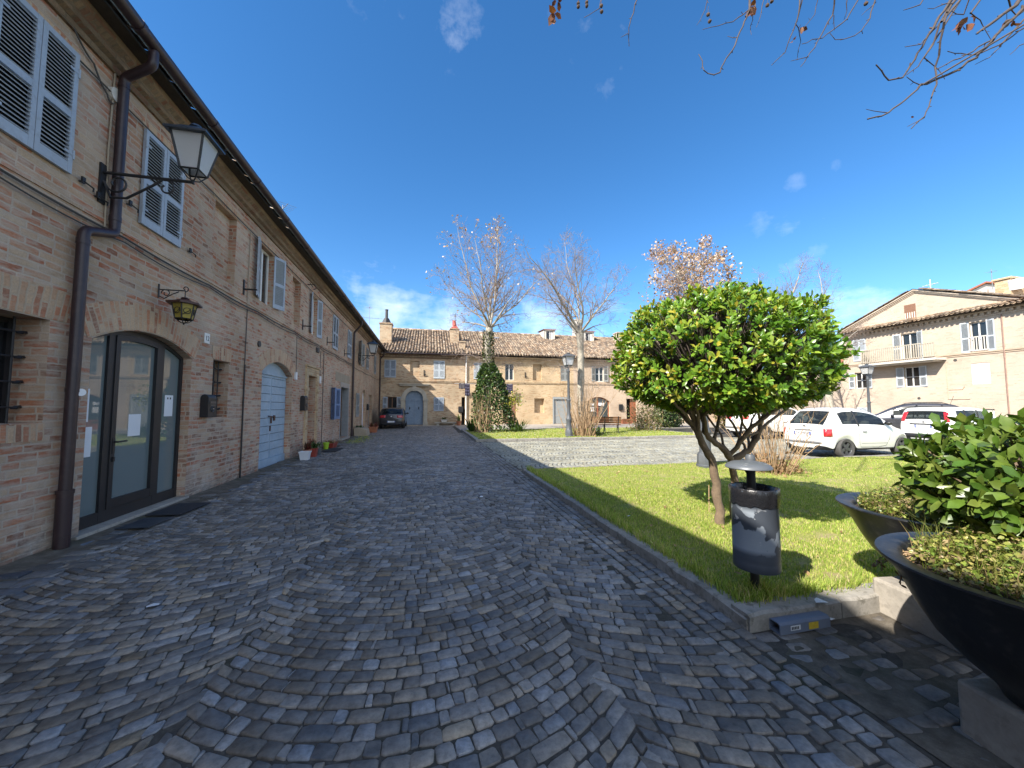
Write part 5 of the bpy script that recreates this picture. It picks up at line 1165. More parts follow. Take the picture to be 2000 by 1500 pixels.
pot(-3.5, 12.25, .22, .24, 'terracotta', 'terracotta pot with wilted reddish plant right behind the white one', REDS, ph=.3); pot(-3.38, 12.42, .2, .26, 'red_plastic', 'slim orange-red pot with a small green plant, third from the garage door', GREENS, square=True, pseed=2)
pot(-3.55, 12.75, .24, .2, 'cable_grey', 'dark low pot with dry reddish stems left of the street door', REDS, pseed=3, ph=.4); pot(-3.4, 13.0, .18, .2, 'lamp_grey', 'grey pot holding white-flowered plant before the street door', [(.5, .5, .48), (.06, .11, .03)], pseed=4)
pot(-3.5, 14.3, .20, .26, 'lime_plastic', 'lime green round pot right of the street door', None); pot(-3.48, 14.95, .30, .2, 'red_plastic', 'long red-brown trough right of the lime green pot', DRY, square=True, ln=.75, pseed=6, ph=.15)
pot(-3.2, 23.6, .45, .34, 'terracotta', 'large terracotta trough by the white arched door', REDS, square=True, ln=.7, pseed=7, ph=.35); pot(-3.35, 24.7, .34, .3, 'terracotta', 'smaller terracotta pot behind the large trough', DRY, pseed=8)
t_ = tag(MB().build('x', 'concrete') , 'x') if False else None
mb = MB(); mb.prism([(-3.75, 0), (-3.1, 0), (-3.15, .32), (-3.4, .42), (-3.75, .42)], lambda a, b, d: (a, d, b), 20.6, 21.6); tag(mb.build('stone_trough', 'old_plaster', None, bevel=.02), 'old plastered stone block with weeds against the far downpipe', 'stone block')
tuft(None, -3.6, 21.2, .38, .4, .18, 50, GREENS, name='weeds', seed=12)['kind'] = 'stuff'
g = np.c_[rng.normal(-3.1, .22, 700), rng.uniform(16.5, 20.6, 700)]; g = g[g[:, 0] > -3.7]
tag(blades('weeds', g, .015, .05, .012, .02, zf=lambda x, y: 0*x+.0), kind='stuff')
pot(1.2+.0, 30.4, .5, .22, 'white_plaster', 'low pale stone trough on the bench ledge by the blue portal', GREENS, square=True, ln=.4, z0=.28, group=None, pseed=9)
mb = MB(); SF.box(mb, .45, 2.3, .20, .28, .12, .5); SF.box(mb, .6, .8, .0, .2, .15, .45); SF.box(mb, 1.9, 2.1, 0, .2, .15, .45); tag(mb.build('stone_bench', 'stone_trim', None, bevel=.015), 'low stone bench against the far brick house', 'bench')
pot(2.35, 30.2, .4, .38, 'terracotta', 'terracotta pot with grassy plant at the right end of the stone bench', [(.16, .18, .05), (.08, .12, .03)], pseed=10, ph=.7, group=None)
pot(13.4, 30.0, .5, .42, 'terracotta', 'long terracotta trough left of the arched shop window', GREENS, square=True, ln=.4, group='terracotta pots before the far houses', pseed=13); pot(16.9, 29.9, 1.1, .45, 'terracotta', 'wide terracotta trough right of the arched shop window', DRY, square=True, ln=.4, group='terracotta pots before the far houses', pseed=14, ph=.1)
pot(19.0, 30.2, .3, .4, 'terracotta', 'round terracotta pot beside the reddish door leaf', GREENS, group='terracotta pots before the far houses', pseed=15)
mb = MB(); SF.box(mb, 16.75, 17.15, 1.2, 1.75, 0, .14); tag(mb.build('letter_box', 'dark_iron', None, bevel=.05), 'dark letter box on the rosy wall right of the shop window', 'letter box')
mb = MB(); SF.box(mb, 2.35, 2.75, 1.05, 1.55, 0, .12); tag(mb.build('letter_box', 'black_trim', None, bevel=.04), 'dark box on the far brick wall left of the white downpipe', 'letter box')
for (u, lab) in ((-.45, 'iron wall tie above the blue portal'), (8.0, 'iron wall tie on the ochre wall')):
    mb = MB(); SF.box(mb, u, u+.05, 4.0, 4.5, 0, .06); SF.box(mb, u, u+.2, 4.1, 4.15, 0.06, .1); tag(mb.build('wall_tie', 'dark_iron', None), lab, 'iron tie')
sag = [(2.9, 3.3), (6, 3.28)]
mb = MB(); mb.tube([(2.0, 30.7, 3.42), (4, 30.4, 3.36), (6.8, 30.7, 3.42)], .012, 5); tag(mb.build('washing_line', 'white_paint', None), 'washing line strung along the far wall behind the ivy', 'washing line')
for (x, w_, h_, mat, lab) in ((2.35, .5, .42, 'grey_cloth', 'grey cloth hanging left of the ivy'), (2.85, .4, 1.0, 'dark_cloth', 'long dark garment hanging left of the ivy'), (6.3, .55, .75, 'dark_cloth', 'dark garment hanging right of the ivy')):
    mb = MB(); n = 8
    for i in range(n):
        for j in range(4):
            f = lambda a, b: (x+w_*a/n, 30.55+.04*math.sin(a*1.7)*b/4, 3.4-h_*b/4+.02*math.sin(a)); mb.face([f(i, j), f(i+1, j), f(i+1, j+1), f(i, j+1)])
    o = mb.build('hanging_cloth', mat, None, smooth=True, rec=False); so = o.modifiers.new('thick', 'SOLIDIFY'); so.thickness = .012; tag(o, lab, 'laundry', 'laundry on the line')
# park bench
t_ = empty('park_bench', (9.3, 18.8, .12), 'wooden park bench with dark iron legs on the far lawn', 'bench', rz=R_(-20))
def loc(mb, name, mat, par, **k): return mb.build(name, mat, par, local=True, **k)
mb = MB()
for i in range(4): mb.box(-.85, .85, -.21+i*.11, -.12+i*.11, .42, .455)
loc(mb, 'seat', 'brown_wood', t_); mb = MB()
for i in range(3):
    M = Matrix.Translation((0, -.25-.035*i, .56+i*.125)) @ Matrix.Rotation(R_(18), 4, 'X'); mb.box(-.85, .85, -.016, .016, -.052, .052, 0, M)
loc(mb, 'backrest', 'brown_wood', t_)
for x in (-.7, 0, .7):
    mb = MB(); mb.tube([(x, -.38, 0), (x, -.24, .28), (x, -.22, .45), (x, -.36, .88)], .024, 6); mb.tube([(x, .28, 0), (x, .16, .26), (x, .20, .42), (x, -.22, .41)], .024, 6); mb.tube([(x, .16, .22), (x, -.1, .30), (x, -.24, .26)], .018, 6)
    if x: mb.tube([(x, .18, .42), (x, .24, .62), (x, -.02, .66), (x, -.27, .62)], .02, 6)
    loc(mb, 'leg', 'dark_iron', t_, smooth=True)
# litter bin on its post
bx, by = 2.385, 2.385; zb = .06
t_ = empty('litter_bin', (bx, by, zb), 'dark metal litter bin with domed lid and peeled stickers on the lawn corner', 'litter bin')
mb = MB(); mb.tube([(.03, .05, -.1), (.03, .05, 1.0)], .031, 12); loc(mb, 'post', 'dark_iron', t_, smooth=True)
k = .150/.174
mb = MB(); mb.lathe([(r*k, .26+(z-.14)*.9) for r, z in ((0, .14), (.173, .14), (.178, .15), (.178, .20), (.1745, .215), (.178, .235), (.176, .25), (.176, .70), (.180, .705), (.180, .76), (.184, .765), (.184, .775), (.172, .775), (.168, .60), (.166, .2))], n=40); loc(mb, 'bin_body', 'bin_paint', t_, smooth=True, ang=60)
mb = MB(); n = 40; vs = []
for j, (r, z) in enumerate(((.138, .55), (.160, .70), (.169, .785), (.180, .792), (.187, .785), (.188, .745), (.185, .655))):
    for i in range(n): a = 6.283*i/n; e = .006*math.sin(i*2.3+j)*(1 if j != 3 else .5)+.004*math.sin(i*5.1); vs.append(((r*k+e*.5)*math.cos(a), (r*k+e*.5)*math.sin(a), z+.26-.126+z*(-.1)+(e*1.5 if j in (0, 6) else e*.4)))
mb.idx(vs, [(j*n+i, j*n+(i+1) % n, (j+1)*n+(i+1) % n, (j+1)*n+i) for j in range(6) for i in range(n)]); loc(mb, 'bin_bag', 'bag_film', t_, smooth=True, ang=80)
mb = MB(); mb.lathe([(0, 1.0), (.135, .985), (.150, .980), (.156, .985), (.154, .996), (.140, 1.010), (.11, 1.024), (.06, 1.033), (0, 1.036)], -.025, .015, n=40); loc(mb, 'lid', 'cap_paint', t_, smooth=True, ang=60)
mb = MB(); mb.lathe([(.034, .98), (.034, 1.03), (.034, 1.055), (.026, 1.075), (0, 1.08)], .03, .05, 16); loc(mb, 'post_cap', 'lamp_grey', t_, smooth=True)
mb = MB(); mb.prism([(-.05, .99), (.03, .99), (.03, .88)], lambda a, b, d: (a, .05+d, b), -.004, .004); loc(mb, 'lid_bracket', 'dark_iron', t_)
# grey plastic duct with stickers lying along the kerb
ka, kb = onz(1497, 1222, 0), onz(1600, 1205, 0)
ang = math.atan2(kb.y-ka.y, kb.x-ka.x)
t_ = empty('plastic_duct', ((ka.x+kb.x)/2-.03, (ka.y+kb.y)/2-.07, 0), 'short blue-grey plastic duct with yellow sticker lying at the kerb corner', 'duct', rz=ang)
L = (kb-ka).length/2-.02; mb = MB(); prof = [(-.045, 0), (.045, 0), (.045, .06), (.03, .073), (-.03, .073), (-.045, .06)]; pin = [(-.037, .007), (.037, .007), (.037, .056), (.026, .066), (-.026, .066), (-.037, .056)]
vs = [(s, a, b) for s in (-L, L) for a, b in prof]+[(s, a, b) for s in (-L, L) for a, b in pin]
mb.idx(vs, [(i, (i+1) % 6, 6+(i+1) % 6, 6+i) for i in range(6)]+[(12+i, 12+(i+1) % 6, 18+(i+1) % 6, 18+i) for i in range(6)]+[(i, (i+1) % 6, 12+(i+1) % 6, 12+i) for i in range(6)]+[(6+i, 6+(i+1) % 6, 18+(i+1) % 6, 18+i) for i in range(6)]); loc(mb, 'duct_body', 'conduit_blue', t_)
mb = MB(); mb.box(L*.12, L*.50, -.0475, -.0455, .010, .053); loc(mb, 'yellow_label', 'yellow_sticker', t_); mb = MB(); mb.box(-L*.60, -L*.22, -.0475, -.0455, .02, .05); loc(mb, 'white_label', 'plate_white', t_)
mb = MB()
for i in range(5): mb.box(-L*.57+i*L*.06, -L*.535+i*L*.06, -.049, -.0476, .026, .044)
loc(mb, 'label_text', 'lead_text', t_)
# litter
def scrap(px, py, z, w, lab, seed, mat='paper'):
    p = onz(px, py, z); rg = random.Random(seed); mb = MB(); pts = [(p.x+w*math.cos(a)*rg.uniform(.5, 1), p.y+w*math.sin(a)*rg.uniform(.4, .9), z+.006+rg.uniform(0, .02)) for a in np.linspace(0, 5.4, 6)]
    c = (p.x, p.y, z+.02)
    for i in range(6): mb.face([pts[i], pts[(i+1) % 6], c])
    o = mb.build('paper_scrap', mat, None); tag(o, lab, 'litter', 'litter on the ground')
scrap(1228, 1010, .12, .035, 'crumpled white scrap on the shaded grass', 1); scrap(1602, 1178, .12, .05, 'white paper scrap standing on the kerb by the duct', 2); scrap(298, 1186, .0, .06, 'white scrap on the shaded setts', 3); scrap(1622, 1212, .0, .03, 'tiny pale scrap beside the duct end', 4); scrap(940, 972, 0, .04, 'tiny white scrap far up the sett lane', 5)
# bowl planters on stone blocks
def planter(x, y, R, zr, label, blk, ring=True):
    t_ = empty('bowl_planter', (x, y, 0), label, 'planter', 'big bowl planters'); mb = MB()
    H = zr-.24; z = lambda f: .24+H*f
    prof = [(0, z(0)), (.17, z(0)), (.18, z(.04)), (.20, z(.10)), (R*.50, z(.22)), (R*.66, z(.40)), (R*.76, z(.58)), (R*.83, z(.74)), (R*.90, z(.87)), (R*.985, z(.965)), (R, z(.985)), (R*.995, z(1)), (R*.97, z(1.0)), (R*.86, z(.985)), (R*.82, z(.965)), (R*.80, z(.90)), (R*.70, z(.6))]
    mb.lathe(prof, n=64); loc(mb, 'bowl', 'planter_metal', t_, smooth=True, ang=50)
    s = MB(); vs = []; n = 24
    for j in range(6):
        for k in range(n): r = R*.82*(j+.01)/5; a = 6.283*k/n; vs.append((r*math.cos(a), r*math.sin(a), z(.90)+.03*mnoise.noise(Vector((r*5*math.cos(a), r*5*math.sin(a), x)))+.03*(1-j/5)))
    s.idx(vs, [(j*n+k, j*n+(k+1) % n, (j+1)*n+(k+1) % n, (j+1)*n+k) for j in range(5) for k in range(n)]); loc(s, 'soil', 'soil', t_, smooth=True)
    b = empty('stone_block', (x, y, 0), blk, 'stone block', 'stone blocks under the bowl planters'); mb = MB(); mb.box((-.20 if x < 3 else -.30), .45, -.42, .23, -.02, .23); o = mb.build('block', 'concrete', b, local=True, bevel=.018); o.rotation_euler = (0, 0, R_(-8))
    return t_, z(.90)
PA = planter(2.60, 1.09, .555, .79, 'nearest black bowl planter overgrown with yellowish weeds and a leafy shrub', 'pale stone block under the nearest bowl planter')
PB = planter(3.53, 1.97, .56, .775, 'black bowl planter behind the nearest one, filled with green weeds only', 'pale stone block under the second bowl planter, by the kerb')
# antennas
def antenna(p, h, label, arms, mat='zinc', r=.018):
    mb = MB(); p = Vector(p); mb.tube([p, p+Vector((0, 0, h))], r, 6)
    for z, ln, az, n in arms:
        d = Vector((math.cos(az), math.sin(az), 0)); s = Vector((-d.y, d.x, 0)); c = p+Vector((0, 0, z)); mb.tube([c-d*ln/2, c+d*ln/2], r*.7, 5)
        for i in range(n): q = c+d*(ln*(i+.5)/n-ln/2); w_ = .28*(1-.4*i/n); mb.tube([q-s*w_, q+s*w_], r*.35, 4)
    return tag(mb.build('tv_antenna', mat, None), label, 'antenna', 'rooftop antennas')
p = atd(552, 415, 12.5); antenna((p.x, p.y, 5.95), p.z-5.95+.25, 'aerial on the near brick roof edge', [(p.z-5.95+.12, 1.0, 2.2, 7)], r=.014)
p = atd(728, 640, 36); antenna((-5.2, 34.3, 7.3), 3.2, 'tall aerial above the corner chimney', [(2.0, 2.3, .15, 9), (2.9, .5, 1.5, 4)])
antenna((2.4, 36, 8.4), 2.2, 'thin aerial pole above the middle chimney', [(2.0, .5, .4, 3)], mat='dark_iron')
p = onx(1818, 570, 37); q = onx(1818, 548, 37); antenna((37, p.y, p.z-.6), q.z-p.z+.7, 'white aerial on the pale gabled roof', [(q.z-p.z+.3, .9, 1.57, 4)], mat='white_plastic', r=.03)
p = onx(1938, 552, 39); q = onx(1938, 525, 39); antenna((39, p.y, p.z-.5), q.z-p.z+.5, 'thin aerial mast beside the lichened chimney', [(q.z-p.z+.3, .5, .3, 2)], mat='zinc', r=.02)
# ------------------------------------------------------------------ cars
from mathutils.bvhtree import BVHTree
def car(name, x, y, rz, label, paint, spec, cat='car', z=0.):
    L, Wd, H, wb, xr, wr = spec['L'], spec['W'], spec['H'], spec['wb'], spec['xr'], spec['wr']
    xf = xr+wb; root = empty(name, (x, y, z), label, cat, 'parked cars', rz)
    top = lambda q: float(np.interp(q, *zip(*spec['top']))); belt = lambda q: min(float(np.interp(q, *zip(*spec['belt']))), top(q)-.02); wid = lambda q: float(np.interp(q, *zip(*spec['wid'])))
    ar = wr+.055
    xs = set(spec['xs'])
    for c in (xr, xf): xs |= {c-ar-.03, c-ar*.97, c-ar*.72, c-ar*.38, c, c+ar*.38, c+ar*.72, c+ar*.97, c+ar+.03}
    xs = sorted(q for q in xs if 0 <= q <= L); keep = [xs[0]]
    for q in xs[1:]:
        if q-keep[-1] > .028: keep.append(q)
    xs = keep
    zsill = spec.get('sill', .24)
    secs = []
    for q in xs:
        w = wid(q)*Wd/2; t_ = top(q); b = belt(q); gh = t_-b
        end = min(q, L-q); zl = zsill+max(0, (.22-end))*spec.get('lift', .5)
        for c in (xr, xf):
            if abs(q-c) < ar: zl = max(zl, wr+math.sqrt(max(0, ar*ar-(q-c)**2)))
        zm = min(b-.06, max(zl+.03, .55*b+.12)); tum = spec.get('tumble', .36)
        y5 = w-gh*tum if gh > .1 else w*(.93); y6 = y5-(.10 if gh > .1 else w*.12)
        z5 = t_-(spec.get('drop', .055) if gh > .12 else gh*.5); z6 = t_-(.012 if gh > .12 else gh*.2)
        secs.append([(0, zsill), (w*.80, zsill), (w*.955, zl), (w, zm), (w*.985, b-.05), (w*.955, b), (y5, z5), (y6, z6), (y6*.5, t_), (0, t_+.006)])
    n = len(secs[0]); vs = []; fs = []; ms = []
    full = [[(q, -p[0], p[1]) for p in s[::-1][:-1]]+[(q, p[0], p[1]) for p in s[:-1]] for q, s in zip(xs, secs)]
    # order round the section: top centre -> right side -> bottom -> left side
    full = []
    for q, s in zip(xs, secs):
        right = [(q, -p[0], p[1]) for p in s[::-1]]; left = [(q, p[0], p[1]) for p in s[1:-1]]; full.append(right+left)
    m = len(full[0])
    for ring in full: vs += ring
    def mi(k, xm):
        kk = k if k < n-1 else (m-1-k)             # 0,1 = roof, 2 = roof edge, 3 = side glass, 4.. = sides
        gh = top(xm)-belt(xm)
        if kk in (0, 1):
            if spec['rg'][0] < xm < spec['rg'][1] or spec['ws'][0] < xm < spec['ws'][1]: return 1
        if kk == 3 and any(a < xm < b for a, b in spec['sg']): return 1
        if kk >= 7: return 2
        return 0
    for i in range(len(xs)-1):
        for k in range(m):
            fs.append((i*m+k, i*m+(k+1) % m, (i+1)*m+(k+1) % m, (i+1)*m+k)); ms.append(mi(k, (xs[i]+xs[i+1])/2))
    fs.append(tuple(range(m))[::-1]); ms.append(0); fs.append(tuple((len(xs)-1)*m+k for k in range(m))); ms.append(0)
    me = bpy.data.meshes.new('body'); me.from_pydata(vs, [], fs)
    for q in (paint, 'car_glass', 'black_trim'): me.materials.append(MATS[q])
    me.polygons.foreach_set('material_index', ms); o = bpy.data.objects.new('body', me); COL.objects.link(o); sm = o.modifiers.new('s', 'SUBSURF'); sm.levels = sm.render_levels = 2
    bpy.context.view_layer.update(); ev = bpy.data.meshes.new_from_object(o.evaluated_get(bpy.context.evaluated_depsgraph_get())); bpy.data.objects.remove(o)
    bm = bmesh.new(); bm.from_mesh(ev); bmesh.ops.recalc_face_normals(bm, faces=bm.faces); bvh = BVHTree.FromBMesh(bm)
    def take(name, sel, push=0.):
        b2 = bm.copy(); b2.faces.ensure_lookup_table(); bmesh.ops.delete(b2, geom=[f for f in b2.faces if not sel(f)], context='FACES')
        e = bpy.data.meshes.new(name)
        if push:
            b2.normal_update()
            for v in b2.verts: v.co += v.normal*push
        b2.to_mesh(e); b2.free()
        if not len(e.polygons): return None
        for q in (paint, 'car_glass', 'black_trim'): e.materials.append(MATS[q])
        e.polygons.foreach_set('use_smooth', [True]*len(e.polygons)); return link(bpy.data.objects.new(name, e), root)
    take('body', lambda f: f.material_index == 0); take('underbody', lambda f: f.material_index == 2)
    cx = lambda f: f.calc_center_median()
    ismid = lambda f, r: f.material_index == 1 and r[0] < cx(f).x < r[1]
    isside = lambda f: abs(f.normal.y) > .55
    take('rear_window', lambda f: ismid(f, (-1, spec['rg'][1]+.2)) and not isside(f)); take('windscreen', lambda f: ismid(f, (spec['ws'][0]-.2, 99)) and not isside(f))
    for sgn in (-1, 1): take('side_window', lambda f: f.material_index == 1 and isside(f) and cx(f).y*sgn > 0)
    def onside(px_, pz, sgn=-1, out=.004):
        h = bvh.ray_cast(Vector((px_, sgn*3, pz)), Vector((0, -sgn, 0))); return (h[0]+Vector((0, sgn*out, 0))) if h[0] else Vector((px_, sgn*Wd/2, pz))
    def onback(py_, pz, out=.006):
        h = bvh.ray_cast(Vector((-3, py_, pz)), Vector((1, 0, 0))); return (h[0]-Vector((out, 0, 0))) if h[0] else Vector((0, py_, pz))
    def onrear(a, pz, rad=3., out=.006):                      # from behind at an angle, for lamps round the corner
        d = Vector((-math.cos(a), math.sin(a), 0)); o_ = Vector((.9, 0, pz))+d*rad; h = bvh.ray_cast(o_, -d); return (h[0]+d*out) if h[0] else o_
    def strip(fn, pts, r, name, mat, n=5):
        mb = MB(); mb.tube([fn(*p) for p in pts], r, n); return loc(mb, name, mat, root)
    def patch(name, mat, grid, thick=.012):
        mb = MB(); R, Cn = len(grid), len(grid[0]); mb.idx([p for row in grid for p in row], [(i*Cn+j, i*Cn+j+1, (i+1)*Cn+j+1, (i+1)*Cn+j) for i in range(R-1) for j in range(Cn-1)]); o = loc(mb, name, mat, root, smooth=True); s = o.modifiers.new('t', 'SOLIDIFY'); s.thickness = thick; s.offset = 0; return o
    # wheels
    for wx in (xr, xf):
        for sgn in (-1, 1):
            yy = sgn*(wid(wx)*Wd/2-.115); mb = MB(); prof = [(wr*.62, -.10), (wr*.66, .085), (wr*.92, .10), (wr*.985, .085), (wr, .05), (wr, -.07), (wr*.9, -.10), (wr*.62, -.10)]
            nn = 32; vv = [(wx+r*math.cos(6.283*k/nn), yy+sgn*a, wr+r*math.sin(6.283*k/nn)) for r, a in prof for k in range(nn)]
            mb.idx(vv, [(i*nn+k, i*nn+(k+1) % nn, (i+1)*nn+(k+1) % nn, (i+1)*nn+k) for i in range(len(prof)-1) for k in range(nn)]); w_ = loc(mb, 'wheel', spec.get('tyre', 'rubber'), root, smooth=True, ang=45)
            mb = MB(); nn = 24
            def rg(r, a): return [(wx+r*math.cos(6.283*k/nn), yy+sgn*a, wr+r*math.sin(6.283*k/nn)) for k in range(nn)]
            mb.idx(rg(wr*.64, .08)+rg(wr*.60, .065)+rg(wr*.57, .01)+rg(.01, .0), [(i*nn+k, i*nn+(k+1) % nn, (i+1)*nn+(k+1) % nn, (i+1)*nn+k) for i in range(3) for k in range(nn)])
            for k in range(5):
                a = 6.283*k/5+.3; M = Matrix.Translation((wx, yy+sgn*.055, wr)) @ Matrix.Rotation(a, 4, 'Y'); mb.box(.02, wr*.62, -.015, .015, -.042, .042, 0, M)
            mb.tube([(wx, yy+sgn*.03, wr), (wx, yy+sgn*.085, wr)], .055, 12); loc(mb, 'rim', spec.get('rim', 'wheel_grey'), w_)
    # door line, handle, mirrors
    for sgn in (-1, 1):
        for dl in spec.get('doors', []): strip(lambda a, b: onside(a, b, sgn, .001), dl, .0045, 'door_seam', 'black_trim', 4)
        for hx, hz in spec.get('handles', []):
            mb = MB(); a, b = onside(hx-.08, hz, sgn, .014), onside(hx+.08, hz, sgn, .014); mb.tube([a, (a+b)/2+Vector((0, sgn*.012, 0)), b], .013, 6); loc(mb, 'door_handle', spec.get('handle_mat', 'grey_trim'), root, smooth=True)
        mx_, mz = spec['mirror']; a = onside(mx_, mz, sgn, -.02); mb = MB(); c = a+Vector((0, sgn*.13, .03)); vv = []; 
        for i in range(5):
            for k in range(10): r = math.sin(math.pi*(i+.3)/4.6); vv.append((c.x+.045*math.cos(math.pi*(i+.3)/4.6)*1.4, c.y+.10*r*math.cos(6.283*k/10), c.z+.07*r*math.sin(6.283*k/10)))
        mb.idx(vv, [(i*10+k, i*10+(k+1) % 10, (i+1)*10+(k+1) % 10, (i+1)*10+k) for i in range(4) for k in range(10)]+[tuple(range(10)), tuple(range(40, 50))]); mb.tube([a, c], .02, 6); loc(mb, 'mirror', spec.get('mirror_mat', paint), root, smooth=True)
        # tail lamp
        a0, a1, z0_, z1_ = spec['tail']
        patch('tail_light', 'tail_red', [[onrear(sgn*(a0+(a1-a0)*i/5), z0_+(z1_-z0_)*j/5, out=.008+.010*math.sin(math.pi*i/5)*math.sin(math.pi*j/5)) for i in range(6)] for j in range(6)])
    if spec.get('bumper'):
        z0_, z1_, am, mt = spec['bumper']; patch('bumper_strip', mt, [[onrear(-am+2*am*i/24, z, out=.014) for i in range(25)] for z in (z0_, (z0_+z1_)/2, z1_)], .02)
    pz = spec['plate']; p = onback(0, pz, .012); mb = MB(); mb.box(p.x-.012, p.x-.002, -.26, .26, pz-.055, pz+.055); pl = loc(mb, 'number_plate', 'plate_white', root)
    mb = MB(); mb.box(p.x-.0135, p.x-.0122, .215, .258, pz-.053, pz+.053); mb.box(p.x-.0135, p.x-.0122, -.258, -.215, pz-.053, pz+.053); loc(mb, 'plate_band', 'plate_blue', pl)
    if spec.get('reg'):
        ob = text_on(pl, spec['reg'], (0, 0, 0), .095, Matrix(((0, 0, -1), (-1, 0, 0), (0, 1, 0)))); M = Matrix(((0, 0, -1), (-1, 0, 0), (0, 1, 0))).to_4x4(); M.translation = (p.x-.0125, 0, pz); ob.matrix_local = M
    if spec.get('garnish'):
        z0_, z1_, hw, mt = spec['garnish']; patch('tailgate_handle', mt, [[onback(-hw+2*hw*i/8, z, .012) for i in range(9)] for z in (z0_, z1_)], .02)
    p = onback(0, spec['badge'], .01); mb = MB(); mb.tube([p, p-Vector((.008, 0, 0))], .042, 16); loc(mb, 'badge', 'alu' if paint != 'car_white' else 'grey_trim', root)
    if spec.get('wiper'): strip(lambda a, b: onback(a, b, .012), spec['wiper'], .009, 'wiper', 'black_trim')
    if spec.get('rails'):
        for sgn in (-1, 1):
            mb = MB(); xa, xb = spec['rails']; pts = []
            for q in np.linspace(xa, xb, 9): h = bvh.ray_cast(Vector((q, sgn*Wd*.33, 3)), Vector((0, 0, -1))); pts.append(h[0]+Vector((0, 0, .05 if xa < q < xb else .0)))
            mb.tube(pts, .016, 6); loc(mb, 'roof_rail', 'black_trim', root)
    if spec.get('aerial'):
        q = spec['aerial']; h = bvh.ray_cast(Vector((q, 0, 3)), Vector((0, 0, -1)))[0]; mb = MB(); mb.tube([h, h+Vector((-.12, 0, .38))], .006, 5); loc(mb, 'aerial', 'black_trim', root)
    if spec.get('pillar'):
        for sgn in (-1, 1):
            for q in spec['pillar']: patch('door_pillar', 'black_trim', [[onside(q+dx+(zz-belt(q))*spec.get('prake', -.2), zz, sgn, .005) for dx in (-.03, .03)] for zz in np.linspace(belt(q)+.02, top(q)-.10, 5)], .004)
    # seats and cabin floor
    mb = MB(); zf = .50
    for sx_ in (L*.33, L*.53):
        for sy in (-.36, .36): mb.box(sx_-.07, sx_+.07, sy*Wd/1.7-.2, sy*Wd/1.7+.2, zf, H*.72); mb.box(sx_-.05, sx_+.04, sy*Wd/1.7-.11, sy*Wd/1.7+.11, H*.74, H*.83)
    loc(mb, 'seats', spec.get('seat', 'interior'), root, bevel=.03)
    bm.free(); return root
small = dict(L=3.55, W=1.63, H=1.49, drop=.035, wb=2.30, xr=.66, wr=.295, sill=.23, lift=.75, tumble=.46,
    top=[(0, .62), (.03, .74), (.08, .90), (.14, .99), (.30, 1.17), (.46, 1.335), (.58, 1.42), (.80, 1.47), (1.2, 1.49), (1.6, 1.47), (1.95, 1.39), (2.25, 1.23), (2.52, 1.01), (2.72, .925), (3.0, .855), (3.25, .75), (3.42, .62), (3.52, .49), (3.55, .42)],
    belt=[(0, .55), (.08, .80), (.16, .90), (.4, .93), (1.2, .91), (2.3, .90), (2.55, .88), (2.8, .80), (3.2, .66), (3.55, .38)],
    wid=[(0, .70), (.04, .78), (.12, .84), (.28, .92), (.6, .98), (1.2, 1.), (2.4, .995), (2.9, .96), (3.2, .875), (3.4, .74), (3.52, .55), (3.55, .45)],
    xs=[0, .03, .08, .14, .22, .34, .46, .58, .72, 1.06, 1.14, 1.5, 1.9, 2.06, 2.22, 2.42, 2.54, 2.75, 3.0, 3.2, 3.38, 3.48, 3.53, 3.55],
    rg=(.15, .55), ws=(1.92, 2.50), sg=[(.60, 2.26)], pillar=[1.16], prake=.12, mirror=(2.22, .99), tail=(.60, .80, .64, .86), plate=.71, reg='DP 698CF', bumper=(.43, .49, .55, 'grey_trim'), garnish=(.80, .83, .27, 'grey_trim'), badge=.93, wiper=[(-.25, 1.01), (.2, 1.03)],
    doors=[[(1.15, .93), (1.12, .7), (1.13, .45), (1.2, .33), (1.9, .32), (2.2, .36), (2.32, .55), (2.36, .75), (2.36, .92)], [(1.2, .44), (2.26, .43)]], handles=[(1.32, .78)], handle_mat='grey_trim', mirror_mat='black_trim', tyre='dusty_tyre', rim='wheel_grey', seat='seat_pale')
car('parked_car', 11.15, 9.30, R_(1.5), 'rounded white small hatchback with plastic wheel trims, parked along the lawn edge', 'car_white', small)
boxy = dict(L=3.65, W=1.64, H=1.52, wb=2.30, xr=.68, wr=.295, sill=.25, lift=.6, tumble=.17,
    top=[(0, .62), (.02, .80), (.05, .95), (.09, 1.05), (.16, 1.30), (.22, 1.45), (.34, 1.52), (.8, 1.54), (1.5, 1.54), (2.0, 1.49), (2.25, 1.40), (2.55, 1.17), (2.75, 1.04), (3.1, .98), (3.35, .92), (3.52, .78), (3.62, .58), (3.65, .46)],
    belt=[(0, .6), (.05, .88), (.1, .97), (.4, 1.0), (2.4, .98), (2.8, .95), (3.2, .86), (3.65, .42)], wid=[(0, .82), (.05, .90), (.2, .975), (.6, 1.), (2.8, 1.), (3.2, .95), (3.5, .8), (3.65, .55)],
    xs=[0, .02, .05, .09, .15, .2, .26, .36, .48, 1.0, 1.5, 1.9, 2.1, 2.3, 2.5, 2.65, 2.8, 3.1, 3.35, 3.5, 3.6, 3.65], rg=(.085, .21), ws=(2.08, 2.68), sg=[(.45, 2.35)], pillar=[.85, 1.5], prake=0., mirror=(2.3, 1.02), tail=(.62, .74, .98, 1.34), plate=.80, bumper=(.36, .52, .72, 'black_trim'), garnish=(.87, .91, .42, 'black_trim'), badge=.97,
    doors=[[(1.5, .95), (1.48, .35), (2.3, .35), (2.42, .92)], [(.95, .6), (.8, .95)]], handles=[(1.62, .86)])
car('parked_car', 18.5, 10.65, 0, 'boxy white hatchback with tall tail lights half hidden by the planter shrub', 'car_white', boxy, z=-.04)
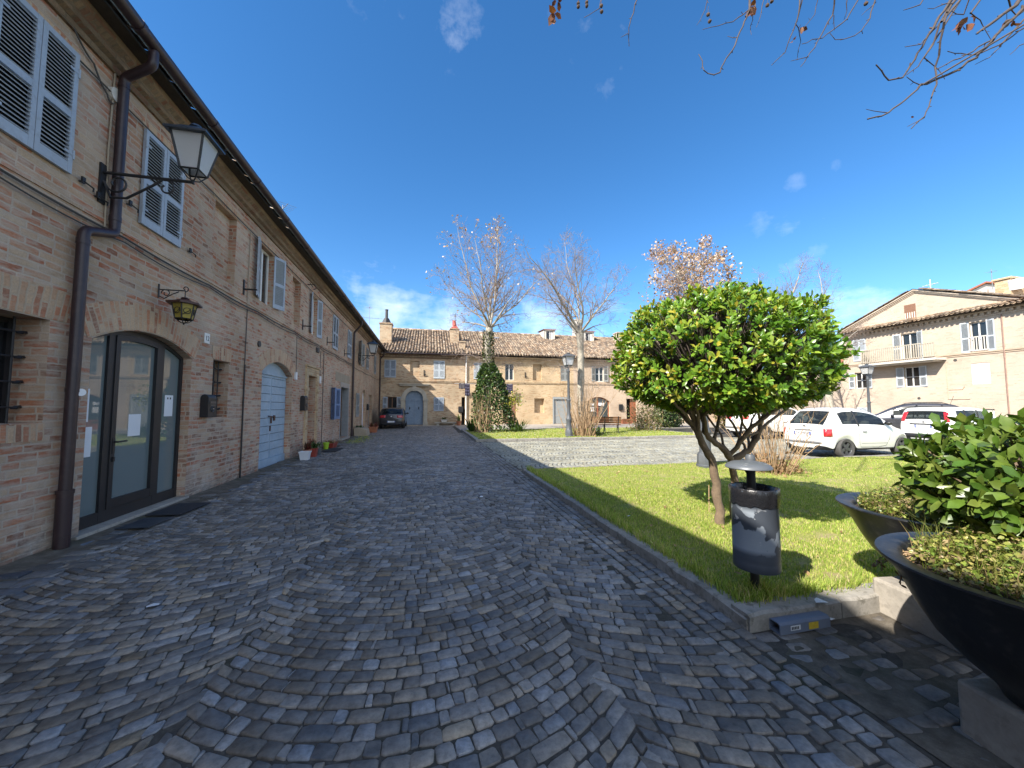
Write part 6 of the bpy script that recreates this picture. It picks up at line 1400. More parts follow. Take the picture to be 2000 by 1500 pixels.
hatch = dict(L=4.1, W=1.75, H=1.47, wb=2.55, xr=.75, wr=.31, sill=.24, lift=.6, tumble=.32,
    top=[(0, .62), (.03, .78), (.07, .90), (.13, 1.0), (.34, 1.22), (.52, 1.37), (.8, 1.44), (1.3, 1.47), (1.9, 1.46), (2.3, 1.38), (2.7, 1.17), (3.0, 1.0), (3.4, .93), (3.8, .80), (4.02, .62), (4.1, .46)],
    belt=[(0, .58), (.08, .86), (.16, .95), (.5, .98), (2.5, .95), (3.0, .9), (3.6, .77), (4.1, .42)], wid=[(0, .78), (.05, .86), (.2, .955), (.6, 1.), (3.1, 1.), (3.6, .94), (3.95, .76), (4.1, .52)],
    xs=[0, .03, .07, .13, .23, .36, .52, .68, 1.1, 1.5, 1.9, 2.2, 2.45, 2.7, 2.9, 3.05, 3.4, 3.7, 3.95, 4.05, 4.1], rg=(.12, .50), ws=(2.22, 2.92), sg=[(.62, 2.55)], pillar=[.98, 1.68], prake=0., mirror=(2.5, 1.0), tail=(.42, .74, .76, .93), plate=.50, bumper=(.30, .38, .62, 'black_trim'), badge=.85,
    doors=[[(1.7, .93), (1.68, .33), (2.5, .33), (2.62, .88)], [(1.0, .55), (.95, .93)]], handles=[(1.85, .80), (1.05, .82)])
suv = dict(hatch, L=4.3, H=1.62, W=1.78, sill=.28, wr=.33, top=[(a*4.3/4.1, b*1.62/1.47) for a, b in hatch['top']], belt=[(a*4.3/4.1, b*1.09) for a, b in hatch['belt']], wid=[(a*4.3/4.1, b) for a, b in hatch['wid']], xs=[a*4.3/4.1 for a in hatch['xs']],
    tail=(.40, .74, .92, 1.12), plate=.88, badge=1.06, bumper=(.48, .56, .62, 'grey_trim'), mirror=(2.6, 1.06), xr=.80, wb=2.62, rg=(.13, .53), ws=(2.34, 3.06), sg=[(.66, 2.68)], rails=(.8, 2.2))
car('parked_car', 14.5, 15.4, R_(-4), 'white hatchback with red tail lights, seen through the stems of the round-crowned evergreen', 'car_white', dict(suv, rails=None))
car('parked_car', -2.5, 26.75, R_(90), 'black hatchback seen from behind in the shaded corner before the blue portal', 'car_black', dict(hatch, reg='BV 704ZX' if False else None))
suv2 = dict(suv, top=[(a, b*1.05) for a, b in suv['top']], pillar=[1.0, 1.78], rails=(.8, 2.3), aerial=.7, rim='wheel_grey')
hd = R_(122); cx_, cy_ = 22.7, 13.7
car('parked_car', cx_-math.cos(hd)*2.15, cy_-math.sin(hd)*2.15, hd, 'dark grey off-road car with roof rails seen side-on behind the white cars', 'car_graphite', suv2, z=0)
# ------------------------------------------------------------------ trees and plants
def segs_mesh(name, segs, mat, parent, n=4):
    """segs: list of (p0, p1, r0, r1) -> tapered prisms"""
    A = np.array([tuple(s[0]) for s in segs]); B = np.array([tuple(s[1]) for s in segs]); ra = np.array([s[2] for s in segs]); rb = np.array([s[3] for s in segs])
    D = B-A; D /= np.maximum(np.linalg.norm(D, axis=1, keepdims=True), 1e-6); ref = np.where(np.abs(D[:, 2:3]) < .9, np.array([[0, 0, 1.]]), np.array([[1., 0, 0]]))
    X = np.cross(D, ref); X /= np.linalg.norm(X, axis=1, keepdims=True); Y = np.cross(D, X); V = []
    for P, r in ((A, ra), (B, rb)):
        for k in range(n): a = 2*np.pi*k/n; V.append(P+(X*math.cos(a)+Y*math.sin(a))*r[:, None])
    V = np.stack(V, 1).reshape(-1, 3); i = (np.arange(len(A))*2*n)[:, None]
    F = np.concatenate([np.c_[i+k, i+(k+1) % n, i+n+(k+1) % n, i+n+k] for k in range(n)])
    return npmesh(name, V, F, mat, parent, smooth=n > 4)
def leaf_cloud(name, P, D, N, size, col, mat, parent, curl=.12, wr=.42):
    """leaves at P along D with face normal N (all (n,3)), size (n,), col (n,3)"""
    P, D, N = map(lambda a: np.asarray(a, float), (P, D, N)); D = D/np.linalg.norm(D, axis=1, keepdims=True); Sx = np.cross(D, N); Sx /= np.maximum(np.linalg.norm(Sx, axis=1, keepdims=True), 1e-6); N = np.cross(Sx, D); s = np.asarray(size)[:, None]
    w = s*wr*.5
    pts = [P, P+D*s*.55-N*s*curl*.3, P+D*s-N*s*curl*1.6, P+D*s*.36-Sx*w*.72+N*s*.05, P+D*s*.74-Sx*w*.98+N*s*.03-N*s*curl*.7, P+D*s*.36+Sx*w*.72+N*s*.05, P+D*s*.74+Sx*w*.98+N*s*.03-N*s*curl*.7]
    V = np.stack(pts, 1).reshape(-1, 3); i = (np.arange(len(P))*7)[:, None]
    T = [(0, 1, 3), (3, 1, 4), (4, 1, 2), (0, 5, 1), (5, 6, 1), (6, 2, 1)]
    F = np.concatenate([np.c_[i+a, i+b, i+c] for a, b, c in T]); return npmesh(name, V, F, mat, parent, np.repeat(col, 7, 0), smooth=True)
def unit(v): return v/np.maximum(np.linalg.norm(v, axis=-1, keepdims=True), 1e-9)
def rosettes(tips, axes, nl, size, pal, prob, spread=(.5, 1.25), jit=.03):
    P = []; D = []; N = []; Sz = []; C = []
    pal = np.array(pal)
    for t_, a in zip(tips, axes):
        a = unit(a); h = np.cross(a, (0, 0, 1.) if abs(a[2]) < .9 else (1., 0, 0)); h = unit(h); g = np.cross(a, h); k = rng.integers(*nl); ph = rng.uniform(0, 6.28); cb = pal[rng.choice(len(pal), p=prob)]
        for j in range(k):
            az = ph+j*2.4; th = rng.uniform(*spread)*(.55+.45*j/k); d = a*math.cos(th)+(h*math.cos(az)+g*math.sin(az))*math.sin(th); nrm = a*math.sin(th)-(h*math.cos(az)+g*math.sin(az))*math.cos(th)
            P.append(t_-a*.02*j/k*3+rng.normal(0, jit*.3, 3)); D.append(d+rng.normal(0, .12, 3)); N.append(nrm+rng.normal(0, .2, 3)); Sz.append(size*rng.uniform(.6, 1.15)); C.append((cb*.6+pal[rng.choice(len(pal), p=prob)]*.4)*rng.uniform(.8, 1.2))
    return P, D, N, Sz, np.array(C)
# --- round-crowned evergreen
tc = np.array((4.0, 4.30)); zb = lawn_h(3.66, 4.3)
tree = empty('evergreen_tree', (3.45, 4.05, zb), 'round-crowned glossy evergreen with twisted dark stems growing behind the litter bin', 'tree')
def g6(x, y): return (1180+x/3.75, 560+y/3.75)
def stem(pts, r0, r1, segs, wob=.012):
    P = [atd(px, py, d*.935) for px, py, d in pts]; out = []
    for a, b in zip(P, P[1:]):
        for i in range(3): t_ = i/3; out.append(a.lerp(b, t_)+Vector((random.uniform(-wob, wob), random.uniform(-wob, wob), random.uniform(-wob, wob)*.5)))
    out.append(P[-1]); n = len(out); R = [r0+(r1-r0)*(i/(n-1))**.8 for i in range(n)]
    return out, R
random.seed(11); mb = MB()
def addstem(pts, r0, r1, n=10, wob=.012):
    o, R = stem([(*g6(*p[:2]), p[2]) for p in pts], r0, r1, None, wob); mb.tube(o, [r*.78*random.uniform(.9, 1.12) for r in R], n)
addstem([(850, 1790, 4.86), (845, 1640, 4.86), (825, 1440, 4.86), (790, 1270, 4.84), (715, 1150, 4.8), (665, 1010, 4.74), (640, 880, 4.6), (600, 760, 4.4)], .082, .035, 12)
addstem([(965, 1700, 5.05), (960, 1460, 5.05), (930, 1270, 5.02), (870, 1180, 5.0), (790, 1130, 4.98), (735, 1060, 4.95), (720, 960, 5.0), (690, 830, 5.2)], .07, .028, 12)
addstem([(935, 1290, 5.03), (990, 1240, 5.05), (1060, 1200, 5.08), (1120, 1110, 5.1), (1145, 1010, 5.12), (1195, 900, 5.2), (1250, 760, 5.4)], .058, .026)
addstem([(915, 1240, 5.0), (990, 1140, 4.95), (1080, 1030, 4.9), (1180, 950, 4.85), (1290, 880, 4.85), (1420, 800, 4.9), (1500, 700, 4.95)], .036, .02, 8)
addstem([(1060, 1200, 5.08), (1110, 1080, 5.2), (1200, 1000, 5.3), (1330, 900, 5.4), (1430, 800, 5.5)], .03, .018, 8)
addstem([(720, 1150, 4.8), (640, 1010, 4.9), (560, 930, 5.0), (500, 850, 5.1), (420, 740, 5.2)], .034, .018, 8)
addstem([(740, 1060, 4.9), (735, 950, 4.7), (800, 830, 4.55), (840, 700, 4.4)], .028, .018, 8)
addstem([(800, 1140, 5.0), (830, 1030, 5.2), (850, 920, 5.4), (880, 780, 5.6)], .03, .018, 8)
addstem([(880, 1180, 5.0), (860, 1080, 5.1), (720, 900, 5.3), (690, 800, 5.5)], .022, .014, 7)
addstem([(1040, 1200, 5.1), (990, 1090, 5.2), (910, 960, 5.2), (870, 840, 5.2)], .024, .015, 7)
addstem([(1130, 1060, 5.1), (1060, 1090, 5.0), (1000, 960, 4.8), (960, 840, 4.6)], .020, .014, 7)
addstem([(1145, 1010, 5.12), (1130, 900, 4.9), (1110, 780, 4.7)], .026, .016, 7); addstem([(700, 1130, 4.8), (690, 980, 4.65), (680, 860, 4.4), (650, 720, 4.2)], .03, .018, 8)
addstem([(960, 1200, 5.0), (1000, 1060, 5.4), (1010, 940, 5.6), (1000, 820, 5.7)], .022, .014, 7); addstem([(655, 1010, 4.74), (560, 900, 4.5), (480, 820, 4.3), (400, 760, 4.2)], .022, .014, 7)
addstem([(1060, 1190, 5.1), (1050, 1060, 5.5), (1100, 930, 5.8), (1180, 830, 6.0)], .024, .014, 7)
mb.build('trunk', 'bark_bush', tree, smooth=True, ang=80)
cc = np.array((3.43, 3.92, 1.89)); RX = 1.15
def crown_r(d):
    """distance of the crown's edge from its middle in direction d"""
    hx = math.hypot(d[0], d[1]); dz = d[2]
    up_, dn = .94, .42; v = up_ if dz > 0 else dn; e = 2.7 if dz > 0 else 2.2
    r = ((hx/RX)**e+(abs(dz)/v)**e)**(-1/e)
    return r*(1+.10*mnoise.noise(Vector(d)*2.6+Vector((3, 1, 2)))+.07*mnoise.noise(Vector(d)*6.5))
tips = []; axes = []
n = 2700
gi = np.arange(n)+.5; ph = np.arccos(1-2*gi/n); th_ = np.pi*(1+5**.5)*gi
for a, b in zip(ph, th_):
    d = np.array((math.cos(b)*math.sin(a), math.sin(b)*math.sin(a), math.cos(a)))+rng.normal(0, .05, 3); d = unit(d)
    if d[2] < -.82 and rng.random() < .75: continue
    hole = mnoise.noise(Vector(d)*4.2+Vector((9, 4, 1)))
    if hole < -.42: continue
    r = crown_r(d)*rng.uniform(.93, 1.03); p = cc+d*r
    tips.append(p); axes.append(unit(d*np.array((1, 1, .8))+np.array((0, 0, .45))+rng.normal(0, .18, 3)))
for i in range(750):
    d = unit(rng.normal(0, 1, 3)); 
    if d[2] < -.6: continue
    r = crown_r(d)*rng.uniform(.62, .9); tips.append(cc+d*r); axes.append(unit(d+np.array((0, 0, .5))+rng.normal(0, .4, 3)))
tips = np.array(tips); axes = np.array(axes)
for _ in range(26):                                                # a few shoots stand out of the outline
    d = unit(np.array((rng.normal(), rng.normal(), abs(rng.normal())*.9+.1))); p = cc+d*crown_r(d)*rng.uniform(1.05, 1.10); tips = np.vstack([tips, p]); axes = np.vstack([axes, unit(d+np.array((0, 0, .8)))])
LEAFP = [(.08, .19, .018), (.135, .26, .024), (.21, .33, .03), (.31, .38, .045), (.42, .37, .06)]
P, D, N, Sz, C = rosettes(tips, axes, (6, 11), .086, LEAFP, [.34, .32, .2, .11, .03])
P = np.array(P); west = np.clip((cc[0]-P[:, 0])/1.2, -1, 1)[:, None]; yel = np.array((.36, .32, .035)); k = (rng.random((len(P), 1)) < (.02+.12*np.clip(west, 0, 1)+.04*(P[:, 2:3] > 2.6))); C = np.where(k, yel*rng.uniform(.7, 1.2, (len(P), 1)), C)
leaf_cloud('crown', P, D, N, Sz, C, 'leaf', tree)
sg = []
for p in tips[::2]:
    q = cc+np.array((0, 0, -.25)) + (p-cc)*.55; sg.append((q, p*.96+q*.04, .010, .004))
segs_mesh('twigs', sg, 'dark_twig', tree, 4)
# suckers of the evergreen at the foot of the stem
p = np.array(onz(1385, 1000, .12)); tp = np.array([p+np.array((rng.normal(0, .04), rng.normal(0, .04), h)) for h in (.12, .2, .3, .36)]); P, D, N, Sz, C = rosettes(tp, np.array([(0, 0, 1.)]*4)+rng.normal(0, .3, (4, 3)), (3, 6), .07, [(.16, .26, .03), (.25, .32, .04)], [.5, .5]); leaf_cloud('sucker_leaves', P, D, N, Sz, C, 'leaf', tree); mb = MB(); mb.tube([p, p+np.array((.01, 0, .36))], .006, 5); mb.build('sucker', 'cane', tree)
# --- shrub in the nearest planter
PX, PY = 2.60, 1.09
bush = empty('leafy_shrub', (PX+.12, PY+.1, PA[1]), 'glossy broad-leaved shrub growing out of the nearest bowl planter', 'shrub')
bc = np.array((2.97, 1.26, 1.12)); BR = np.array((.47, .44, .31)); tips = []; axes = []
n = 330; gi = np.arange(n)+.5; ph = np.arccos(1-2*gi/n); th_ = np.pi*(1+5**.5)*gi
for a, b in zip(ph, th_):
    d = unit(np.array((math.cos(b)*math.sin(a), math.sin(b)*math.sin(a), math.cos(a)))+rng.normal(0, .06, 3))
    r = 1+.16*mnoise.noise(Vector(d)*2.2+Vector((1, 7, 2)))+.10*mnoise.noise(Vector(d)*5)
    tips.append(bc+d*BR*r*rng.uniform(.90, 1.03)); axes.append(unit(d+np.array((0, 0, .35))+rng.normal(0, .2, 3)))
for i in range(190): d = unit(rng.normal(0, 1, 3)); tips.append(bc+d*BR*rng.uniform(.5, .85)); axes.append(unit(d+rng.normal(0, .4, 3)))
tips, axes = np.array(tips), np.array(axes)
P, D, N, Sz, C = rosettes(tips, axes, (5, 9), .098, [(.06, .125, .016), (.09, .155, .02), (.135, .19, .03), (.20, .23, .05)], [.36, .34, .2, .1]); leaf_cloud('crown', P, D, N, Sz, C, 'leaf', bush)
rt0 = np.array((PX+.12, PY+.1, PA[1])); sg = []
for p in tips[::4]: m = rt0*.45+bc*.55+rng.normal(0, .06, 3); m[2] = rt0[2]*.5+p[2]*.5-.05; sg += [(rt0, m, .016, .011), (m, p, .010, .004)]
segs_mesh('stem', sg, 'bark_bush', bush, 5)
# --- weeds in the planters
def planter_weeds(x, y, z, R, n, pal, lab, dry):
    P = []; D = []; N = []; Sz = []; C = []; pal = np.array(pal)
    for i in range(n):
        a = rng.uniform(0, 6.28); r = R*math.sqrt(rng.random())*.97; h = (.03+.13*(1-(r/R)**2))*rng.uniform(.3, 1.35)+.03*mnoise.noise(Vector((r*6*math.cos(a), r*6*math.sin(a), 3)))
        P.append((x+r*math.cos(a), y+r*math.sin(a), z+.02+max(h, .0))); D.append(rng.normal(0, 1, 3)*np.array((1, 1, .5))); N.append(rng.normal(0, .5, 3)+np.array((0, 0, 1))); Sz.append(rng.uniform(.012, .030)); C.append(pal[rng.integers(len(pal))]*rng.uniform(.7, 1.25))
    o = leaf_cloud('weeds', P, D, N, Sz, np.array(C), 'ivy_leaf', None, wr=.7); tag(o, lab, 'weeds', kind='stuff')
    g = []
    for i in range(n//3): a = rng.uniform(0, 6.28); r = R*.95*math.sqrt(rng.random()); g.append((x+r*math.cos(a), y+r*math.sin(a)))
    o = blades('weed_stalks', np.array(g),   .06, .22, .002, .005, zf=lambda a, b: z+0*a, lean=.9, pal=[(.14, .18, .03), (.20, .22, .05), (.26, .23, .08), (.10, .14, .03), (.30, .22, .11)]); tag(o, kind='stuff')
planter_weeds(PX, PY, PA[1], .43, 5200, [(.19, .25, .045), (.27, .29, .06), (.13, .20, .03), (.33, .29, .09), (.34, .26, .13)], 'x', 1); planter_weeds(3.53, 1.97, PB[1], .44, 5000, [(.13, .19, .03), (.20, .23, .045), (.10, .15, .025), (.27, .24, .07), (.30, .22, .12)], 'x', 0)
# dry stalks leaning over the nearest bowl
sg = []; P = []; D = []; N = []; Sz = []; C = []
for s in range(16):
    a = rng.uniform(1.2, 4.2); p = np.array((PX+rng.uniform(-.15, .25), PY+rng.uniform(-.1, .36), PA[1])); d = np.array((math.cos(a)*.8-.2, math.sin(a)*.8+.2, .9))
    for i in range(7):
        d = unit(d+np.array((rng.normal(0, .25)-.06, rng.normal(0, .25), -.26))); q = p+d*.045; sg.append((p, q, .003, .0025)); p = q
        if i > 2:
            for k in range(4): P.append(p); D.append(rng.normal(0, 1, 3)); N.append(rng.normal(0, 1, 3)); Sz.append(rng.uniform(.015, .035)); C.append(np.array(DRY[rng.integers(3)])*rng.uniform(.7, 1.2))
ds = empty('dry_plant', (PX, PY, PA[1]), 'dried brown flower stalks drooping over the weeds in the nearest bowl planter', 'dry plant'); segs_mesh('stalks', sg, 'cane', ds, 4); leaf_cloud('dry_leaves', P, D, N, Sz, np.array(C), 'dead_leaf', ds, curl=.3)

# --- bare plane trees
def plane_tree(x, y, H, th, rw, tr, label, nlimb, seed, leaves=0, lowtw=0, z0=None, leafbias=None, squash=1.):
    rg = np.random.default_rng(seed); z0 = (lawn_h(x, y) if z0 is None else z0); root = empty('plane_tree', (x, y, z0), label, 'tree', 'bare plane trees on the square')
    base = np.array((x, y, z0)); pts = [base+np.array((rg.normal(0, .05)*(i > 0), rg.normal(0, .05)*(i > 0), th*i/7)) for i in range(8)]
    mb = MB(); mb.tube([base-np.array((0, 0, .1))]+pts, [tr*1.45, tr*1.25]+[tr*(1-.25*i/7) for i in range(1, 7)]+[tr*.95], 12); hd = pts[-1]
    lim = []; tw = []; tips = []
    zc = (th+H)/2*.98+.3; c = base+np.array((0, 0, zc)); a_, b_ = rw, H-zc
    def edge(d):                                                   # how far the crown reaches from the head
        lo, hi = 0., H
        for _ in range(14):
            m = (lo+hi)/2; q = hd+d*m-c
            if (math.hypot(q[0], q[1])/a_)**2+(q[2]/(b_ if q[2] > 0 else b_*1.15))**2 < 1: lo = m
            else: hi = m
        return lo
    def grow(p, d, L, r, lev, up_):
        n = max(4, int(L/.42)) if lev < 2 else 4; st = L/n; ps = [p]; q = p
        for i in range(n):
            d = unit(d+rg.normal(0, .10+.04*lev, 3)+np.array((0, 0, up_))); q = q+d*st; ps.append(q)
        rs = [max(r*(1-.85*i/n), .0045) for i in range(n+1)]
        (lim if lev < 1 else tw).extend([(ps[i], ps[i+1], rs[i], rs[i+1]) for i in range(n)])
        tips.extend(ps[-2:])
        if lev < 3:
            for i in range(1 if lev else 2, n+1):
                for _ in range(2 if lev < 2 else 1):
                    if rg.random() < (.9, .72, .5)[lev]:
                        dd = unit(ps[i]-ps[i-1]); s_ = unit(np.cross(dd, rg.normal(0, 1, 3))); nd = unit(dd*rg.uniform(.55, .9)+s_*rg.uniform(.5, .9))
                        ll = L*(1-i/(n+1))*rg.uniform(.35, .6)+(.35, .28, .18)[lev]; grow(ps[i], nd, min(ll, (2.6, 1.0, .45)[lev]), max(rs[i]*.55, .006), lev+1, up_*.7+.03)
    for k in range(nlimb):
        az = 2*math.pi*k/nlimb*2.618+rg.uniform(-.3, .3); el = (R_(88)-R_(72)*((k+.5)/nlimb)**.85); d = np.array((math.cos(az)*math.cos(el), math.sin(az)*math.cos(el), math.sin(el)))
        L = edge(d)*rg.uniform(.88, 1.02); grow(hd+d*tr*.3, unit(d), L, tr*rg.uniform(.22, .36), 0, .012)
    for k in range(lowtw):                                         # thin low shoots, drooping
        az = rg.uniform(0, 6.28); h = rg.uniform(.55, 1.0)*th; grow(base+np.array((0, 0, h)), np.array((math.cos(az), math.sin(az), rg.uniform(-.1, .5))), rg.uniform(1.2, rw*1.1), .016, 1, -.02)
    mb.build('trunk', 'plane_bark', root, smooth=True, ang=80); segs_mesh('limbs', lim, 'plane_limb', root, 6); segs_mesh('branches', [s for s in tw], 'plane_twig', root, 3)
    if leaves:
        tips = np.array(tips); w = np.ones(len(tips)) if leafbias is None else np.array([leafbias((t_-c)/np.array((a_, a_, b_))) for t_ in tips]); w = w/w.sum(); k = rg.choice(len(tips), leaves, p=w); P = tips[k]+rg.normal(0, .07, (leaves, 3))
        C = np.array([(.36, .22, .15), (.46, .32, .23), (.28, .16, .11), (.54, .43, .34), (.60, .51, .43)])[rg.integers(0, 5, leaves)]*rg.uniform(.8, 1.2, (leaves, 1))
        leaf_cloud('dead_leaves', P, rg.normal(0, 1, (leaves, 3)), rg.normal(0, 1, (leaves, 3)), rg.uniform(.07, .15, leaves), C, 'dead_leaf', root, curl=.4, wr=.8)
    return root
plane_tree(3.4, 21.8, 13.0, 6.1, 3.05, .23, 'tall plane tree with ivy-clad trunk and a few brown leaves', 11, 21, leaves=420, lowtw=26, leafbias=lambda q: .15+max(0, q[2]+.2)**2)
plane_tree(7.45, 17.6, 10.7, 5.15, 2.5, .20, 'leafless plane tree with pale trunk standing between lamp post and park bench', 10, 34, lowtw=16)
plane_tree(13.45, 16.7, 12.0, 4.7, 2.2, .2, 'plane tree still full of pinkish-brown leaves, rising behind the round-crowned evergreen', 12, 55, leaves=4600, leafbias=lambda q: .5+max(0, q[0]*.7+.2))
plane_tree(24.0, 22.0, 13.8, 5.5, 2.4, .3, 'small bare plane tree far off, just right of the brown-leaved one', 7, 61, z0=gz(24)); plane_tree(27.4, 20.8, 13.2, 5.2, 2.2, .26, 'thin bare plane tree far off, nearest the balcony house', 6, 72, z0=gz(27.4))
# --- ivy column and canes at the first tree
def leafball(root, name, pts, out, size, pal, mat='ivy_leaf'):
    n = len(pts); C = np.array(pal)[rng.integers(0, len(pal), n)]*rng.uniform(.6, 1.3, (n, 1)); leaf_cloud(name, pts, out+rng.normal(0, .7, (n, 3)), rng.normal(0, .6, (n, 3))+out*.8+np.array((0, 0, .5)), rng.uniform(.6, 1.3, n)*size, C, mat, root, wr=.7)
ivy = empty('ivy', (3.5, 21.5, lawn_h(3.5, 21.5)), 'dark ivy thicket wrapped round the first plane tree, with bare canes in front', 'ivy')
P = []; O = []
for i in range(7000):
    z = rng.random()**.8; R = (1.12*(1-z)**.5+.16)*(1+.2*mnoise.noise(Vector((z*6, i*.01, 4)))); a = rng.uniform(0, 6.28); r = R*rng.uniform(.75, 1.05)*(1+.15*mnoise.noise(Vector((math.cos(a)*2, math.sin(a)*2, z*5)))); P.append((3.75-.35*z+r*math.cos(a), 21.3+.4*z+r*math.sin(a)*.8, .12+z*3.9)); O.append((math.cos(a), math.sin(a), .1))
leafball(ivy, 'ivy_leaves', np.array(P), np.array(O), .13, [(.025, .055, .014), (.04, .08, .02), (.06, .11, .025), (.09, .14, .03)])
P = []; O = []
for i in range(900): z = rng.random(); a = rng.uniform(0, 6.28); R = .30-.06*z; P.append((3.4+R*math.cos(a), 21.8+R*math.sin(a), 4.0+z*2.0)); O.append((math.cos(a), math.sin(a), .2))
leafball(ivy, 'trunk_ivy', np.array(P)[:700], np.array(O)[:700], .12, [(.05, .07, .02), (.08, .10, .03), (.12, .13, .05)])
P = rng.normal(0, 1, (300, 3))*np.array((.25, .25, .3))+np.array((4.75, 20.9, 1.9)); leafball(ivy, 'yellow_leaves', P, unit(rng.normal(0, 1, (300, 3))), .10, [(.30, .30, .04), (.40, .36, .06), (.14, .18, .03)])
sg = []
for i in range(75):
    p = np.array((3.05+rng.normal(0, .22), 20.75+rng.normal(0, .2), .1)); d = unit(np.array((rng.normal(0, .16), rng.normal(0, .1), 1))); L = rng.uniform(.8, 2.5)
    for k in range(4): q = p+d*L/4; sg.append((p, q, .016*(1-k*.2), .016*(.8-k*.2))); d = unit(d+rng.normal(0, .1, 3)); p = q
segs_mesh('canes', sg, 'cane', ivy, 4)
tuft(ivy, 5.0, 20.8, .1, .9, .8, 50, GREENS, name='grass_clump', seed=31, wide=.04); tuft(ivy, 2.5, 21.6, .1, .5, .9, 60, GREENS, name='fern_clump', seed=32, wide=.07)
def cane_clump(x, y, n, sp, h, label, leafpal=None, seed=1, mat='cane', r=.012, flare=.18, nleaf=0, lh=.35, leafmat_='dead_leaf', ls=.09, z0=None):
    rg = np.random.default_rng(seed); z0 = lawn_h(x, y) if z0 is None else z0; root = empty('cane_shrub', (x, y, z0), label, 'shrub'); sg = []; P = []
    for i in range(n):
        o = rg.normal(0, sp, 2); p = np.array((x+o[0], y+o[1], z0-.03)); d = unit(np.array((o[0]*flare/sp+rg.normal(0, .07), o[1]*flare/sp+rg.normal(0, .07), 1))); L = h*rg.uniform(.35, 1); rr = r*rg.uniform(.6, 1.3)
        for k in range(5):
            q = p+d*L/5; sg.append((p, q, rr*(1-k*.15), rr*(.85-k*.15))); d = unit(d+rg.normal(0, .08, 3)); p = q
            if k > 1 and rg.random() < .5: e = p+unit(d+rg.normal(0, .6, 3))*L*.16; sg.append((p, e, rr*.5, rr*.3)); P.append(e)
    segs_mesh('canes', sg, mat, root, 5)
    if nleaf:
        Q = np.c_[rg.normal(x, sp*1.5, nleaf), rg.normal(y, sp*1.5, nleaf), z0+np.abs(rg.normal(0, lh*.5, nleaf))]; C = np.array(leafpal)[rg.integers(0, len(leafpal), nleaf)]*rg.uniform(.7, 1.2, (nleaf, 1)); leaf_cloud('leaves', Q, rg.normal(0, 1, (nleaf, 3)), rg.normal(0, 1, (nleaf, 3)), rg.uniform(.5, 1.2, nleaf)*ls, C, leafmat_, root, curl=.35, wr=.7)
    return root
cane_clump(7.35, 17.2, 120, .26, 2.7, 'clump of bare tan canes round the foot of the second plane tree', DRY, 41, nleaf=160, r=.016)
cane_clump(8.0, 17.1, 14, .12, .35, 'small green shrub at the foot of the canes by the bench', GREENS, 42, nleaf=260, lh=.5, leafmat_='ivy_leaf', ls=.12)
bp_ = onz(1508, 918, .12); cane_clump(bp_.x, bp_.y, 85, .16, 1.75, 'bare cane shrub with brown leaves at its foot, behind the litter bin by the parking', DRY, 43, nleaf=420, r=.010, flare=.26, lh=.26)
cane_clump(13.0, 20.6, 60, .35, 2.0, 'greenish twiggy bush on the far lawn right of the bench', [(.14, .17, .05), (.20, .21, .07), (.28, .22, .10)], 44, nleaf=1500, lh=1.9, leafmat_='ivy_leaf', ls=.11, r=.014)
def ellball(name, root, c, R, n, size, pal):
    d = unit(rng.normal(0, 1, (n, 3))); P = np.array(c)+d*np.array(R)*rng.uniform(.75, 1.05, (n, 1)); P[:, 2] = np.maximum(P[:, 2], c[2]-R[2]*.95); leafball(root, name, P, d, size, pal)
hg = empty('hedge', (17.2, 24.4, 0), 'dark clipped hedge below the rosy house, seen under the evergreen crown', 'hedge'); ellball('foliage', hg, (17.2, 24.4, .95), (1.1, .9, 1.15), 3000, .13, [(.03, .06, .015), (.05, .09, .02), (.08, .12, .03)]); mb = MB(); mb.box(16.6, 17.8, 24.0, 24.8, 0, 1.6); mb.build('trunk', 'dark_room', hg, bevel=.2)  # the box is a near-black core behind the leaves, not a stem
hg = empty('hedge', (21.5, 23, 0), 'yellow-brown hedge behind the white car by the evergreen stems', 'hedge'); ellball('foliage', hg, (22.0, 22.6, 1.3), (2.4, .9, 1.6), 4200, .15, [(.20, .17, .05), (.28, .20, .06), (.12, .13, .04), (.33, .22, .09)]); mb = MB(); mb.box(20.4, 23.6, 22.3, 22.9, -.3, 2.0); mb.build('trunk', 'dark_room', hg, bevel=.2)  # near-black box fills this hedge too, no stem modelled
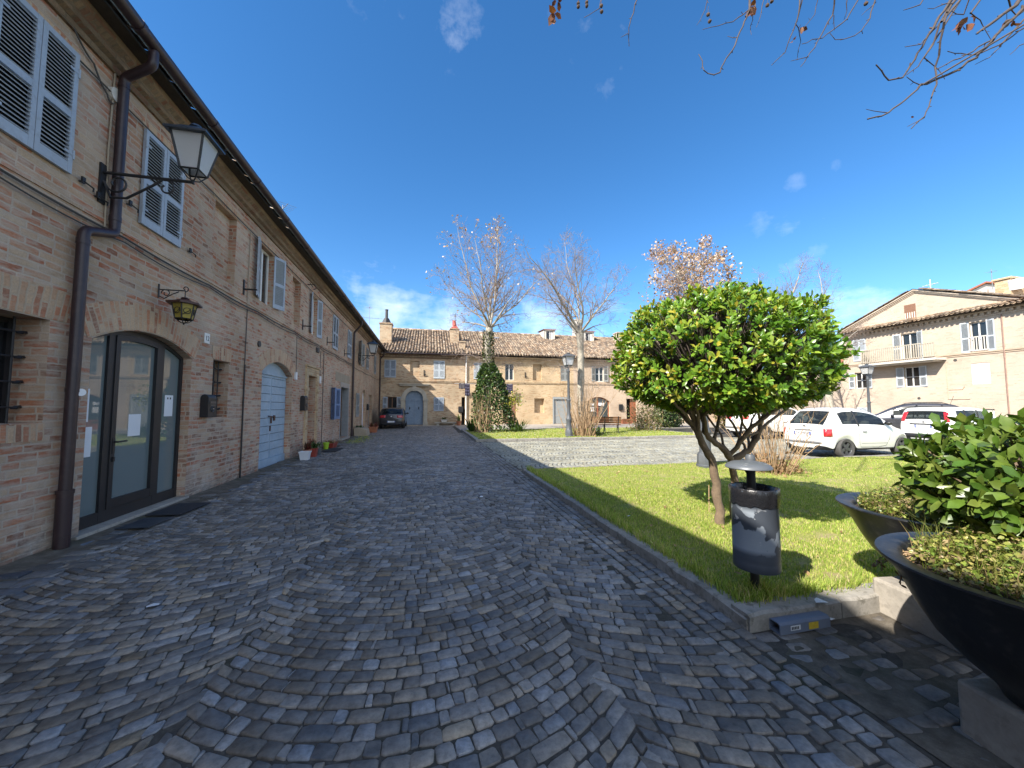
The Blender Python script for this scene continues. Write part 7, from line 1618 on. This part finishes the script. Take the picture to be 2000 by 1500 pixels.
# --- overhead plane tree: trunk outside the picture on the right, boughs reaching over the lawn
ov = empty('plane_tree', (7.2, .6, .1), 'overhanging plane tree whose bare twigs and seed balls hang in the top right', 'tree')
mb = MB(); tb = Vector((7.2, .6, 0)); mb.tube([tb, tb+Vector((.02, .03, 1.5)), tb+Vector((-.03, .1, 3)), tb+Vector((-.1, .25, 4.6))], [.34, .26, .23, .2], 14)
def c3(x, y, d): return atd(1050+x/2.105, y/2.105, d)
TW = [  # (points in the enlarged crop, distance, start radius)
 ([(425, -60), (400, 30), (378, 95), (373, 130), (376, 185)], 4.4, .010), ([(373, 135), (345, 152)], 4.4, .005), ([(270, -40), (255, 30), (195, 70)], 4.2, .007),
 ([(880, -60), (870, 40), (845, 110), (820, 155), (800, 210), (765, 265), (748, 295), (725, 308), (685, 288), (675, 255), (663, 225)], 4.0, .012), ([(870, 40), (800, 90), (745, 105), (683, 120)], 4.0, .007), ([(820, 155), (785, 150)], 4.0, .005), ([(895, 30), (880, 100), (878, 140)], 4.1, .006), ([(930, -30), (920, 60), (900, 110)], 4.1, .006),
 ([(700, -40), (690, 40), (657, 100)], 4.2, .006), ([(1080, -60), (1075, 50), (1040, 150), (1020, 215), (965, 265)], 4.3, .010), ([(1065, 90), (1082, 170), (1068, 238)], 4.3, .006), ([(1160, -40), (1140, 60), (1085, 125)], 4.3, .006),
 ([(1230, -60), (1215, 60), (1160, 150), (1110, 240), (1085, 270)], 3.9, .010), ([(1340, -30), (1270, 80), (1170, 155), (1090, 180)], 3.9, .009), ([(1110, 240), (1045, 250)], 3.9, .005), ([(1280, -20), (1262, 75)], 4.0, .006), ([(1215, 60), (1220, 120)], 3.9, .005),
 ([(1395, -40), (1365, 75), (1330, 130), (1290, 155), (1225, 160), (1205, 140)], 3.7, .008), ([(1390, 10), (1335, 60)], 3.7, .005),
 ([(1720, -60), (1690, 20), (1610, 140), (1560, 220), (1530, 280), (1500, 320), (1445, 330), (1395, 270)], 3.6, .016), ([(1690, 20), (1650, 100), (1570, 185), (1515, 192)], 3.6, .008), ([(1660, 90), (1630, 180), (1590, 235), (1570, 270), (1520, 305)], 3.5, .010), ([(1590, 235), (1650, 285), (1672, 322)], 3.5, .006),
 ([(1780, -40), (1750, 60), (1690, 40)], 3.6, .008), ([(1700, 20), (1672, 90), (1640, 270), (1635, 350), (1610, 440), (1590, 480), (1540, 525)], 3.4, .012), ([(1600, 475), (1525, 518)], 3.4, .005),
 ([(2080, -40), (1990, 40), (1900, 130), (1800, 240), (1690, 310), (1580, 350), (1510, 410), (1440, 465), (1362, 488)], 3.3, .018), ([(1440, 465), (1355, 450)], 3.3, .005), ([(1990, 45), (1870, 165), (1760, 225), (1640, 285)], 3.4, .011), ([(1580, 350), (1520, 318)], 3.3, .006),
 ([(2060, 60), (1980, 130), (1890, 190), (1800, 225), (1690, 212)], 3.5, .010), ([(2080, -90), (1960, 25), (1880, 85), (1810, 135)], 3.2, .026), ([(2080, 160), (1990, 180), (1945, 222)], 3.4, .006), ([(1900, 190), (1860, 235), (1805, 262)], 3.5, .006), ([(1600, -30), (1580, 15), (1510, 40)], 3.6, .008), ([(1690, 10), (1640, 25), (1610, 35)], 3.6, .006), ([(1780, 55), (1830, 100), (1865, 165)], 3.4, .006), ([(1930, -50), (1940, 30), (1965, 60)], 3.3, .010)]
random.seed(17); sg = []; heads = []
for pts, dep, r in TW:
    P = [c3(x, y, dep*(1+.02*math.sin(x*.01+y*.013))) for x, y in pts]; n = len(P); heads.append((P[0], r)); out = []
    for a, b in zip(P, P[1:]):
        m = max(2, int((b-a).length/.06))
        for i in range(m): out.append(a.lerp(b, i/m)+Vector((random.gauss(0, .005), random.gauss(0, .005), random.gauss(0, .005))))
    out.append(P[-1]); k = len(out); r *= .8
    for i in range(k-1):
        ra, rb = r*(1-.62*i/k), r*(1-.62*(i+1)/k); sg.append((out[i], out[i+1], ra, rb))
        if i % 3 == 1:
            e = out[i]+Vector((random.gauss(0, 1), random.gauss(0, 1), random.gauss(0, 1))).normalized()*random.uniform(.012, .035); sg.append((out[i], e, ra*.75, ra*.55))
    sg.append((out[-1], out[-1]+(out[-1]-out[-2]).normalized()*.015, r*.55, r*.3))
twigsegs = sg
boughs = [[tb+Vector((-.1, .25, 4.5)), Vector((6.6, 1.5, 6.2)), Vector((5.8, 2.6, 7.1)), Vector((4.4, 3.3, 7.6)), Vector((2.6, 3.9, 7.9)), Vector((1.2, 4.2, 7.9))], [tb+Vector((-.1, .25, 4.4)), Vector((7.0, 1.2, 5.6)), Vector((6.6, 2.2, 6.3)), Vector((5.9, 3.0, 6.9))], [tb+Vector((0, .2, 4.5)), Vector((8.0, -.3, 6.5)), Vector((8.8, -.8, 8.2))], [tb+Vector((0, .2, 4.5)), Vector((7.4, -.6, 6.6)), Vector((7.3, -1.6, 8.4))]]
bp2 = []
for b in boughs: mb.tube(b, [.13*(1-.75*i/(len(b)-1)) for i in range(len(b))], 8)
mb.build('trunk', 'plane_bark', ov, smooth=True, ang=80)
line = []
for b in boughs[:2]:
    for a, c in zip(b, b[1:]): line += [a.lerp(c, i/6) for i in range(6)]
sg = []
for h, r in heads:
    if h.z > CAMH+.94*4 or True:
        q = min(line, key=lambda v: (v-h).length); 
        if (q-h).length > .05 and r >= .006: m = (q+h)/2+Vector((0, 0, .12)); sg += [(h, m, max(r, .007), max(r, .008)), (m, q, max(r, .008), max(r*1.3, .011))]
segs_mesh('branches', sg+twigsegs, 'dark_twig', ov, 6)
for k, (x, y, dep) in enumerate(((167, 14, 4.2), (167, 28, 4.2), (202, 10, 4.2), (202, 24, 4.2), (262, 24, 4.2), (263, 48, 4.2), (701, 60, 4.1), (707, 88, 4.1), (945, 22, 4.1), (963, 5, 4.1), (1350, 15, 3.9), (1930, 90, 3.4))):
    p = c3(x, y, dep); mb = MB(); m = 10; vs = []
    for j in range(1, 6):
        for i in range(m): a = math.pi*j/6; R = .0195*(1+.06*random.gauss(0, 1)); vs.append((p.x+R*math.sin(a)*math.cos(6.283*i/m), p.y+R*math.sin(a)*math.sin(6.283*i/m), p.z+R*math.cos(a)))
    mb.idx(vs, [(j*m+i, j*m+(i+1) % m, (j+1)*m+(i+1) % m, (j+1)*m+i) for j in range(4) for i in range(m)]+[tuple(range(m)), tuple(range(4*m, 5*m))]); mb.tube([p+Vector((0, 0, .02)), p+Vector((.008, 0, .10))], .002, 4); mb.build('seed_ball', 'seed_ball', ov, smooth=True)
P = []; D = []; N = []; Sz = []; C = []
for x, y, dep, n, s in ((70, 55, 4.2, 5, .10), (80, 2, 4.2, 4, .07), (880, 25, 4.0, 4, .09), (1085, 115, 4.3, 2, .06), (1055, 160, 4.3, 2, .05), (1720, 112, 3.5, 4, .08), (1765, 88, 3.5, 4, .08), (1535, 485, 3.4, 2, .02), (1940, 85, 3.4, 3, .05)):
    p = np.array(c3(x, y, dep))
    for i in range(n): P.append(p+rng.normal(0, .012, 3)); D.append(np.array((rng.normal(0, .6), rng.normal(0, .4), -.8))); N.append(rng.normal(0, 1, 3)); Sz.append(s*rng.uniform(.7, 1.1)); C.append(np.array([(.20, .085, .05), (.29, .15, .095), (.14, .06, .04)][rng.integers(3)]))
leaf_cloud('dead_leaves', P, D, N, Sz, np.array(C), 'dead_leaf', ov, curl=.45, wr=.75)
# fallen leaves and shadowless litter on the grass
g = scatter(260, 2.4, 12, 2.6, 8.4, .6); P = np.c_[g, [lawn_h(a, b)+.03 for a, b in g]]; C = np.array(DRY)[rng.integers(0, 3, len(P))]
tag(leaf_cloud('fallen_leaves', P, rng.normal(0, 1, (len(P), 3))*np.array((1, 1, .2)), np.tile((0, 0, 1.), (len(P), 1))+rng.normal(0, .3, (len(P), 3)), rng.uniform(.02, .06, len(P)), C, 'dead_leaf', None, curl=.3, wr=.7), kind='stuff')
